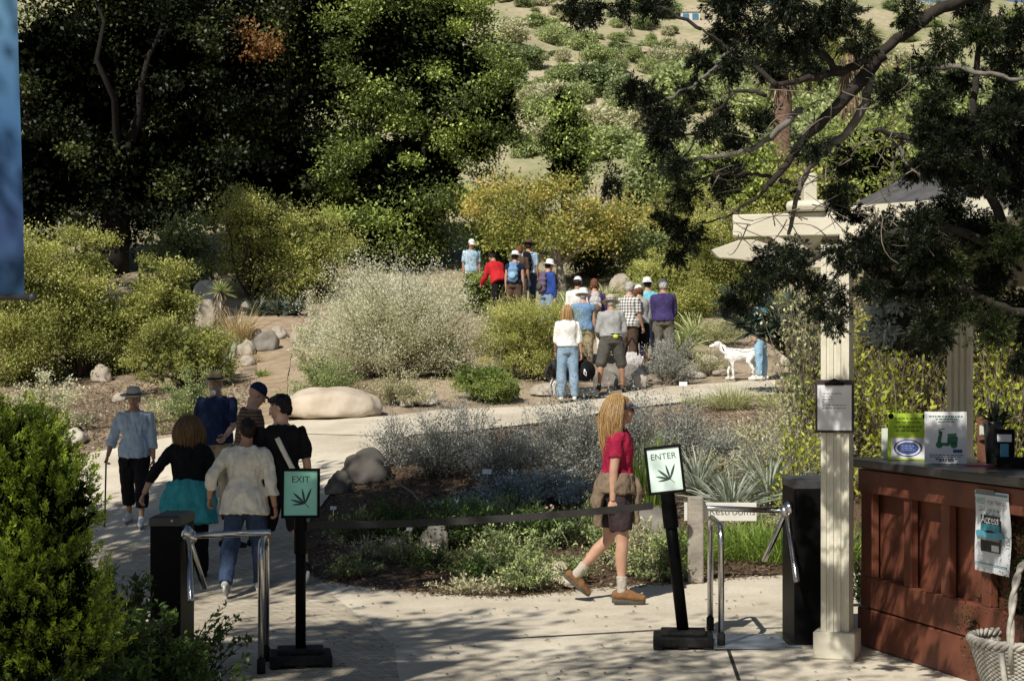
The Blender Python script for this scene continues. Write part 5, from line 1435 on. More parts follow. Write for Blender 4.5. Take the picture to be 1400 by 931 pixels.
def tree(label, base, blobs, lm, nclump, cr, per, L, Wd, trunk_r=.25, trunk_top=None, cat='tree', name='tree', group=None, nlimb=14, core_n=12000, core_L=.26, bk=None, lean=(0, 0), core_m=None, **kw):
    """blobs in world coordinates"""
    base = Vector(base)
    root = empty(name, base, 0, label, cat, group)
    o = np.array(base)
    bl = [(b[0] - o[0], b[1] - o[1], b[2] - o[2], *b[3:]) for b in blobs]
    lf, c = crown(bl, nclump, cr, per, L, Wd, **kw)
    link('crown', np_mesh('crown', *lf[:2], lm, lf[2]), root)
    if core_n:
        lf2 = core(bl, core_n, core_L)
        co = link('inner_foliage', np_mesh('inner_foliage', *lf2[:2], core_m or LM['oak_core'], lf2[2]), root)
    tt = np.array(trunk_top) - o if trunk_top is not None else np.array([lean[0], lean[1], min(b[2] for b in bl) + .2])
    b = MB(); b.tube([(0, 0, -.3), tuple(tt * .3 + [0.05 * trunk_r, .1 * trunk_r, 0]), tuple(tt * .7 - [.2 * trunk_r, 0, 0]), tuple(tt)], [trunk_r * 1.35, trunk_r, trunk_r * .88, trunk_r * .75], 12)
    tr = b.build('trunk', bk or bark_d, root, smooth=True)
    if nlimb:
        sel = c[rng.choice(len(c), min(nlimb, len(c)), replace=False)]
        v = limbs(tt * .97, sel, trunk_r * .45); link('limb', np_mesh('limb', *v[:2], bk or bark_d, None, True), tr)
    return root

def bush(label, base, w, d, h, lm, L, Wd, cover=3.2, stems=70, name='shrub', cat='shrub', group=None, parts=True, leafy=(.30, 1.0), scat=.045, spread=.8, up=.75, tipbright=.25, stem_m=None, flat=.35, stem_r=None, lump=.22, maxn=60000, seedt=.42):
    """stems fanning from the base with leaves along their outer part"""
    base = Vector(base)
    n = max(12, int(stems * .62))
    th = rng.uniform(0, 2 * np.pi, n); cz = rng.uniform(0, 1, n) ** .75
    ph = np.arcsin(np.clip(cz, 0, .999)); k1, k2 = rng.uniform(0, 6.28, 2)
    rr = (1 + lump * np.sin(th * 3 + k1) * np.cos(ph * 4 + k2) + .12 * rng.normal(size=n)) * rng.uniform(.80, 1.04, n)
    E = np.stack([np.cos(th) * np.cos(ph) * w / 2 * rr, np.sin(th) * np.cos(ph) * d / 2 * rr, (flat * .25 + np.sin(ph) * (1 - flat * .25)) * h * rr], 1)
    b0 = np.stack([rng.normal(size=n) * w * .07, rng.normal(size=n) * d * .07, np.full(n, -.03)], 1)
    M1 = b0 + (E - b0) * np.array([.35, .35, .62]) + rng.normal(size=(n, 3)) * .05 * min(w, h)
    t = np.repeat(np.linspace(0, 1, 7)[None], n, 0)
    P = bez(b0[:, None], M1[:, None], E[:, None], t)
    N = int(min(maxn, cover * w * h / (L * Wd * .5)))
    si = rng.integers(0, n, N)
    tt = leafy[0] + (leafy[1] - leafy[0]) * rng.uniform(0, 1, N) ** .8
    q = bez(b0[si], M1[si], E[si], tt); dr = E[si] - M1[si]
    q = q + rng.normal(size=(N, 3)) * scat * np.array([w, d, h]) * (.35 + .65 * tt[:, None])
    q[:, 2] = np.maximum(q[:, 2], .02)
    st = rng.normal(seedt, .16, n)
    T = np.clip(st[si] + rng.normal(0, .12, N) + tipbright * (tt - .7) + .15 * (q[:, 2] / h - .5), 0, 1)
    lf = leaves(q, unit(dr) + np.array([0, 0, .25]), L, Wd, T, up, spread)
    sr = (stem_r or max(.006, .010 * h)) * (1 - .75 * np.linspace(0, 1, 7))[None] * rng.uniform(.6, 1.2, n)[:, None]
    sv = tubes_np(P, sr, 4)
    if parts:
        root = empty(name, base, 0, label, cat, group)
        link('foliage', np_mesh('foliage', *lf[:2], lm, lf[2]), root)
        link('stem', np_mesh('stem', *sv[:2], stem_m or twig, None), root)
        return root
    nf = len(lf[1]); V, Q, T_ = merge([lf, sv])
    me = np_mesh(name, V, Q, [lm, stem_m or twig], T_)
    mi = np.zeros(len(Q), dtype=np.int32); mi[nf:] = 1; me.polygons.foreach_set('material_index', mi)
    o = link(name, me, None, base); return tag(o, label, cat, group)

def pbush(label, px, py, wpx, hpx, lm, Lpx=3.4, asp=.5, s=None, dp=.8, **kw):
    """shrub whose foot is at photo pixel (px,py), sized in photo pixels"""
    p = G(px, py) if py > 0 else A(px, s)
    s = F / p.y
    return bush(label, p, wpx / s, wpx / s * dp, hpx / s, lm, Lpx / s, Lpx * asp / s, **kw)

def rosette(label, base, n, L, Wd, droop, lm, elev=(.15, 1.3), name='yucca', cat='yucca', group=None, trunk=None, seg=4, squash=1.0):
    th = rng.uniform(0, 2 * np.pi, n); el = rng.uniform(*elev, n)
    d = np.stack([np.cos(th) * np.cos(el), np.sin(th) * np.cos(el), np.sin(el) * squash], 1); d = unit(d)
    z0 = trunk[0] if trunk else .02
    bs = np.stack([rng.normal(size=n) * .02, rng.normal(size=n) * .02, np.full(n, z0)], 1)
    v = blades(bs, d, L * rng.uniform(.7, 1.1, n), np.full(n, Wd), droop * rng.uniform(.4, 1.2, n), seg, np.clip(rng.normal(.5, .2, n) + .15 * np.sin(el), 0, 1))
    me = np_mesh(name if not trunk else 'leaf_rosette', *v[:2], lm, v[2])
    if trunk:
        root = empty(name, base, 0, label, cat, group); link('leaf_rosette', me, root)
        b = MB(); pts = [(0, 0, -.05), (.01, 0, z0 * .5), (0, .01, z0)]; b.tube(pts, [trunk[1] * 1.2, trunk[1], trunk[1] * .9], 12); to = b.build('trunk', trunk[2], root, smooth=True)
        m_ = 160; a = rng.uniform(0, 6.28, m_); zz = rng.uniform(.12, 1.0, m_) * z0
        bb = np.stack([np.cos(a) * trunk[1], np.sin(a) * trunk[1], zz], 1); dd = unit(np.stack([np.cos(a) * .5, np.sin(a) * .5, -np.ones(m_)], 1))
        v = blades(bb, dd, np.full(m_, L * .5) * rng.uniform(.5, 1.1, m_), np.full(m_, Wd * 1.1), np.zeros(m_), 2)
        link('dead_leaf_skirt', np_mesh('dead_leaf_skirt', *v[:2], LM['skirt'], v[2]), to)
        return root
    return tag(link(name, me, None, base), label, cat, group)
def tuft(label, base, n, r, L, Wd, droop, lm, name='grass_clump', cat='grass', group=None, up=1.1, sy=1.0):
    a = rng.uniform(0, 6.28, n); q = np.sqrt(rng.uniform(0, 1, n)) * r
    bs = np.stack([np.cos(a) * q, np.sin(a) * q * sy, np.full(n, -.01)], 1)
    if isinstance(base, Vector) and r > .35:
        zz = hgt(bs[:, 0] + base.x, bs[:, 1] + base.y) - base.z; bs[:, 2] = zz - .01
    d = unit(np.stack([np.cos(a) * q / r * .5, np.sin(a) * q / r * .5, np.full(n, up)], 1) + rng.normal(size=(n, 3)) * .28)
    v = blades(bs, d, L * rng.uniform(.45, 1.15, n), np.full(n, Wd), droop * rng.uniform(.3, 1.3, n), 4, np.clip(rng.normal(.5, .22, n), 0, 1))
    return tag(link(name, np_mesh(name, *v[:2], lm, v[2]), None, base), label, cat, group)

rockm = {}
def rockmat(nm, c1, c2):
    rockm[nm] = mat(nm, c1, .9, .2, 3.0, col2=c2, bump=.9, bscale=7, spec=.2, detail=12)
rockmat('sandstone', (.58, .50, .40), (.45, .375, .29)); rockmat('shadedrock', (.12, .11, .10), (.07, .064, .056)); rockmat('greyrock', (.27, .25, .22), (.16, .145, .125)); rockmat('paleboulder', (.47, .42, .35), (.34, .30, .24)); rockmat('whiterock', (.58, .54, .47), (.45, .41, .35))  # the darkest rock is grey stone with the bed's shade in its colour
def rock(label, px, py, wpx, hpx, m, s=None, group=None, seed=None, depth=.9, name='rock', sink=.12, rough=1.0):
    p = G(px, py); s = F / p.y
    w, h = wpx / s, hpx / s
    bm = bmesh.new(); bmesh.ops.create_icosphere(bm, subdivisions=4, radius=1)
    o = Vector((random.uniform(0, 50), random.uniform(0, 50), random.uniform(0, 50)))
    for v in bm.verts:
        n1 = rough * noise.noise(v.co * .9 + o) * .38 + noise.noise(v.co * 2.1 + o) * .16 + noise.noise(v.co * 5 + o) * .05 + noise.noise(v.co * 11 + o) * .02
        c = v.co * (1 + n1)
        c = Vector((math.copysign(abs(c.x) ** .9, c.x), c.y, c.z))
        if c.z < -.25: c.z = -.25 + (c.z + .25) * .2
        v.co = Vector((c.x * w / 2 / 1.02, c.y * w * depth / 2, (c.z + .25 - sink) * h / 1.2))
    for f in bm.faces: f.smooth = True
    me = bpy.data.meshes.new(name); bm.to_mesh(me); bm.free(); me.materials.append(rockm[m])
    return tag(link(name, me, None, p), label, 'rock' if name != 'boulder' else 'boulder', group)

def pblob(px, py, rx, ry, s, dy=0.0, dep=1.0):
    v = W3(px, py, s); return (v.x, v.y + dy, v.z, rx / s, rx / s * dep, ry / s)

def lobed(label, px, py, wpx, hpx, lm, Lpx=3.6, asp=.58, s=None, dp=.8, nl=8, ncl=60, cover=3.4, clr=.16, name='shrub', cat='shrub', group=None, stem_r=None, stem_m=None, lift=.10, seed_t=.45, corek=1.0, up=.8, maxn=60000, **kw):
    """rounded shrub of leaf clumps on branching stems; foot at (px,py) or at column px and scale s"""
    base = G(px, py) if py > 0 else A(px, s)
    s = F / base.y; w, h = wpx / s, hpx / s; d = w * dp; L = Lpx / s
    bl = []
    for i in range(nl):
        a = 2 * math.pi * (i + random.uniform(-.3, .3)) / nl
        q = random.uniform(.25, .62); zc = random.choice((.24, .32, .45, .56, .70)) + random.uniform(-.07, .07)
        r = random.uniform(.20, .36)
        bl.append((math.cos(a) * w * .5 * q, math.sin(a) * d * .5 * q, h * max(zc, lift + .12), w * r * .85, d * r * .85, h * r * .88))
    bl.append((0, 0, h * .66, w * .30, d * .30, h * .34))
    cr = clr * (w + h) / 2
    n = int(min(maxn, cover * w * h / (L * L * asp * .5))); per = max(12, n // ncl)
    lf, c = crown(bl, ncl, cr, per, L, L * asp, shell=.66, up=up, tlo=seed_t - .25, thi=seed_t + .28, **kw)
    cr2 = core(bl, int(700 * corek), L * 3.2, .72)
    root = empty(name, base, 0, label, cat, group)
    link('foliage', np_mesh('foliage', *lf[:2], lm, lf[2]), root)
    if corek: link('inner_foliage', np_mesh('inner_foliage', *cr2[:2], lm, cr2[2] * .12), root)  # inner leaves tinted darker to paint the shade inside the shrub
    sel = c[rng.choice(len(c), min(len(c), 26), replace=False)]
    v = limbs((0, 0, -.05), sel, stem_r or .018 * h, sag=.16); link('stem', np_mesh('stem', *v[:2], stem_m or bark_d, None, True), root)
    return root
# ---------------------------------------------------------------- the dark oaks
s = 47
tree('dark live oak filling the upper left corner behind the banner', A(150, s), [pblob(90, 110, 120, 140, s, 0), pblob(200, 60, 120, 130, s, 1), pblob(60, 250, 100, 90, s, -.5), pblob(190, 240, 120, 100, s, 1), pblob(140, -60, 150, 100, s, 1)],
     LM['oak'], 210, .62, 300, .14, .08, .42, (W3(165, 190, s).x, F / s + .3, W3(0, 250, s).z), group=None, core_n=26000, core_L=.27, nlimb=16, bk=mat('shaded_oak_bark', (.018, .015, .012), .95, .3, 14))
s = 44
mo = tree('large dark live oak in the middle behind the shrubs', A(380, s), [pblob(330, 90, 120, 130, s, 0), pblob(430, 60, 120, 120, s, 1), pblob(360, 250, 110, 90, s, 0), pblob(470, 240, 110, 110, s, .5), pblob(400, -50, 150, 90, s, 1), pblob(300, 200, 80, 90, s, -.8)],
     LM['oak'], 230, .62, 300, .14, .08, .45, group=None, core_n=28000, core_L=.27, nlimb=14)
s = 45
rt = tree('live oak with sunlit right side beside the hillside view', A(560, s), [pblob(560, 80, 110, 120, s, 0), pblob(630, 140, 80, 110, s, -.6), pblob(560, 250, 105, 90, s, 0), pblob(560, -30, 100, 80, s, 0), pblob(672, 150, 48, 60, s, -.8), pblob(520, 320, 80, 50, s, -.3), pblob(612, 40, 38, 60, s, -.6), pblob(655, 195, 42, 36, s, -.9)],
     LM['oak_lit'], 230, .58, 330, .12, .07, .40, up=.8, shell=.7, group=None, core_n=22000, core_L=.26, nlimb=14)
p = W3(345, 55, 46.5); lf, c_ = crown([(0, 0, 0, .55, .3, .6), (.5, 0, -.4, .4, .3, .35)], 12, .40, 55, .12, .075)
tag(link('dead_foliage', np_mesh('dead_foliage', *lf[:2], LM['dry'], lf[2]), mo, p - mo.location), 'spray of dead orange leaves')

# ---------------------------------------------------------------- middle ground on the left
G1 = None
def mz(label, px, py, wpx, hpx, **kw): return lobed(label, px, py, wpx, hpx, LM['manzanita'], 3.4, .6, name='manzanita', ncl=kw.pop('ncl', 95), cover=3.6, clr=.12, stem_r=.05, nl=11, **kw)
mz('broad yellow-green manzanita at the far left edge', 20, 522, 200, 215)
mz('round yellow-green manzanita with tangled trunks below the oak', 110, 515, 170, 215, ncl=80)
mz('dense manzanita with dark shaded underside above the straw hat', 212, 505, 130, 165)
mz('low olive manzanita in the shade at the left side of the trail', 258, 530, 150, 92, seed_t=.12, ncl=60)  # low tint paints in the shade it stands in
pbush('pale grey-green sage at the left edge of the mulch', 62, 592, 120, 88, LM['sage'], 4.0, .6, s=83, cover=3.0, stems=70)
pbush('low scrubby bush behind the man in the straw hat', 262, 575, 120, 62, LM['low_green'], 3.2, .5, s=79, cover=2.8, stems=60)
pbush('dry scrub with yellow flowers behind the cane walker', 205, 592, 80, 40, LM['scrub'], 3.2, .45, s=83, cover=2.2, stems=50)
lobed('yellow-green shrub in front of the middle oak', 345, 0, 130, 150, LM['yellowgreen'], 3.4, .55, s=51, cover=2.6, ncl=60)
lobed('yellow-green shrub at the dark foot of the oaks', 250, 0, 120, 110, LM['low_green'], 3.2, .55, s=50, cover=2.0, ncl=50, seed_t=.3)
lobed('dull green shrub left of the grey-green bush', 430, 0, 130, 120, LM['yellowgreen'], 3.2, .5, s=51, cover=2.4, ncl=60, seed_t=.3)
for i, (px, py, q) in enumerate(((352, 418, 'left'), (380, 422, 'middle'), (405, 414, 'right'))):
    p = A(px, 56); rosette('%s agave of the green clump beside the trail' % q, p, 60, .62, .075, .25, LM['aloe'], (.1, 1.35), 'agave', 'agave', 'agaves beside the trail')
p = A(301, 61); rosette('small yucca tree with shaggy grey trunk beside the rocks', p, 90, .38, .035, .25, LM['yucca'], (-.2, 1.4), 'yucca_tree', 'yucca', None, (1.05, .11, mat('yucca_trunk', (.17, .14, .11), .95, .3, 20)))
pbush('yellow-green broom in front of the royal blue jacket', 757, 520, 76, 62, LM['yellowgreen'], 3.0, .34, s=69, cover=2.8, stems=90, seedt=.38)
tuft('straw-coloured bunch grass beside the shaggy yucca', A(325, 61.5), 420, .22, 1.05, .014, .55, LM['straw'])
tuft('low straw grass below the shaggy yucca', A(330, 63.5), 260, .30, .45, .014, .6, LM['palegrass'])
rock('pinkish round boulder beside the shaggy yucca', 287, 446, 42, 34, 'paleboulder', s=61, name='boulder')
rock('pale angular rock above the pinkish boulder', 281, 415, 36, 30, 'whiterock', s=58)
rock('small white rock left of the pinkish boulder', 268, 437, 22, 18, 'whiterock', s=60.5)
for px, py, w, h, l in ((338, 428, 18, 16, 'cream stone at the head of the dirt trail'), (364, 478, 36, 26, 'flat grey stone in the middle of the trail'), (337, 484, 24, 20, 'pale stone at the left edge of the trail'), (340, 498, 20, 14, 'tan stone low at the left edge of the trail'),
                     (380, 462, 26, 16, 'tan stone at the right edge of the trail'), (404, 468, 16, 14, 'small round stone right of the trail'), (330, 462, 22, 12, 'flat white stone left of the trail'), (352, 462, 16, 12, 'grey stone beside the dry grass on the trail')):
    rock(l, px, py, w, h, 'paleboulder' if 'grey' not in l else 'greyrock', group=None)
tuft('small green grass tuft in the trail', A(359, 71), 120, .10, .22, .012, .5, LM['grass'])
tuft('dry grass tuft beside the grey trail stone', A(343, 66.5), 160, .16, .35, .012, .5, LM['straw'])
# spineless cactus arms near the straw hat
p = A(312, 70); cr_ = empty('cholla_cactus', p, 0, 'pale branching cactus beside the trail above the straw hat', 'cactus')
for i in range(7):
    b = MB(); a = random.uniform(-1.2, 1.2); x = random.uniform(-.1, .1); h = random.uniform(.35, .7)
    b.tube([(x, 0, -.02), (x + .10 * math.sin(a), .02, h * .4), (x + .30 * math.sin(a), .03, h * .75), (x + .36 * math.sin(a) + .02, 0, h)], [.034, .036, .034, .02], 10); b.build('arm', mat('cactus_skin', (.30, .33, .20), .7, .2, 20), cr_, smooth=True)
# grey-green bush and low plants by the road
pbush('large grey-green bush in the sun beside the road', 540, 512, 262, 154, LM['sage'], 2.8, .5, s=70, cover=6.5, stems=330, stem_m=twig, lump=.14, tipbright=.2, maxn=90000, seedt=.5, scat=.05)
pbush('smaller grey-green bush against the left of the large one', 432, 505, 80, 88, LM['sage'], 3.2, .45, s=70, cover=3, stems=70, seedt=.55)
lobed('dark undershrub at the foot of the grey-green bush', 592, 0, 120, 50, LM['low_green'], 3.0, .5, s=73, cover=3, seed_t=.25)
pbush('low rounded green shrub behind the sandstone boulder', 447, 545, 118, 52, LM['low_green'], 3.0, .42, s=76, cover=3.4, stems=90)
pbush('dry buff-coloured scrub between the boulder and the road', 548, 552, 110, 44, LM['scrub'], 3.0, .42, s=79, cover=2.8, stems=80)
lobed('low bright green shrub left of the woman in pale jeans', 668, 0, 126, 46, LM['fresh'], 3.0, .45, s=79, cover=3.2, seed_t=.35)
lobed('tall yellow-green broom beside the walking party', 716, 0, 146, 112, LM['yellowgreen'], 2.9, .34, s=73, cover=3.0, ncl=120, clr=.12, corek=.4, seed_t=.45, lift=.05)
pbush('yellow-green broom hiding the legs of the red jacket', 692, 470, 90, 62, LM['yellowgreen'], 3.0, .34, s=63.5, cover=2.6, stems=90, seedt=.35)
lobed('green shrub in front of the man in the printed shirt', 655, 0, 64, 56, LM['fresh'], 2.8, .45, s=56, cover=2.8, ncl=40)
for px, s_, w, h, lm_, cov, l in ((985, 108, 110, 60, 'greyleaf', 1.8, 'grey buckwheat between the rushes and the fountain grass'), (1040, 106, 110, 60, 'scrub', 1.6, 'dry scrub at the back right of the bed'), (1095, 108, 110, 80, 'greyleaf', 1.4, 'grey twiggy shrub left of the thicket'), (975, 116, 90, 50, 'scrub', 1.8, 'pale scrub behind the ENTER sign'), (1050, 113, 120, 56, 'greyleaf', 1.5, 'grey mound behind the strappy agaves'), (920, 104, 100, 50, 'greyleaf', 1.5, 'low grey plant at the path behind the walking woman')):
    pbush(l, px, 0, w, h, LM[lm_], 4.2, .36, s=s_, cover=cov, stems=120, scat=.05, stem_r=.005)
tuft('pale grass in the back right of the bed', A(1010, 101), 500, .40, .42, .010, .6, LM['palegrass'])
tuft('pale grass beside the agaves', A(1075, 116), 400, .35, .45, .010, .6, LM['palegrass'])
rock('large smooth sandstone boulder beside the road', 456, 567, 136, 38, 'sandstone', s=82.5, name='boulder', depth=.8, sink=.05, rough=.22)
rock('pale stone behind the road right of the boulder', 582, 552, 30, 16, 'whiterock', s=80.5); rock('small white stone beside the pale road stone', 556, 553, 20, 12, 'whiterock', s=81)
rock('tan stone in the low green shrub', 655, 520, 18, 14, 'paleboulder', s=76)
rock('pale boulder at the left edge of the road', 98, 606, 40, 20, 'whiterock', s=88)
rock('pointed stone under the left manzanita', 140, 520, 28, 22, 'paleboulder', s=72); rock('buff stone beside the mulch under the manzanita', 165, 548, 22, 12, 'paleboulder', s=77)
def plabel(px, py, s, label, w=.11):
    p = A(px, s); r_ = empty('plant_label', p, R(random.uniform(-20, 20)), label, 'plant label')
    b = MB(); b.tube([(0, 0, -.02), (0, 0, .2)], .006, 6); b.build('stake', steel, r_)
    b = MB(); b.box((0, -.01, .21), (w, .004, w * .62), 0, M=Matrix.Rotation(R(-35), 3, 'X')); b.build('plate', paper, r_)
plabel(568, 0, 80.5, 'small white plant label among the buff scrub'); plabel(666, 0, 118, 'tiny white plant label in the shaded bed'); plabel(456, 0, 126, 'white plant label in the dark left end of the bed', .07)
plabel(934, 0, 78, 'white plant label beside the pale grass', .14); plabel(305, 0, 61.5, 'white plant label at the shaggy yucca', .16); plabel(560, 0, 140, 'small upright plant label near the front of the bed', .06)
b = MB(); p = A(684, 77); b.tube([p, p + Vector((.01, 0, .68))], .012, 6); tag(b.build('garden_stake', twig), 'thin wooden stake in front of the yellow-green broom', 'stake')
# rosettes around the walking party
for px, s_, L_, l, dr in ((748, 60, .85, 'strappy yucca right of the blue backpack', .5), (775, 57, .80, 'pale yucca left of the purple jacket', .45), (800, 55, .95, 'spiky yucca in the middle of the slope', .4), (828, 53, .85, 'spiky yucca below the slope boulder', .4), (845, 55.5, .8, 'yucca behind the plaid shirt', .4),
                          (770, 53, .75, 'small yucca high on the slope behind the jackets', .4), (815, 57, .7, 'yucca between the white hats and the plaid shirt', .45), (933, 66, .95, 'tall strappy yucca right of the purple jumper', .5), (950, 63, .9, 'strappy yucca behind the tall one by the purple jumper', .45), (735, 62, .7, 'yucca left of the royal blue jacket', .5)):
    rosette(l, A(px, s_), 120, L_, .042, dr, LM['yucca'], (.0, 1.4), 'yucca', 'yucca', None)
rock('pale boulder on the slope above the plaid shirt', 848, 398, 36, 26, 'paleboulder', s=51, name='boulder')
# stones round the party and path
for px, py, w, h, mm_, l in ((872, 528, 24, 24, 'whiterock', 'white round rock at the feet of the man in shorts'), (908, 505, 34, 22, 'whiterock', 'white rock behind the grey path shrub'), (745, 538, 40, 14, 'paleboulder', 'flat pale stone left of the woman in pale jeans'), (828, 528, 34, 20, 'greyrock', 'grey stone between the feet of the man in shorts'),
                         (800, 540, 40, 12, 'whiterock', 'flat pale stone under the man in shorts'), (970, 497, 24, 12, 'whiterock', 'white stone left of the white dog'), (850, 520, 60, 30, 'greyrock', 'dark flat boulder behind the white round rock'), (1080, 497, 30, 22, 'whiterock', 'white boulder right of the dog walker'), (950, 515, 30, 8, 'paleboulder', 'low flat stone along the path edge'), (985, 512, 26, 8, 'paleboulder', 'low flat stone nearer the dog on the path edge')):
    rock(l, px, py, w, h, mm_)
pbush('wispy grey shrub at the path below the purple jumper', 915, 524, 95, 62, LM['greyleaf'], 2.8, .35, s=75.5, cover=1.8, stems=110, seedt=.5)
pbush('brown-tinged dry scrub left of the white dog', 968, 512, 90, 30, LM['scrub'], 2.8, .4, s=73.5, cover=2.0, stems=60)
pbush('buff dry scrub above the white dog', 985, 470, 110, 38, LM['palegrass'], 2.8, .35, s=66, cover=2.4, stems=80)
tuft('pale fountain grass on the near side of the path', A(1000, 84), 700, .26, .60, .010, .7, LM['palegrass'])
tuft('second pale grass tuft left of the fountain grass', A(950, 82), 220, .18, .34, .010, .6, LM['palegrass'])
tuft('pale grass at the right end of the path', A(1060, 84), 300, .25, .40, .010, .6, LM['palegrass'])

# ---------------------------------------------------------------- trees behind the party
s = 49
tree('autumn-tinted small tree with visible branches above the party', A(770, s), [pblob(700, 290, 50, 55, s, 0), pblob(770, 285, 60, 48, s, 0), pblob(835, 305, 42, 38, s, 0), pblob(672, 280, 36, 36, s, .4), pblob(740, 330, 60, 30, s, -.2), pblob(745, 245, 30, 28, s, .2)],
     LM['autumn'], 130, .46, 130, .10, .06, .12, (W3(765, 385, s).x, F / s, W3(0, 360, s).z), core_n=0, bk=deadwood, nlimb=26, shell=.3)
s = 44
tree('slim dark upright tree rising above the autumn tree', A(772, s), [pblob(774, 185, 22, 50, s), pblob(770, 150, 12, 30, s), pblob(776, 230, 25, 36, s)], LM['oak_lit'], 70, .34, 120, .12, .07, .12, core_n=1500, core_L=.3)
lobed('dark shaded shrub behind the party under the autumn tree', 815, 0, 130, 90, LM['glossy'], 3.0, .5, s=47, cover=3.0, seed_t=.2)
lobed('dark green shrub left of the autumn tree', 690, 0, 110, 95, LM['glossy'], 3.0, .5, s=47.5, cover=2.6, seed_t=.3)
lobed('bright yellow-green bush behind the purple jumper', 915, 0, 140, 116, LM['yellowgreen'], 3.0, .42, s=61, cover=3.6, ncl=110, clr=.11, seed_t=.42)
lobed('yellow-green bush left of the kiosk beam', 960, 0, 120, 135, LM['yellowgreen'], 3.0, .42, s=55, cover=3.6, ncl=100, clr=.11)
lobed('green bush behind the grey aloes', 1010, 0, 150, 155, LM['manzanita'], 3.0, .5, s=56, cover=3.4, ncl=90)
lobed('grey-green bush high on the slope left of the overhanging branches', 880, 0, 100, 75, LM['low_green'], 2.8, .5, s=48, cover=3)
lobed('green bush high between the autumn tree and the juniper', 925, 0, 120, 125, LM['manzanita'], 2.8, .5, s=46, cover=3.2, ncl=80)
s = 40
for px, py, rx, ry, lm_, l in ((1000, 250, 70, 60, 'fresh', 'bright green tree behind the grey branches'), (1080, 290, 80, 70, 'manzanita', 'yellow-green tree behind the kiosk finial'), (1190, 240, 75, 90, 'fresh', 'bright green tree behind the kiosk roof'), (1290, 300, 90, 90, 'low_green', 'green tree behind the right side of the kiosk'), (1390, 250, 90, 120, 'manzanita', 'green tree at the right edge behind the kiosk'), (910, 240, 45, 50, 'low_green', 'dull green tree behind the left tip of the branches')):
    tree(l, A(px, s), [pblob(px, py, rx, ry, s), pblob(px - rx * .5, py + ry * .5, rx * .7, ry * .6, s, .4), pblob(px + rx * .5, py + ry * .4, rx * .7, ry * .6, s, -.3)], LM[lm_], 170, .6, 90, .16, .09, .18, core_n=2500, core_L=.4)
s = 79                                                          # aloe tree rooted in the thicket, leaning left over the path
ag = empty('aloe_tree', A(1096, s), 0, 'dark branching aloe with grey rosettes leaning over the dog walker', 'aloe')
for px, py, sc in ((996, 408, 1), (1012, 428, 1), (1042, 418, 1.1), (1030, 440, 1), (1062, 432, 1), (1085, 412, 1), (1010, 446, .9), (1058, 448, 1), (990, 434, .9), (1080, 440, 1), (1024, 455, .9), (1045, 455, .8)):
    v = W3(px, py, s) - ag.location + Vector((0, random.uniform(-.35, .2), 0)); n = 60
    th = rng.uniform(0, 6.28, n); el = rng.uniform(-.4, 1.4, n); d = unit(np.stack([np.cos(th) * np.cos(el), np.sin(th) * np.cos(el), np.sin(el)], 1))
    bl_ = blades(np.tile(np.array(v), (n, 1)), d, .36 * sc * rng.uniform(.7, 1.1, n), np.full(n, .045), .12 * rng.uniform(.3, 1.2, n), 4, np.clip(rng.normal(.42, .2, n), 0, 1))
    link('leaf_rosette', np_mesh('leaf_rosette', *bl_[:2], LM['aloe'], bl_[2]), ag)
    b = MB(); b.tube([(random.uniform(-.05, .05), 0, -.1), (v.x * .15, v.y * .3, v.z * .55), (v.x * .6, v.y * .8, v.z * .85), tuple(v)], [.06, .055, .045, .035], 8); b.build('stem', bark_d, ag, smooth=True)
# palms
for px, s_, top, base_, l, wpx in ((1070, 33, 95, 205, 'palm with bare reddish trunk behind the branches', 24), (1163, 36, 70, 200, 'palm with a shaggy straw skirt behind the branches', 20)):
    p = A(px, s_); zt = CZ - (top - HY) / s_ - p.z
    r_ = empty('palm_tree', p, 0, l, 'palm')
    b = MB(); rr = wpx / s_ / 2; pts = [(0, 0, -.3)] + [(.02 * math.sin(i), 0, zt * i / 10) for i in range(1, 11)]
    b.tube(pts, [rr * (1 + .06 * (i % 2)) for i in range(11)], 14); b.build('trunk', mat('palm_trunk', (.17, .105, .075), .95, .4, 8, bump=.8, bscale=8), r_, smooth=True)
    n = 46; th = rng.uniform(0, 6.28, n); el = rng.uniform(-.35, 1.35, n); d = unit(np.stack([np.cos(th) * np.cos(el), np.sin(th) * np.cos(el), np.sin(el)], 1))
    bs = []; ds = []; 
    for i in range(n):                                          # fan leaves
        tip = np.array([0, 0, zt]) + d[i] * .85
        for q in rng.normal(size=(18, 3)) * .55: bs.append(tip); ds.append(d[i] + q)
    v = blades(np.array(bs), unit(np.array(ds)), np.full(len(bs), .75), np.full(len(bs), .05), np.full(len(bs), .5), 3); link('frond_crown', np_mesh('frond_crown', *v[:2], LM['palm'], v[2]), r_)
    n = 260 if 'shaggy' in l else 90; a = rng.uniform(0, 6.28, n); zz = zt - rng.uniform(.0, 2.4 if 'shaggy' in l else .7, n)
    v = blades(np.stack([np.cos(a) * rr, np.sin(a) * rr, zz], 1), unit(np.stack([np.cos(a) * .35, np.sin(a) * .35, -np.ones(n)], 1)), rng.uniform(.4, .9, n), np.full(n, .07), np.zeros(n), 2); link('dead_frond_skirt', np_mesh('dead_frond_skirt', *v[:2], LM['skirt'], v[2]), r_)

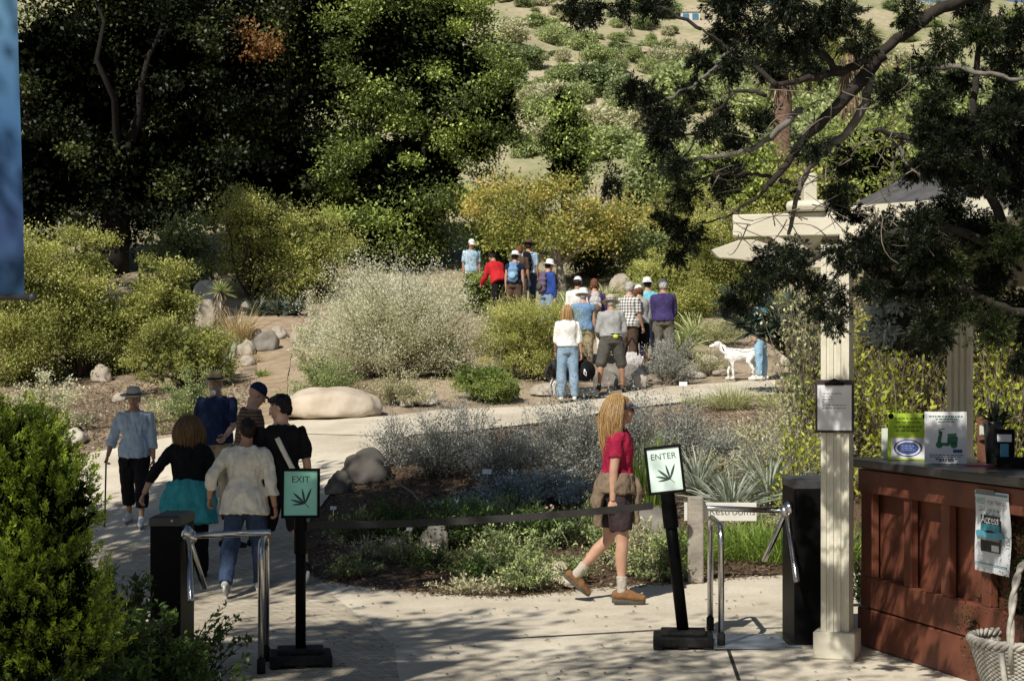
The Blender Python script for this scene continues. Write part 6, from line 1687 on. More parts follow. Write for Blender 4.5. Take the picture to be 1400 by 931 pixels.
# ---------------------------------------------------------------- thicket behind the kiosk
for px, s_, w, h, lm_, l, cov in ((1108, 112, 140, 330, 'palegrass', 'twiggy thicket behind the turnstile', .9), (1235, 118, 190, 420, 'thicket', 'yellow-leaved thicket behind the cream post', 1.15), (1380, 122, 210, 420, 'thicket', 'yellow-leaved thicket at the right edge behind the counter', 1.2), (1165, 102, 170, 320, 'autumn', 'autumn-tinted twiggy shrub left of the cream post', .9)):
    pbush(l, px, 0, w, h, LM[lm_], 6.5, .5, s=s_, cover=cov, stems=230, name='thicket', stem_m=twig, leafy=(.15, 1), scat=.06, stem_r=.008, seedt=.4)
for px, s_, w, h, l in ((1225, 130, 170, 330, 'bright yellow leafed branches left of the back kiosk post'), (1085, 128, 110, 130, 'bright yellow leafed sprig above the turnstile lid'), (1360, 132, 160, 300, 'bright yellow leafed branches right of the back kiosk post'), (1140, 122, 130, 300, 'sparse bright yellow sprigs behind the cream post')):
    pbush(l, px, 0, w, h, LM['ydetail'], 9.0, .5, s=s_, cover=.42, stems=60, name='leafy_branch', cat='branch', stem_m=twig, leafy=(.3, 1), stem_r=.007, scat=.05)
pbush('dark bush closing the view behind the counter', 1300, 0, 260, 330, LM['glossy'], 5.0, .5, s=95, cover=3, stems=110, seedt=.15)
pbush('low glossy plant between the post and the counter', 1190, 0, 70, 110, LM['glossy'], 7, .5, s=178, cover=2.4, stems=40, seedt=.6)
hb = empty('hanging_plant', W3(1240, 430, 190), 0, 'hanging basket with silvery trailing leaves beneath the kiosk beam', 'hanging basket')
b = MB(); b.lathe([(.02, -.26), (.16, -.20), (.22, -.06), (.23, .0), (.20, .0)], n=20, closed=False); b.build('bowl', mat('moss_bowl', (.02, .018, .015), .95, .4, 30, bump=.8), hb, smooth=True)
lf, c_ = crown([(-.04, -.05, .05, .24, .2, .12), (-.16, -.1, -.06, .10, .1, .16)], 34, .08, 40, .075, .022, shell=.5); link('foliage', np_mesh('foliage', *lf[:2], LM['silver'], lf[2]), hb)
lf, c_ = crown([(.06, .0, -.12, .26, .2, .12)], 26, .09, 60, .06, .022); link('dark_foliage', np_mesh('dark_foliage', *lf[:2], LM['juniper'], lf[2]), hb)
b = MB(); b.tube([(0, 0, .05), (0, 0, .42)], .006, 6); b.build('chain', black_paint, hb)
lobed('small dark shrub against the foot of the counter by the basket', 1366, 0, 86, 120, LM['juniper'], 5.0, .34, s=236, cover=5, ncl=60, clr=.16, corek=.4, spread=.6)
lobed('dark shrub at the right edge beside the poster', 1428, 0, 96, 260, LM['juniper'], 5.0, .34, s=246, cover=5, ncl=80, clr=.12, corek=.6, spread=.6)
# ---------------------------------------------------------------- the island bed
def bedp(px, py): return G(px, py)
for px, s_, w, h, cov, l in ((600, 112, 150, 96, 1.3, 'wispy grey buckwheat at the left of the bed'), (540, 106, 90, 70, 1.0, 'sparse grey buckwheat at the left tip of the bed'), (690, 116, 130, 84, 1.6, 'dense grey buckwheat in the middle of the bed'), (785, 116, 150, 124, 2.0, 'broad silvery buckwheat left of the walking woman'),
                             (860, 114, 140, 130, 2.0, 'broad silvery buckwheat behind the walking woman'), (930, 112, 120, 110, 1.4, 'grey buckwheat behind the ENTER sign'), (740, 108, 120, 70, 1.2, 'low grey buckwheat along the back of the bed'), (640, 108, 120, 90, 1.2, 'thin grey buckwheat at the back left of the bed')):
    pbush(l, px, 0, w, h, LM['greyleaf'], 4.2, .34, s=s_, cover=cov, stems=170, stem_m=mat('grey_stem', (.13, .115, .10), .9), scat=.05, stem_r=.005, leafy=(.35, 1), seedt=.4, name='buckwheat', lump=.12)
for px, s_, w, h, l in ((700, 124, 150, 46, 'silver mat plant in the shade of the bed'), (640, 128, 120, 34, 'blue-grey mat plant left of the silver one'), (800, 126, 110, 40, 'silver mat plant left of the crimson shirt'), (760, 122, 120, 44, 'dusty silver mat plant under the buckwheat')):
    pbush(l, px, 0, w, h, LM['silver'], 5, .4, s=s_, cover=2.4, stems=60, flat=.9)
for px, s_, w, h, lm_, l in ((620, 138, 170, 60, 'glossy', 'dark green cover plant behind the belt'), (540, 136, 130, 60, 'glossy', 'dark green plant at the shaded left of the bed'), (740, 140, 170, 50, 'glossy', 'dark green cover plant right of the bed centre'), (480, 132, 90, 40, 'low_green', 'low plant on the left rim of the bed'), (700, 153, 150, 62, 'low_green', 'leafy green cover plant in front of the belt'),
                             (650, 157, 110, 40, 'glossy', 'small dark cover plant near the path edge'), (720, 163, 120, 44, 'low_green', 'green cover plant spilling towards the path'), (870, 155, 110, 66, 'scrub', 'pale flowering shrub behind the hiking boots'), (910, 160, 120, 60, 'low_green', 'green flowering mound under the grey boulder'), (840, 148, 110, 50, 'low_green', 'green plant left of the grey boulder'),
                             (590, 150, 80, 30, 'glossy', 'sparse dark plant among the bed stones'), (480, 150, 90, 26, 'low_green', 'low sparse plant at the front left of the bed'), (780, 158, 90, 36, 'low_green', 'low green plant left of the hiking boots')):
    pbush(l, px, 0, w, h, LM[lm_], 5.5, .45, s=s_, cover=2.6, stems=70, name='cover_plant', cat='plant', flat=.7)
for px, s_, w, h, lm_, cov, l in ((680, 132, 150, 46, 'low_green', 1.8, 'trailing green plant in the middle of the shaded bed'), (560, 145, 120, 36, 'low_green', 1.6, 'low trailing plant behind the bed stones'), (820, 137, 120, 50, 'low_green', 2.0, 'green plant left of the waist-tied jumper'), (640, 165, 120, 26, 'scrub', 1.2, 'dry cover plant at the path edge'), (500, 142, 100, 30, 'scrub', 1.0, 'sparse dry plant at the left of the bed'), (880, 138, 90, 46, 'low_green', 2.0, 'green plant at the foot of the rushes')):
    pbush(l, px, 0, w, h, LM[lm_], 4.8, .45, s=s_, cover=cov, stems=70, name='cover_plant', cat='plant', flat=.8)
rosette('strappy blue-grey agave right of the ENTER sign', A(1000, 128), 210, .74, .022, .45, LM['agave'], (.1, 1.4), 'strap_agave', 'agave')
rosette('second strappy grey agave behind the turnstile arm', A(1050, 122), 210, .80, .022, .45, LM['agave'], (.1, 1.4), 'strap_agave', 'agave')
rosette('strappy grey agave behind the ENTER sign', A(955, 120), 190, .72, .020, .4, LM['agave'], (.2, 1.4), 'strap_agave', 'agave')
rosette('strappy grey agave at the back right of the bed', A(1090, 114), 190, .76, .020, .4, LM['agave'], (.1, 1.4), 'strap_agave', 'agave')
tuft('tall dark rushes behind the crimson shirt', A(885, 128), 160, .16, 1.0, .016, .15, LM['grass'], 'rush_clump', 'rush', None, 2.6)
pbush('pale flowering mat below the grey agaves', 1010, 0, 130, 40, LM['scrub'], 4.2, .4, s=134, cover=2.6, stems=60, flat=.8)
pbush('grey scrub right of the strappy agaves', 1080, 0, 150, 120, LM['scrub'], 4.5, .36, s=119, cover=1.4, stems=120)
for px, s_, r_, n, l in ((1010, 146, .42, 900, 'green grass behind the guard rail'), (1065, 148, .40, 900, 'green grass in front of the turnstile cabinet'), (930, 150, .30, 500, 'green grass at the foot of the signpost'), (885, 150, .28, 350, 'green grass left of the leaning pole'), (1130, 148, .4, 600, 'green grass behind the cream post')):
    tuft(l, A(px, s_), n, r_, .48, .009, .6, LM['grass'], group=None)
rock('large grey boulder behind the leaning sign pole', 893, 748, 96, 54, 'greyrock', s=152, name='boulder')
for px, py, w, h, mm_, l in ((500, 655, 76, 40, 'shadedrock', 'grey boulder darkened for shade on the left rim of the bed'), (532, 618, 34, 26, 'whiterock', 'pale pointed rock at the road side of the bed'), (465, 672, 40, 26, 'shadedrock', 'grey stone darkened for shade on the left rim of the bed'), (595, 750, 36, 34, 'greyrock', 'upright grey stone in the bed'), (540, 748, 34, 16, 'paleboulder', 'rounded tan stone left in the bed'),
                         (665, 772, 46, 18, 'sandstone', 'flat tan stone in the bed centre'), (590, 756, 30, 12, 'paleboulder', 'small pale stone before the upright stone'), (765, 790, 60, 20, 'sandstone', 'flat sandstone at the path edge'), (755, 640, 28, 18, 'greyrock', 'grey stone below the silvery buckwheat'), (512, 738, 24, 14, 'greyrock', 'small dark stone left of the tan stone'), (1030, 608, 40, 16, 'greyrock', 'flat stone at the back right of the bed'), (780, 800, 30, 12, 'sandstone', 'small tan stone at the path edge')):
    rock(l, px, py, w, h, mm_)
b = MB(); p = bedp(680, 712); b.tube([p + Vector((-.34, 0, .02)), p + Vector((-.2, -.05, .16)), p + Vector((.05, 0, .20)), p + Vector((.10, .02, .16))], [.010, .012, .010, .006], 7); tag(b.build('bare_twig', deadwood), 'pale bent twig lying in the bed behind the belt', 'twig')
b = MB(); p = bedp(575, 700); b.tube([p + Vector((-.38, 0, .40)), p + Vector((-.1, 0, .22)), p + Vector((.05, 0, .05))], [.006, .010, .012], 7); tag(b.build('bare_twig', deadwood), 'long pale twig leaning at the left of the bed', 'twig')
b = MB(); p = bedp(800, 770)
pl_ = empty('flower_stalk', A(790, 150), 0, 'thin flower stalk with pink heads left of the walking woman', 'flower')
b.tube([(0, 0, 0), (-.12, 0, .25), (-.26, 0, .48)], [.007, .006, .004], 6); b.build('stalk', mat('green_stalk', (.2, .24, .1), .7), pl_, smooth=True)
for i in range(9):
    b = MB(); b.ell((-.26 + random.uniform(-.09, .06), random.uniform(-.03, .03), .49 + random.uniform(-.04, .06)), .014, nu=8, nv=6); b.build('flower_head', mat('pink_flower', (.45, .28, .26), .7), pl_, smooth=True)
pbush('small brown dried plant at the left of the bed', 520, 0, 30, 50, LM['dry'], 5, .5, s=132, cover=1.6, stems=16)
# leaf litter and bark chips
def litter(label, polys, n, L):
    pts = []
    for (x0, y0, x1, y1), m_ in polys:
        u = rng.uniform(0, 1, (m_, 2)); 
        for a, b_ in u:
            px, py = x0 + (x1 - x0) * a, y0 + (y1 - y0) * b_
            pts.append((px, py))
    return pts
from mathutils.geometry import intersect_point_tri_2d
def inside(poly, X, Y):
    c = np.zeros(len(X), bool); n = len(poly); j = n - 1
    for i in range(n):
        xi, yi = poly[i]; xj, yj = poly[j]
        cond = ((yi > Y) != (yj > Y)) & (X < (xj - xi) * (Y - yi) / (yj - yi + 1e-12) + xi)
        c ^= cond; j = i
    return c
bedpoly = bed_near + bed_left[::-1]
def litter_obj(label, poly, n, L, m_='litter'):
    xs = [p[0] for p in poly]; ys_ = [p[1] for p in poly]
    X = rng.uniform(min(xs), max(xs), n * 3); Y = rng.uniform(min(ys_), max(ys_), n * 3)
    k = inside(poly, X, Y); X, Y = X[k][:n], Y[k][:n]
    P = np.stack([X, Y, hgt(X, Y) - .012 + rng.uniform(0, .02, len(X))], 1)
    D = rng.normal(size=P.shape) * [1, 1, .15]
    v = leaves(P, D, L, L * .5, np.clip(rng.beta(1.6, 2.2, len(X)), 0, 1), up=3, spread=.2, jitter=.7)
    tag(link('leaf_litter', np_mesh('leaf_litter', *v[:2], LM[m_], v[2])), label, 'leaf litter', kind='stuff')
litter_obj('brown leaf litter and bark chips covering the bed', bedpoly, 26000, .045)
mul = [gp(*p) for p in ((-60, 632), (60, 622), (130, 612), (250, 590), (330, 582), (345, 520), (250, 520), (100, 520), (-60, 540))]
litter_obj('pale leaf litter on the mulch beside the road', mul, 12000, .06, 'pale_litter')
# litter spilled over the edge of the path
N_ = 2600; pi_ = rng.integers(0, len(bed_near) - 1, N_); tt_ = rng.uniform(0, 1, N_); bn_ = np.array(bed_near)
E_ = bn_[pi_] * (1 - tt_)[:, None] + bn_[pi_ + 1] * tt_[:, None]; E_[:, 1] -= np.abs(rng.normal(0, .10, N_)) - .04
P = np.stack([E_[:, 0], E_[:, 1], hgt(E_[:, 0], E_[:, 1]) + .006], 1)
v = leaves(P, rng.normal(size=P.shape) * [1, 1, .05], .028, .014, np.clip(rng.beta(1.6, 2.2, N_), 0, 1), up=4, spread=.15, jitter=.8)
tag(link('leaf_litter', np_mesh('leaf_litter', *v[:2], LM['litter'], v[2])), 'leaf crumbs spilled along the edge of the path', 'leaf litter', kind='stuff')
# a few fallen leaves on the paving
X = rng.uniform(-2.5, 2.2, 260); Y = rng.uniform(9.6, 15, 260); P = np.stack([X, Y, hgt(X, Y) + .008], 1)
k = ~inside(bedpoly, X, Y); P = P[k]
v = leaves(P, rng.normal(size=P.shape) * [1, 1, .05], .035, .02, rng.uniform(0, .8, len(P)), up=4, spread=.15)
tag(link('fallen_leaf', np_mesh('fallen_leaf', *v[:2], LM['litter'], v[2])), 'few dry leaves scattered on the paving', 'leaf litter', kind='stuff')

# ---------------------------------------------------------------- foreground left hedge and sprigs
def hedge():
    s = 300; base = A(20, s)
    r_ = empty('juniper_hedge', base, 0, 'bright green tipped juniper shrub in the lower left corner', 'juniper')
    bl = [pblob(5, 650, 100, 90, s), pblob(78, 700, 62, 82, s, -.1), pblob(-20, 700, 110, 120, s, .1), pblob(80, 800, 66, 70, s, -.1), pblob(10, 810, 100, 90, s, -.1), pblob(40, 880, 110, 70, s, .1)]
    o = np.array(base); bl = [(b[0] - o[0], b[1] - o[1], b[2] - o[2], *b[3:]) for b in bl]
    # upward sprays: twiglets with scale leaves
    vol = np.array([b[3] * b[4] for b in bl]); n = 2100
    B_ = np.array(bl)[rng.choice(len(bl), n, p=vol / vol.sum())]; d = unit(rng.normal(size=(n, 3)) + [0, -.35, .25])
    c = B_[:, :3] + d * B_[:, 3:6] * rng.uniform(.62, 1.0, n)[:, None]; dirs = unit(d * .8 + [0, 0, .9] + rng.normal(size=(n, 3)) * .25); ln = rng.uniform(.06, .15, n)
    per = 64; k = np.repeat(np.arange(n), per); t = rng.uniform(0, 1, n * per)
    P = c[k] + dirs[k] * (t * ln[k])[:, None] + rng.normal(size=(n * per, 3)) * (.016 * (1.15 - t))[:, None]
    depth = np.linalg.norm((c - B_[:, :3]) / B_[:, 3:6], axis=1)
    T = np.clip((depth[k] - .62) * 1.3 + .55 * t + rng.normal(0, .1, n * per) - .05, 0, 1)
    v = leaves(P, dirs[k], .019, .007, T, .2, .5); link('foliage', np_mesh('foliage', *v[:2], LM['hedge'], v[2]), r_)
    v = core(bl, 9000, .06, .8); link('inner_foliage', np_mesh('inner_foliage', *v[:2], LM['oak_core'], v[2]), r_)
    b = MB(); b.tube([(0, .1, -.1), (.02, .1, .35), (.0, .08, .8)], [.05, .04, .02], 8); b.build('stem', bark_d, r_, smooth=True)
hedge()
def leafy(label, px, s, w, d, h, n_st, per, L, seedt=.35, lean=(0, 0), dirx=0.0, thin=1.0):
    base = A(px, s); r_ = empty('leafy_shrub', base, 0, label, 'shrub')
    th = rng.uniform(0, 6.28, n_st); cz = rng.uniform(.05, 1, n_st)
    E = np.stack([np.cos(th) * np.sqrt(1 - cz ** 2 * .9) * w / 2 + dirx * rng.uniform(.3, 1, n_st), np.sin(th) * np.sqrt(1 - cz ** 2 * .9) * d / 2, cz * h * rng.uniform(.8, 1.1, n_st)], 1)
    b0 = rng.normal(size=(n_st, 3)) * [w * .06, d * .06, 0]; M1 = b0 + (E - b0) * [.3, .3, .7] + rng.normal(size=(n_st, 3)) * .05
    P = bez(b0[:, None], M1[:, None], E[:, None], np.repeat(np.linspace(0, 1, 8)[None], n_st, 0))
    k = np.repeat(np.arange(n_st), per); t = .30 + .70 * rng.uniform(0, 1, n_st * per)
    q = bez(b0[k], M1[k], E[k], t) + rng.normal(size=(n_st * per, 3)) * .012
    D = unit(E - M1)[k] * .6 + rng.normal(size=(n_st * per, 3)) * .8
    T = np.clip(rng.normal(seedt, .16, n_st)[k] + .35 * (t - .6) + rng.normal(0, .1, n_st * per), 0, 1)
    v = leaves(q, D, L, L * .48, T, .6, .35); link('foliage', np_mesh('foliage', *v[:2], LM['glossy'], v[2]), r_)
    v = tubes_np(P, .006 * thin * (1 - .8 * np.linspace(0, 1, 8))[None] * np.ones((n_st, 1)), 5); link('stem', np_mesh('stem', *v[:2], bark_d, None, True), r_)
    return r_
leafy('glossy leafy shrub in front of the left turnstile', 205, 262, .80, .6, .66, 130, 50, .046, .50)
leafy('dark glossy shrub below the bright juniper', 95, 285, 1.05, .6, .55, 180, 46, .046, .30)
leafy('dark leafy shrub in the bottom left corner', 40, 305, .9, .5, .62, 170, 46, .044, .24)
leafy('dark leafy shrub between the juniper and the left turnstile', 165, 238, .60, .5, .80, 90, 44, .044, .28)
leafy('long leafy sprays reaching across the left guard rail', 255, 250, .40, .3, .74, 40, 30, .044, .45, dirx=.26)
rosette('small pale succulent in the bottom left corner', A(15, 330) , 22, .10, .03, .3, LM['fresh'], (.2, 1.3), 'succulent', 'succulent')

# ---------------------------------------------------------------- overhanging juniper on the right
SJ = 262.0
jb = Vector((4.35, F / SJ, hz(4.35, F / SJ)))
jt = empty('juniper_tree', jb, 0, 'dark juniper with twisted grey limbs hanging over the kiosk', 'juniper')
def jp(px, py, dy=0.0):
    v = W3(px, py, SJ + dy); return v - jb
b = MB(); b.tube([(0, 0, -.2), (.05, .05, 1.2), (-.1, 0, 2.6), (-.25, -.05, 3.9), tuple(jp(1560, -120))], [.24, .19, .17, .14, .12], 14); jtr = b.build('trunk', bark, jt, smooth=True)
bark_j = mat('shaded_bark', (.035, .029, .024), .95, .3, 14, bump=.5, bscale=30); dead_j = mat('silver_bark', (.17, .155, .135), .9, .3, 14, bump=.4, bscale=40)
limbs_px = [  # photo-pixel polylines of the visible limbs: points, start radius, end radius, material, depth shift
    ([(1560, -120), (1440, -60), (1330, -8), (1262, 28), (1205, 72), (1150, 98), (1105, 108), (1060, 116)], .042, .013, bark_j, 0),
    ([(1205, 72), (1160, 130), (1110, 180), (1075, 225), (1045, 262)], .040, .012, bark_j, 5), ([(1190, 80), (1188, 130), (1160, 178), (1120, 215), (1092, 262), (1078, 320)], .030, .010, dead_j, -4),
    ([(1092, 150), (1072, 172), (1040, 198), (1000, 212), (960, 218), (928, 226), (898, 232)], .020, .006, dead_j, 3), ([(1078, 250), (1050, 240), (1010, 236), (975, 240), (935, 252)], .014, .004, bark_j, 3),
    ([(1240, 95), (1290, 92), (1345, 100), (1400, 108)], .018, .010, dead_j, 6), ([(1480, 180), (1400, 235), (1330, 225), (1275, 200), (1225, 186), (1195, 178)], .040, .012, bark_j, 2),
    ([(1232, 190), (1236, 220), (1258, 240), (1262, 262)], .010, .003, dead_j, 4), ([(1234, 196), (1222, 230), (1212, 256)], .009, .003, dead_j, 4), ([(1246, 228), (1230, 246), (1222, 262)], .006, .002, dead_j, 4),
    ([(1060, 116), (1030, 90), (1000, 70), (960, 40)], .016, .006, bark_j, 0), ([(1150, 98), (1110, 60), (1070, 20), (1040, -30)], .022, .010, bark_j, 0), ([(1000, 70), (960, 110), (920, 130), (880, 150)], .012, .004, dead_j, 2),
    ([(960, 40), (900, 10), (850, -8), (800, -6)], .010, .005, bark_j, 0), ([(1480, 300), (1380, 330), (1290, 312), (1210, 322), (1140, 345), (1080, 372)], .034, .006, bark_j, 0), ([(1200, 300), (1160, 350), (1130, 400)], .014, .005, bark_j, 0),
    ([(1045, 262), (1020, 280), (985, 300), (940, 310)], .010, .003, bark_j, 0), ([(1480, 420), (1400, 430), (1330, 400), (1270, 370)], .03, .006, bark_j, 0),
    ([(1380, 330), (1350, 250), (1330, 160), (1340, 60), (1360, -40)], .03, .010, bark_j, 0), ([(1046, 130), (1010, 125), (980, 150), (955, 185), (930, 225)], .012, .004, bark_j, 0), ([(955, 185), (910, 180), (870, 150)], .008, .003, bark_j, 0)]
tips = []
for pts, r0, r1, m_, dy in limbs_px:
    P_ = smooth = []
    w = [jp(x, y, dy * (i / max(1, len(pts) - 1))) for i, (x, y) in enumerate(pts)]
    fine = []
    for i in range(len(w) - 1):
        p0, p1, p2, p3 = w[max(i - 1, 0)], w[i], w[i + 1], w[min(i + 2, len(w) - 1)]
        for q in range(5):
            t = q / 5; fine.append(.5 * ((2 * p1) + (-p0 + p2) * t + (2 * p0 - 5 * p1 + 4 * p2 - p3) * t * t + (-p0 + 3 * p1 - 3 * p2 + p3) * t ** 3) + Vector((random.gauss(0, .006), random.gauss(0, .012), random.gauss(0, .006))))
    fine.append(w[-1]); n = len(fine)
    b = MB(); b.tube(fine, [r0 + (r1 - r0) * i / (n - 1) for i in range(n)], 8); b.build('limb', m_, jt, smooth=True)
clumps = [(795, 22, 24), (812, 8, 18), (850, 6, 22), (780, 5, 14),
          (890, 10, 20), (990, 45, 40), (1040, 40, 46), (1085, 55, 46), (1120, 30, 40), (1000, 85, 36), (1060, 95, 36), (1110, 90, 34), (960, 80, 26), (905, 0, 20), (1000, 0, 50), (1075, 0, 46), (1150, 20, 40), (1175, 60, 26),
          (862, 125, 24), (890, 145, 30), (920, 165, 30), (945, 120, 22), (905, 190, 26), (920, 225, 28), (935, 260, 26), (900, 170, 22), (912, 300, 26), (940, 320, 28), (836, 248, 15), (926, 345, 20), (885, 125, 18), (965, 175, 22),
          (990, 155, 24), (1005, 190, 28), (1000, 235, 26), (985, 260, 18), (1040, 165, 22), (1042, 352, 24), (1055, 372, 30), (1030, 390, 28), (1010, 410, 22), (1068, 340, 18),
          (1110, 200, 22), (1152, 222, 24), (1150, 275, 20), (1150, 260, 22), (1085, 370, 30), (1112, 385, 24), (1120, 420, 26), (1140, 440, 22), (1150, 405, 18), (1090, 345, 22), (1150, 345, 26), (1180, 330, 34), (1210, 305, 30), (1168, 292, 18), (1200, 350, 30), (1240, 330, 30), (1165, 360, 22),
          (1260, 180, 30), (1290, 200, 40), (1250, 230, 26), (1340, 170, 48), (1380, 140, 50), (1330, 240, 50), (1380, 240, 54), (1290, 290, 46), (1340, 320, 54), (1390, 330, 50), (1260, 300, 34), (1300, 360, 44), (1350, 390, 46), (1395, 420, 46), (1270, 350, 30), (1310, 420, 34), (1290, 400, 26), (1360, 450, 34), (1400, 490, 34), (1260, 400, 24),
          (1240, 20, 24), (1290, 60, 30), (1340, 40, 44), (1390, 40, 48), (1310, 110, 36), (1370, 90, 44), (1395, 180, 40), (1400, 270, 44), (1330, 5, 40), (1265, 90, 24), (1225, 110, 22), (1205, 130, 18), (1280, 140, 26)] + [(random.uniform(1255, 1410), random.uniform(110, 480), random.uniform(24, 42)) for _ in range(24)] + [(random.uniform(1170, 1260), random.uniform(285, 400), random.uniform(16, 28)) for _ in range(9)]
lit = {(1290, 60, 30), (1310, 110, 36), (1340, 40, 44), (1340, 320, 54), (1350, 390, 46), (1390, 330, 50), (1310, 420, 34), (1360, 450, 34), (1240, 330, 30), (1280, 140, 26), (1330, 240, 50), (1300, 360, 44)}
PP, DD, TT = [], [], []
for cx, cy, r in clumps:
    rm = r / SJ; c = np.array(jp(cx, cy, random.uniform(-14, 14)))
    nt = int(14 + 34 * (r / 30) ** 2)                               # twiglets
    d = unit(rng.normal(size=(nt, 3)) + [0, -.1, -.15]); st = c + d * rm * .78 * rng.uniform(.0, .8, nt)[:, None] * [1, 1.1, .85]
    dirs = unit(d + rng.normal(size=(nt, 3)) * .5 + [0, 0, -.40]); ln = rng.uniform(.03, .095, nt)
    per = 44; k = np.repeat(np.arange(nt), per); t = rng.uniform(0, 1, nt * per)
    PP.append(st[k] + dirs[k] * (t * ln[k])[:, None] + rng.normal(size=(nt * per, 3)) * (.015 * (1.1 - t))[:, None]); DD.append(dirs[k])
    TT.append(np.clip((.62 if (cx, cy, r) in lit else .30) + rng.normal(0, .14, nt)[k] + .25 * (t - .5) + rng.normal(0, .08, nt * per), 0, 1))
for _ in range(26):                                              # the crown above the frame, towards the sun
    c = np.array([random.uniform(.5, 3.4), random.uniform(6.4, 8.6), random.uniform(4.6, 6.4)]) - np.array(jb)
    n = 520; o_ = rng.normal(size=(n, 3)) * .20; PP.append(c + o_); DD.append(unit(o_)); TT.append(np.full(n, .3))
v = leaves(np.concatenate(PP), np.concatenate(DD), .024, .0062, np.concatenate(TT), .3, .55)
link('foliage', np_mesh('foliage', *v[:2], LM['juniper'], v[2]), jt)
# bare hanging twigs
for _ in range(0): pass
n = 150; cc = np.array([jp(random.uniform(960, 1260), random.uniform(120, 330), random.uniform(-10, 10)) for _ in range(n)])
E = cc + rng.normal(size=(n, 3)) * [.16, .10, .14]; M1 = (cc + E) / 2 + rng.normal(size=(n, 3)) * .05
Pt = bez(cc[:, None], M1[:, None], E[:, None], np.repeat(np.linspace(0, 1, 6)[None], n, 0)); v = tubes_np(Pt, np.linspace(.0035, .0012, 6)[None] * np.ones((n, 1)), 4)
tag(link('twig', np_mesh('twig', *v[:2], twig, None), jt), kind='stuff')

# ---------------------------------------------------------------- hillside
protos = []
for nm, lm_ in (('dark', 'hill_dark'), ('green', 'hill_green'), ('pale', 'hill_pale')):
    for v_ in range(2):
        bl = [(0, 0, .55, .5, .5, .42), (random.uniform(-.25, .25), .1, .5, .38, .38, .42), (random.uniform(-.3, .3), -.1, .4, .36, .36, .34)]
        lf, c_ = crown(bl, 90, .17, 46, .085, .055, shell=.6); cr2 = core(bl, 500, .22)
        V, Q, T = merge([lf, (cr2[0], cr2[1], cr2[2] * .35)])  # core tint lowered to paint inner shade
        protos.append((nm, np_mesh('hillside_shrub', V, Q, LM[lm_], T)))
txt = {'dark': 'dark evergreen shrub on the distant dry hillside', 'green': 'green shrub on the distant dry hillside', 'pale': 'pale olive shrub on the distant dry hillside'}
def hshrub(px, py, w_px, kind, asp=.9):
    p = hillpt(px, py); sc = w_px / (F / p.y)
    nm, me = random.choice([q for q in protos if q[0] == kind])
    o = link('hillside_shrub', me, None, p - Vector((0, 0, .12 * sc)), (0, 0, random.uniform(0, 6.28))); o.scale = (sc * random.uniform(.8, 1.5), sc * random.uniform(.8, 1.2), sc * asp)
    tag(o, txt[kind], 'shrub', {'dark': 'dark shrubs on the far hillside', 'green': 'green shrubs on the far hillside', 'pale': 'pale shrubs on the far hillside'}[kind])
hs = [(672, 6, 16, 'dark'), (715, 10, 16, 'dark'), (740, 8, 26, 'pale'), (700, 60, 46, 'pale'), (735, 40, 30, 'green'), (757, 62, 34, 'green'), (690, 85, 34, 'dark'), (725, 95, 44, 'dark'), (755, 45, 28, 'green'), (690, 50, 36, 'pale'), (770, 85, 24, 'pale'), (812, 85, 36, 'green'), (835, 88, 30, 'green'), (842, 72, 20, 'dark'),
      (868, 35, 18, 'green'), (843, 38, 18, 'green'), (880, 15, 30, 'green'), (913, 25, 34, 'dark'), (895, 38, 16, 'pale'), (890, 60, 18, 'green'), (920, 46, 14, 'dark'), (866, 85, 30, 'green'), (900, 90, 36, 'pale'), (935, 90, 44, 'pale'), (885, 100, 30, 'green'), (820, 130, 60, 'dark'), (790, 140, 40, 'green'), (850, 140, 50, 'dark'), (760, 150, 50, 'pale'), (740, 170, 60, 'green'),
      (720, 150, 36, 'pale'), (700, 120, 40, 'dark'), (840, 165, 40, 'green'), (870, 180, 40, 'pale'), (815, 190, 60, 'pale'), (750, 205, 60, 'pale'), (720, 215, 50, 'green'), (840, 215, 60, 'green'), (790, 215, 50, 'pale'), (880, 225, 50, 'dark')]
hs = [(a, b_, c * .9, k_) for a, b_, c, k_ in hs]
for a in hs: hshrub(*a)
for i in range(190):
    px, py = random.uniform(655, 1400), random.uniform(2, 150) ** 1.0
    if 880 < px < 985 and 8 < py < 45: continue
    if 765 < px < 815 and 80 < py < 108: continue
    hshrub(px, py, random.uniform(5, 20) * (1 + py / 110), random.choice(('dark', 'green', 'pale', 'pale', 'green')), random.uniform(.5, 1.0))
for i in range(26):
    px, py = random.uniform(900, 1400), random.uniform(140, 240)
    hshrub(px, py, random.uniform(40, 80), random.choice(('dark', 'green', 'green')), random.uniform(.7, 1.1))

# ---------------------------------------------------------------- trees just outside the frame whose shade falls into it
def shade_tree(label, x, y, blobs, trunk_r, nclump, per=60, L=.16):
    base = Vector((x, y, hz(x, y)))
    return tree(label, base, blobs, LM['oak_lit'], nclump, .55, per, L, L * .55, trunk_r, (x + .3, y + .2, base.z + 5.4), core_n=0, nlimb=10, shell=.2)
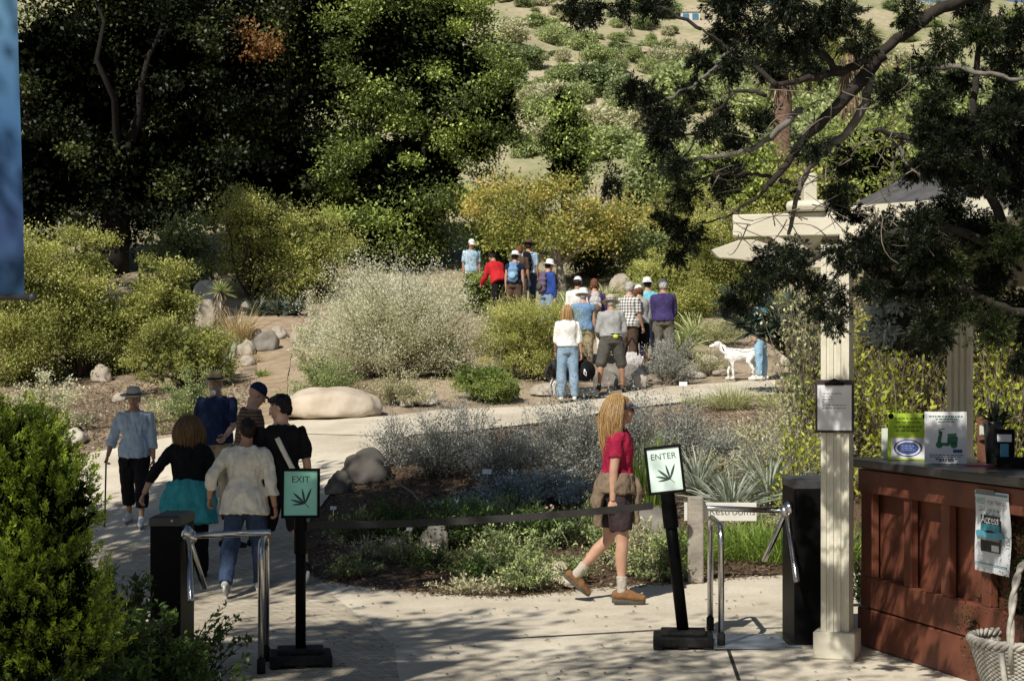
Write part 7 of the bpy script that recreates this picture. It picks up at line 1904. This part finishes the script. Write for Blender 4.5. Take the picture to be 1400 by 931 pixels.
# ================================================================== shade trees, light, camera
SUN = Vector((-.50, -.86, math.tan(R(46)))).normalized()
shade_tree('live oak left of the gate whose crown shades the exit group', -9.2, 9.5, [(-8.6, 9.6, 8.9, 2.2, 2.4, 1.3), (-6.7, 10.6, 8.8, 1.4, 1.3, .9), (-5.0, 11.9, 8.7, 1.35, 1.25, .9), (-7.2, 12.6, 9.0, 1.8, 1.5, 1.0), (-8.6, 14.6, 9.0, 1.6, 1.8, 1.0), (-5.6, 8.9, 8.8, .9, .9, .8), (-4.6, 13.6, 9.0, 1.0, .8, .8), (-3.9, 11.9, 8.8, 1.0, .8, .7), (-3.2, 12.4, 8.9, .9, .6, .6), (-5.3, 4.9, 8.8, .9, .8, .6), (-6.2, 4.2, 8.8, 1.0, .9, .7)], .30, 350, 90, .20)
shade_tree('tall live oak far left of the road shading the oaks behind', -19.5, 33, [(-17.5, 33, 14, 3.5, 3.5, 4.5), (-14.2, 35, 15.5, 2.8, 3.0, 4.0), (-17, 37, 16, 3.2, 3.2, 4.2), (-13.0, 38.5, 17.0, 2.6, 2.4, 3.2)], .45, 260, 90, .28)
shade_tree('open-branched tree behind the viewer dappling the path', -4.6, 3.4, [(-3.8, 4.4, 7.2, 1.5, 1.5, .9), (-2.2, 5.4, 7.4, 1.1, 1.2, .8), (-5.2, 1.8, 7.4, 1.2, 1.1, .7), (-1.2, 3.6, 6.8, 1.0, .9, .6), (.3, 4.6, 6.6, .9, .8, .5)], .18, 78, 60, .11)

w = bpy.data.worlds.new('World'); scene.world = w; w.use_nodes = True
nt = w.node_tree; bg = nt.nodes['Background']
sk = nt.nodes.new('ShaderNodeTexSky'); sk.sky_type = 'NISHITA'; sk.sun_disc = False
sk.sun_elevation = R(46); sk.sun_rotation = math.atan2(SUN.x, SUN.y); sk.altitude = 100; sk.air_density = 1.0; sk.dust_density = .8; sk.ozone_density = 1.0
nt.links.new(sk.outputs[0], bg.inputs[0]); bg.inputs[1].default_value = .05
su = bpy.data.lights.new('sun', 'SUN'); su.energy = 5.0; su.angle = R(.53); su.color = (1.0, .94, .84)
so = bpy.data.objects.new('sun', su); COL.objects.link(so); so.rotation_euler = SUN.to_track_quat('Z', 'Y').to_euler(); so.location = (-10, -17, 30)

cd = bpy.data.cameras.new('camera'); cam = bpy.data.objects.new('camera', cd); COL.objects.link(cam)
cam.location = (0, 0, CZ); cam.rotation_euler = (R(90), 0, 0)
cd.sensor_width = 36; cd.lens = F / 1400 * 36; cd.shift_y = (HY - 465.5) / 1400; cd.clip_start = .1; cd.clip_end = 3000
scene.camera = cam
scene.view_settings.view_transform = 'Standard'; scene.view_settings.look = 'None'; scene.view_settings.exposure = 0; scene.view_settings.gamma = 1
scene.render.resolution_x, scene.render.resolution_y = 1024, 680
cy = scene.cycles; cy.max_bounces = 6; cy.diffuse_bounces = 3; cy.transmission_bounces = 3; cy.transparent_max_bounces = 4; cy.glossy_bounces = 3
cy.use_denoising = True
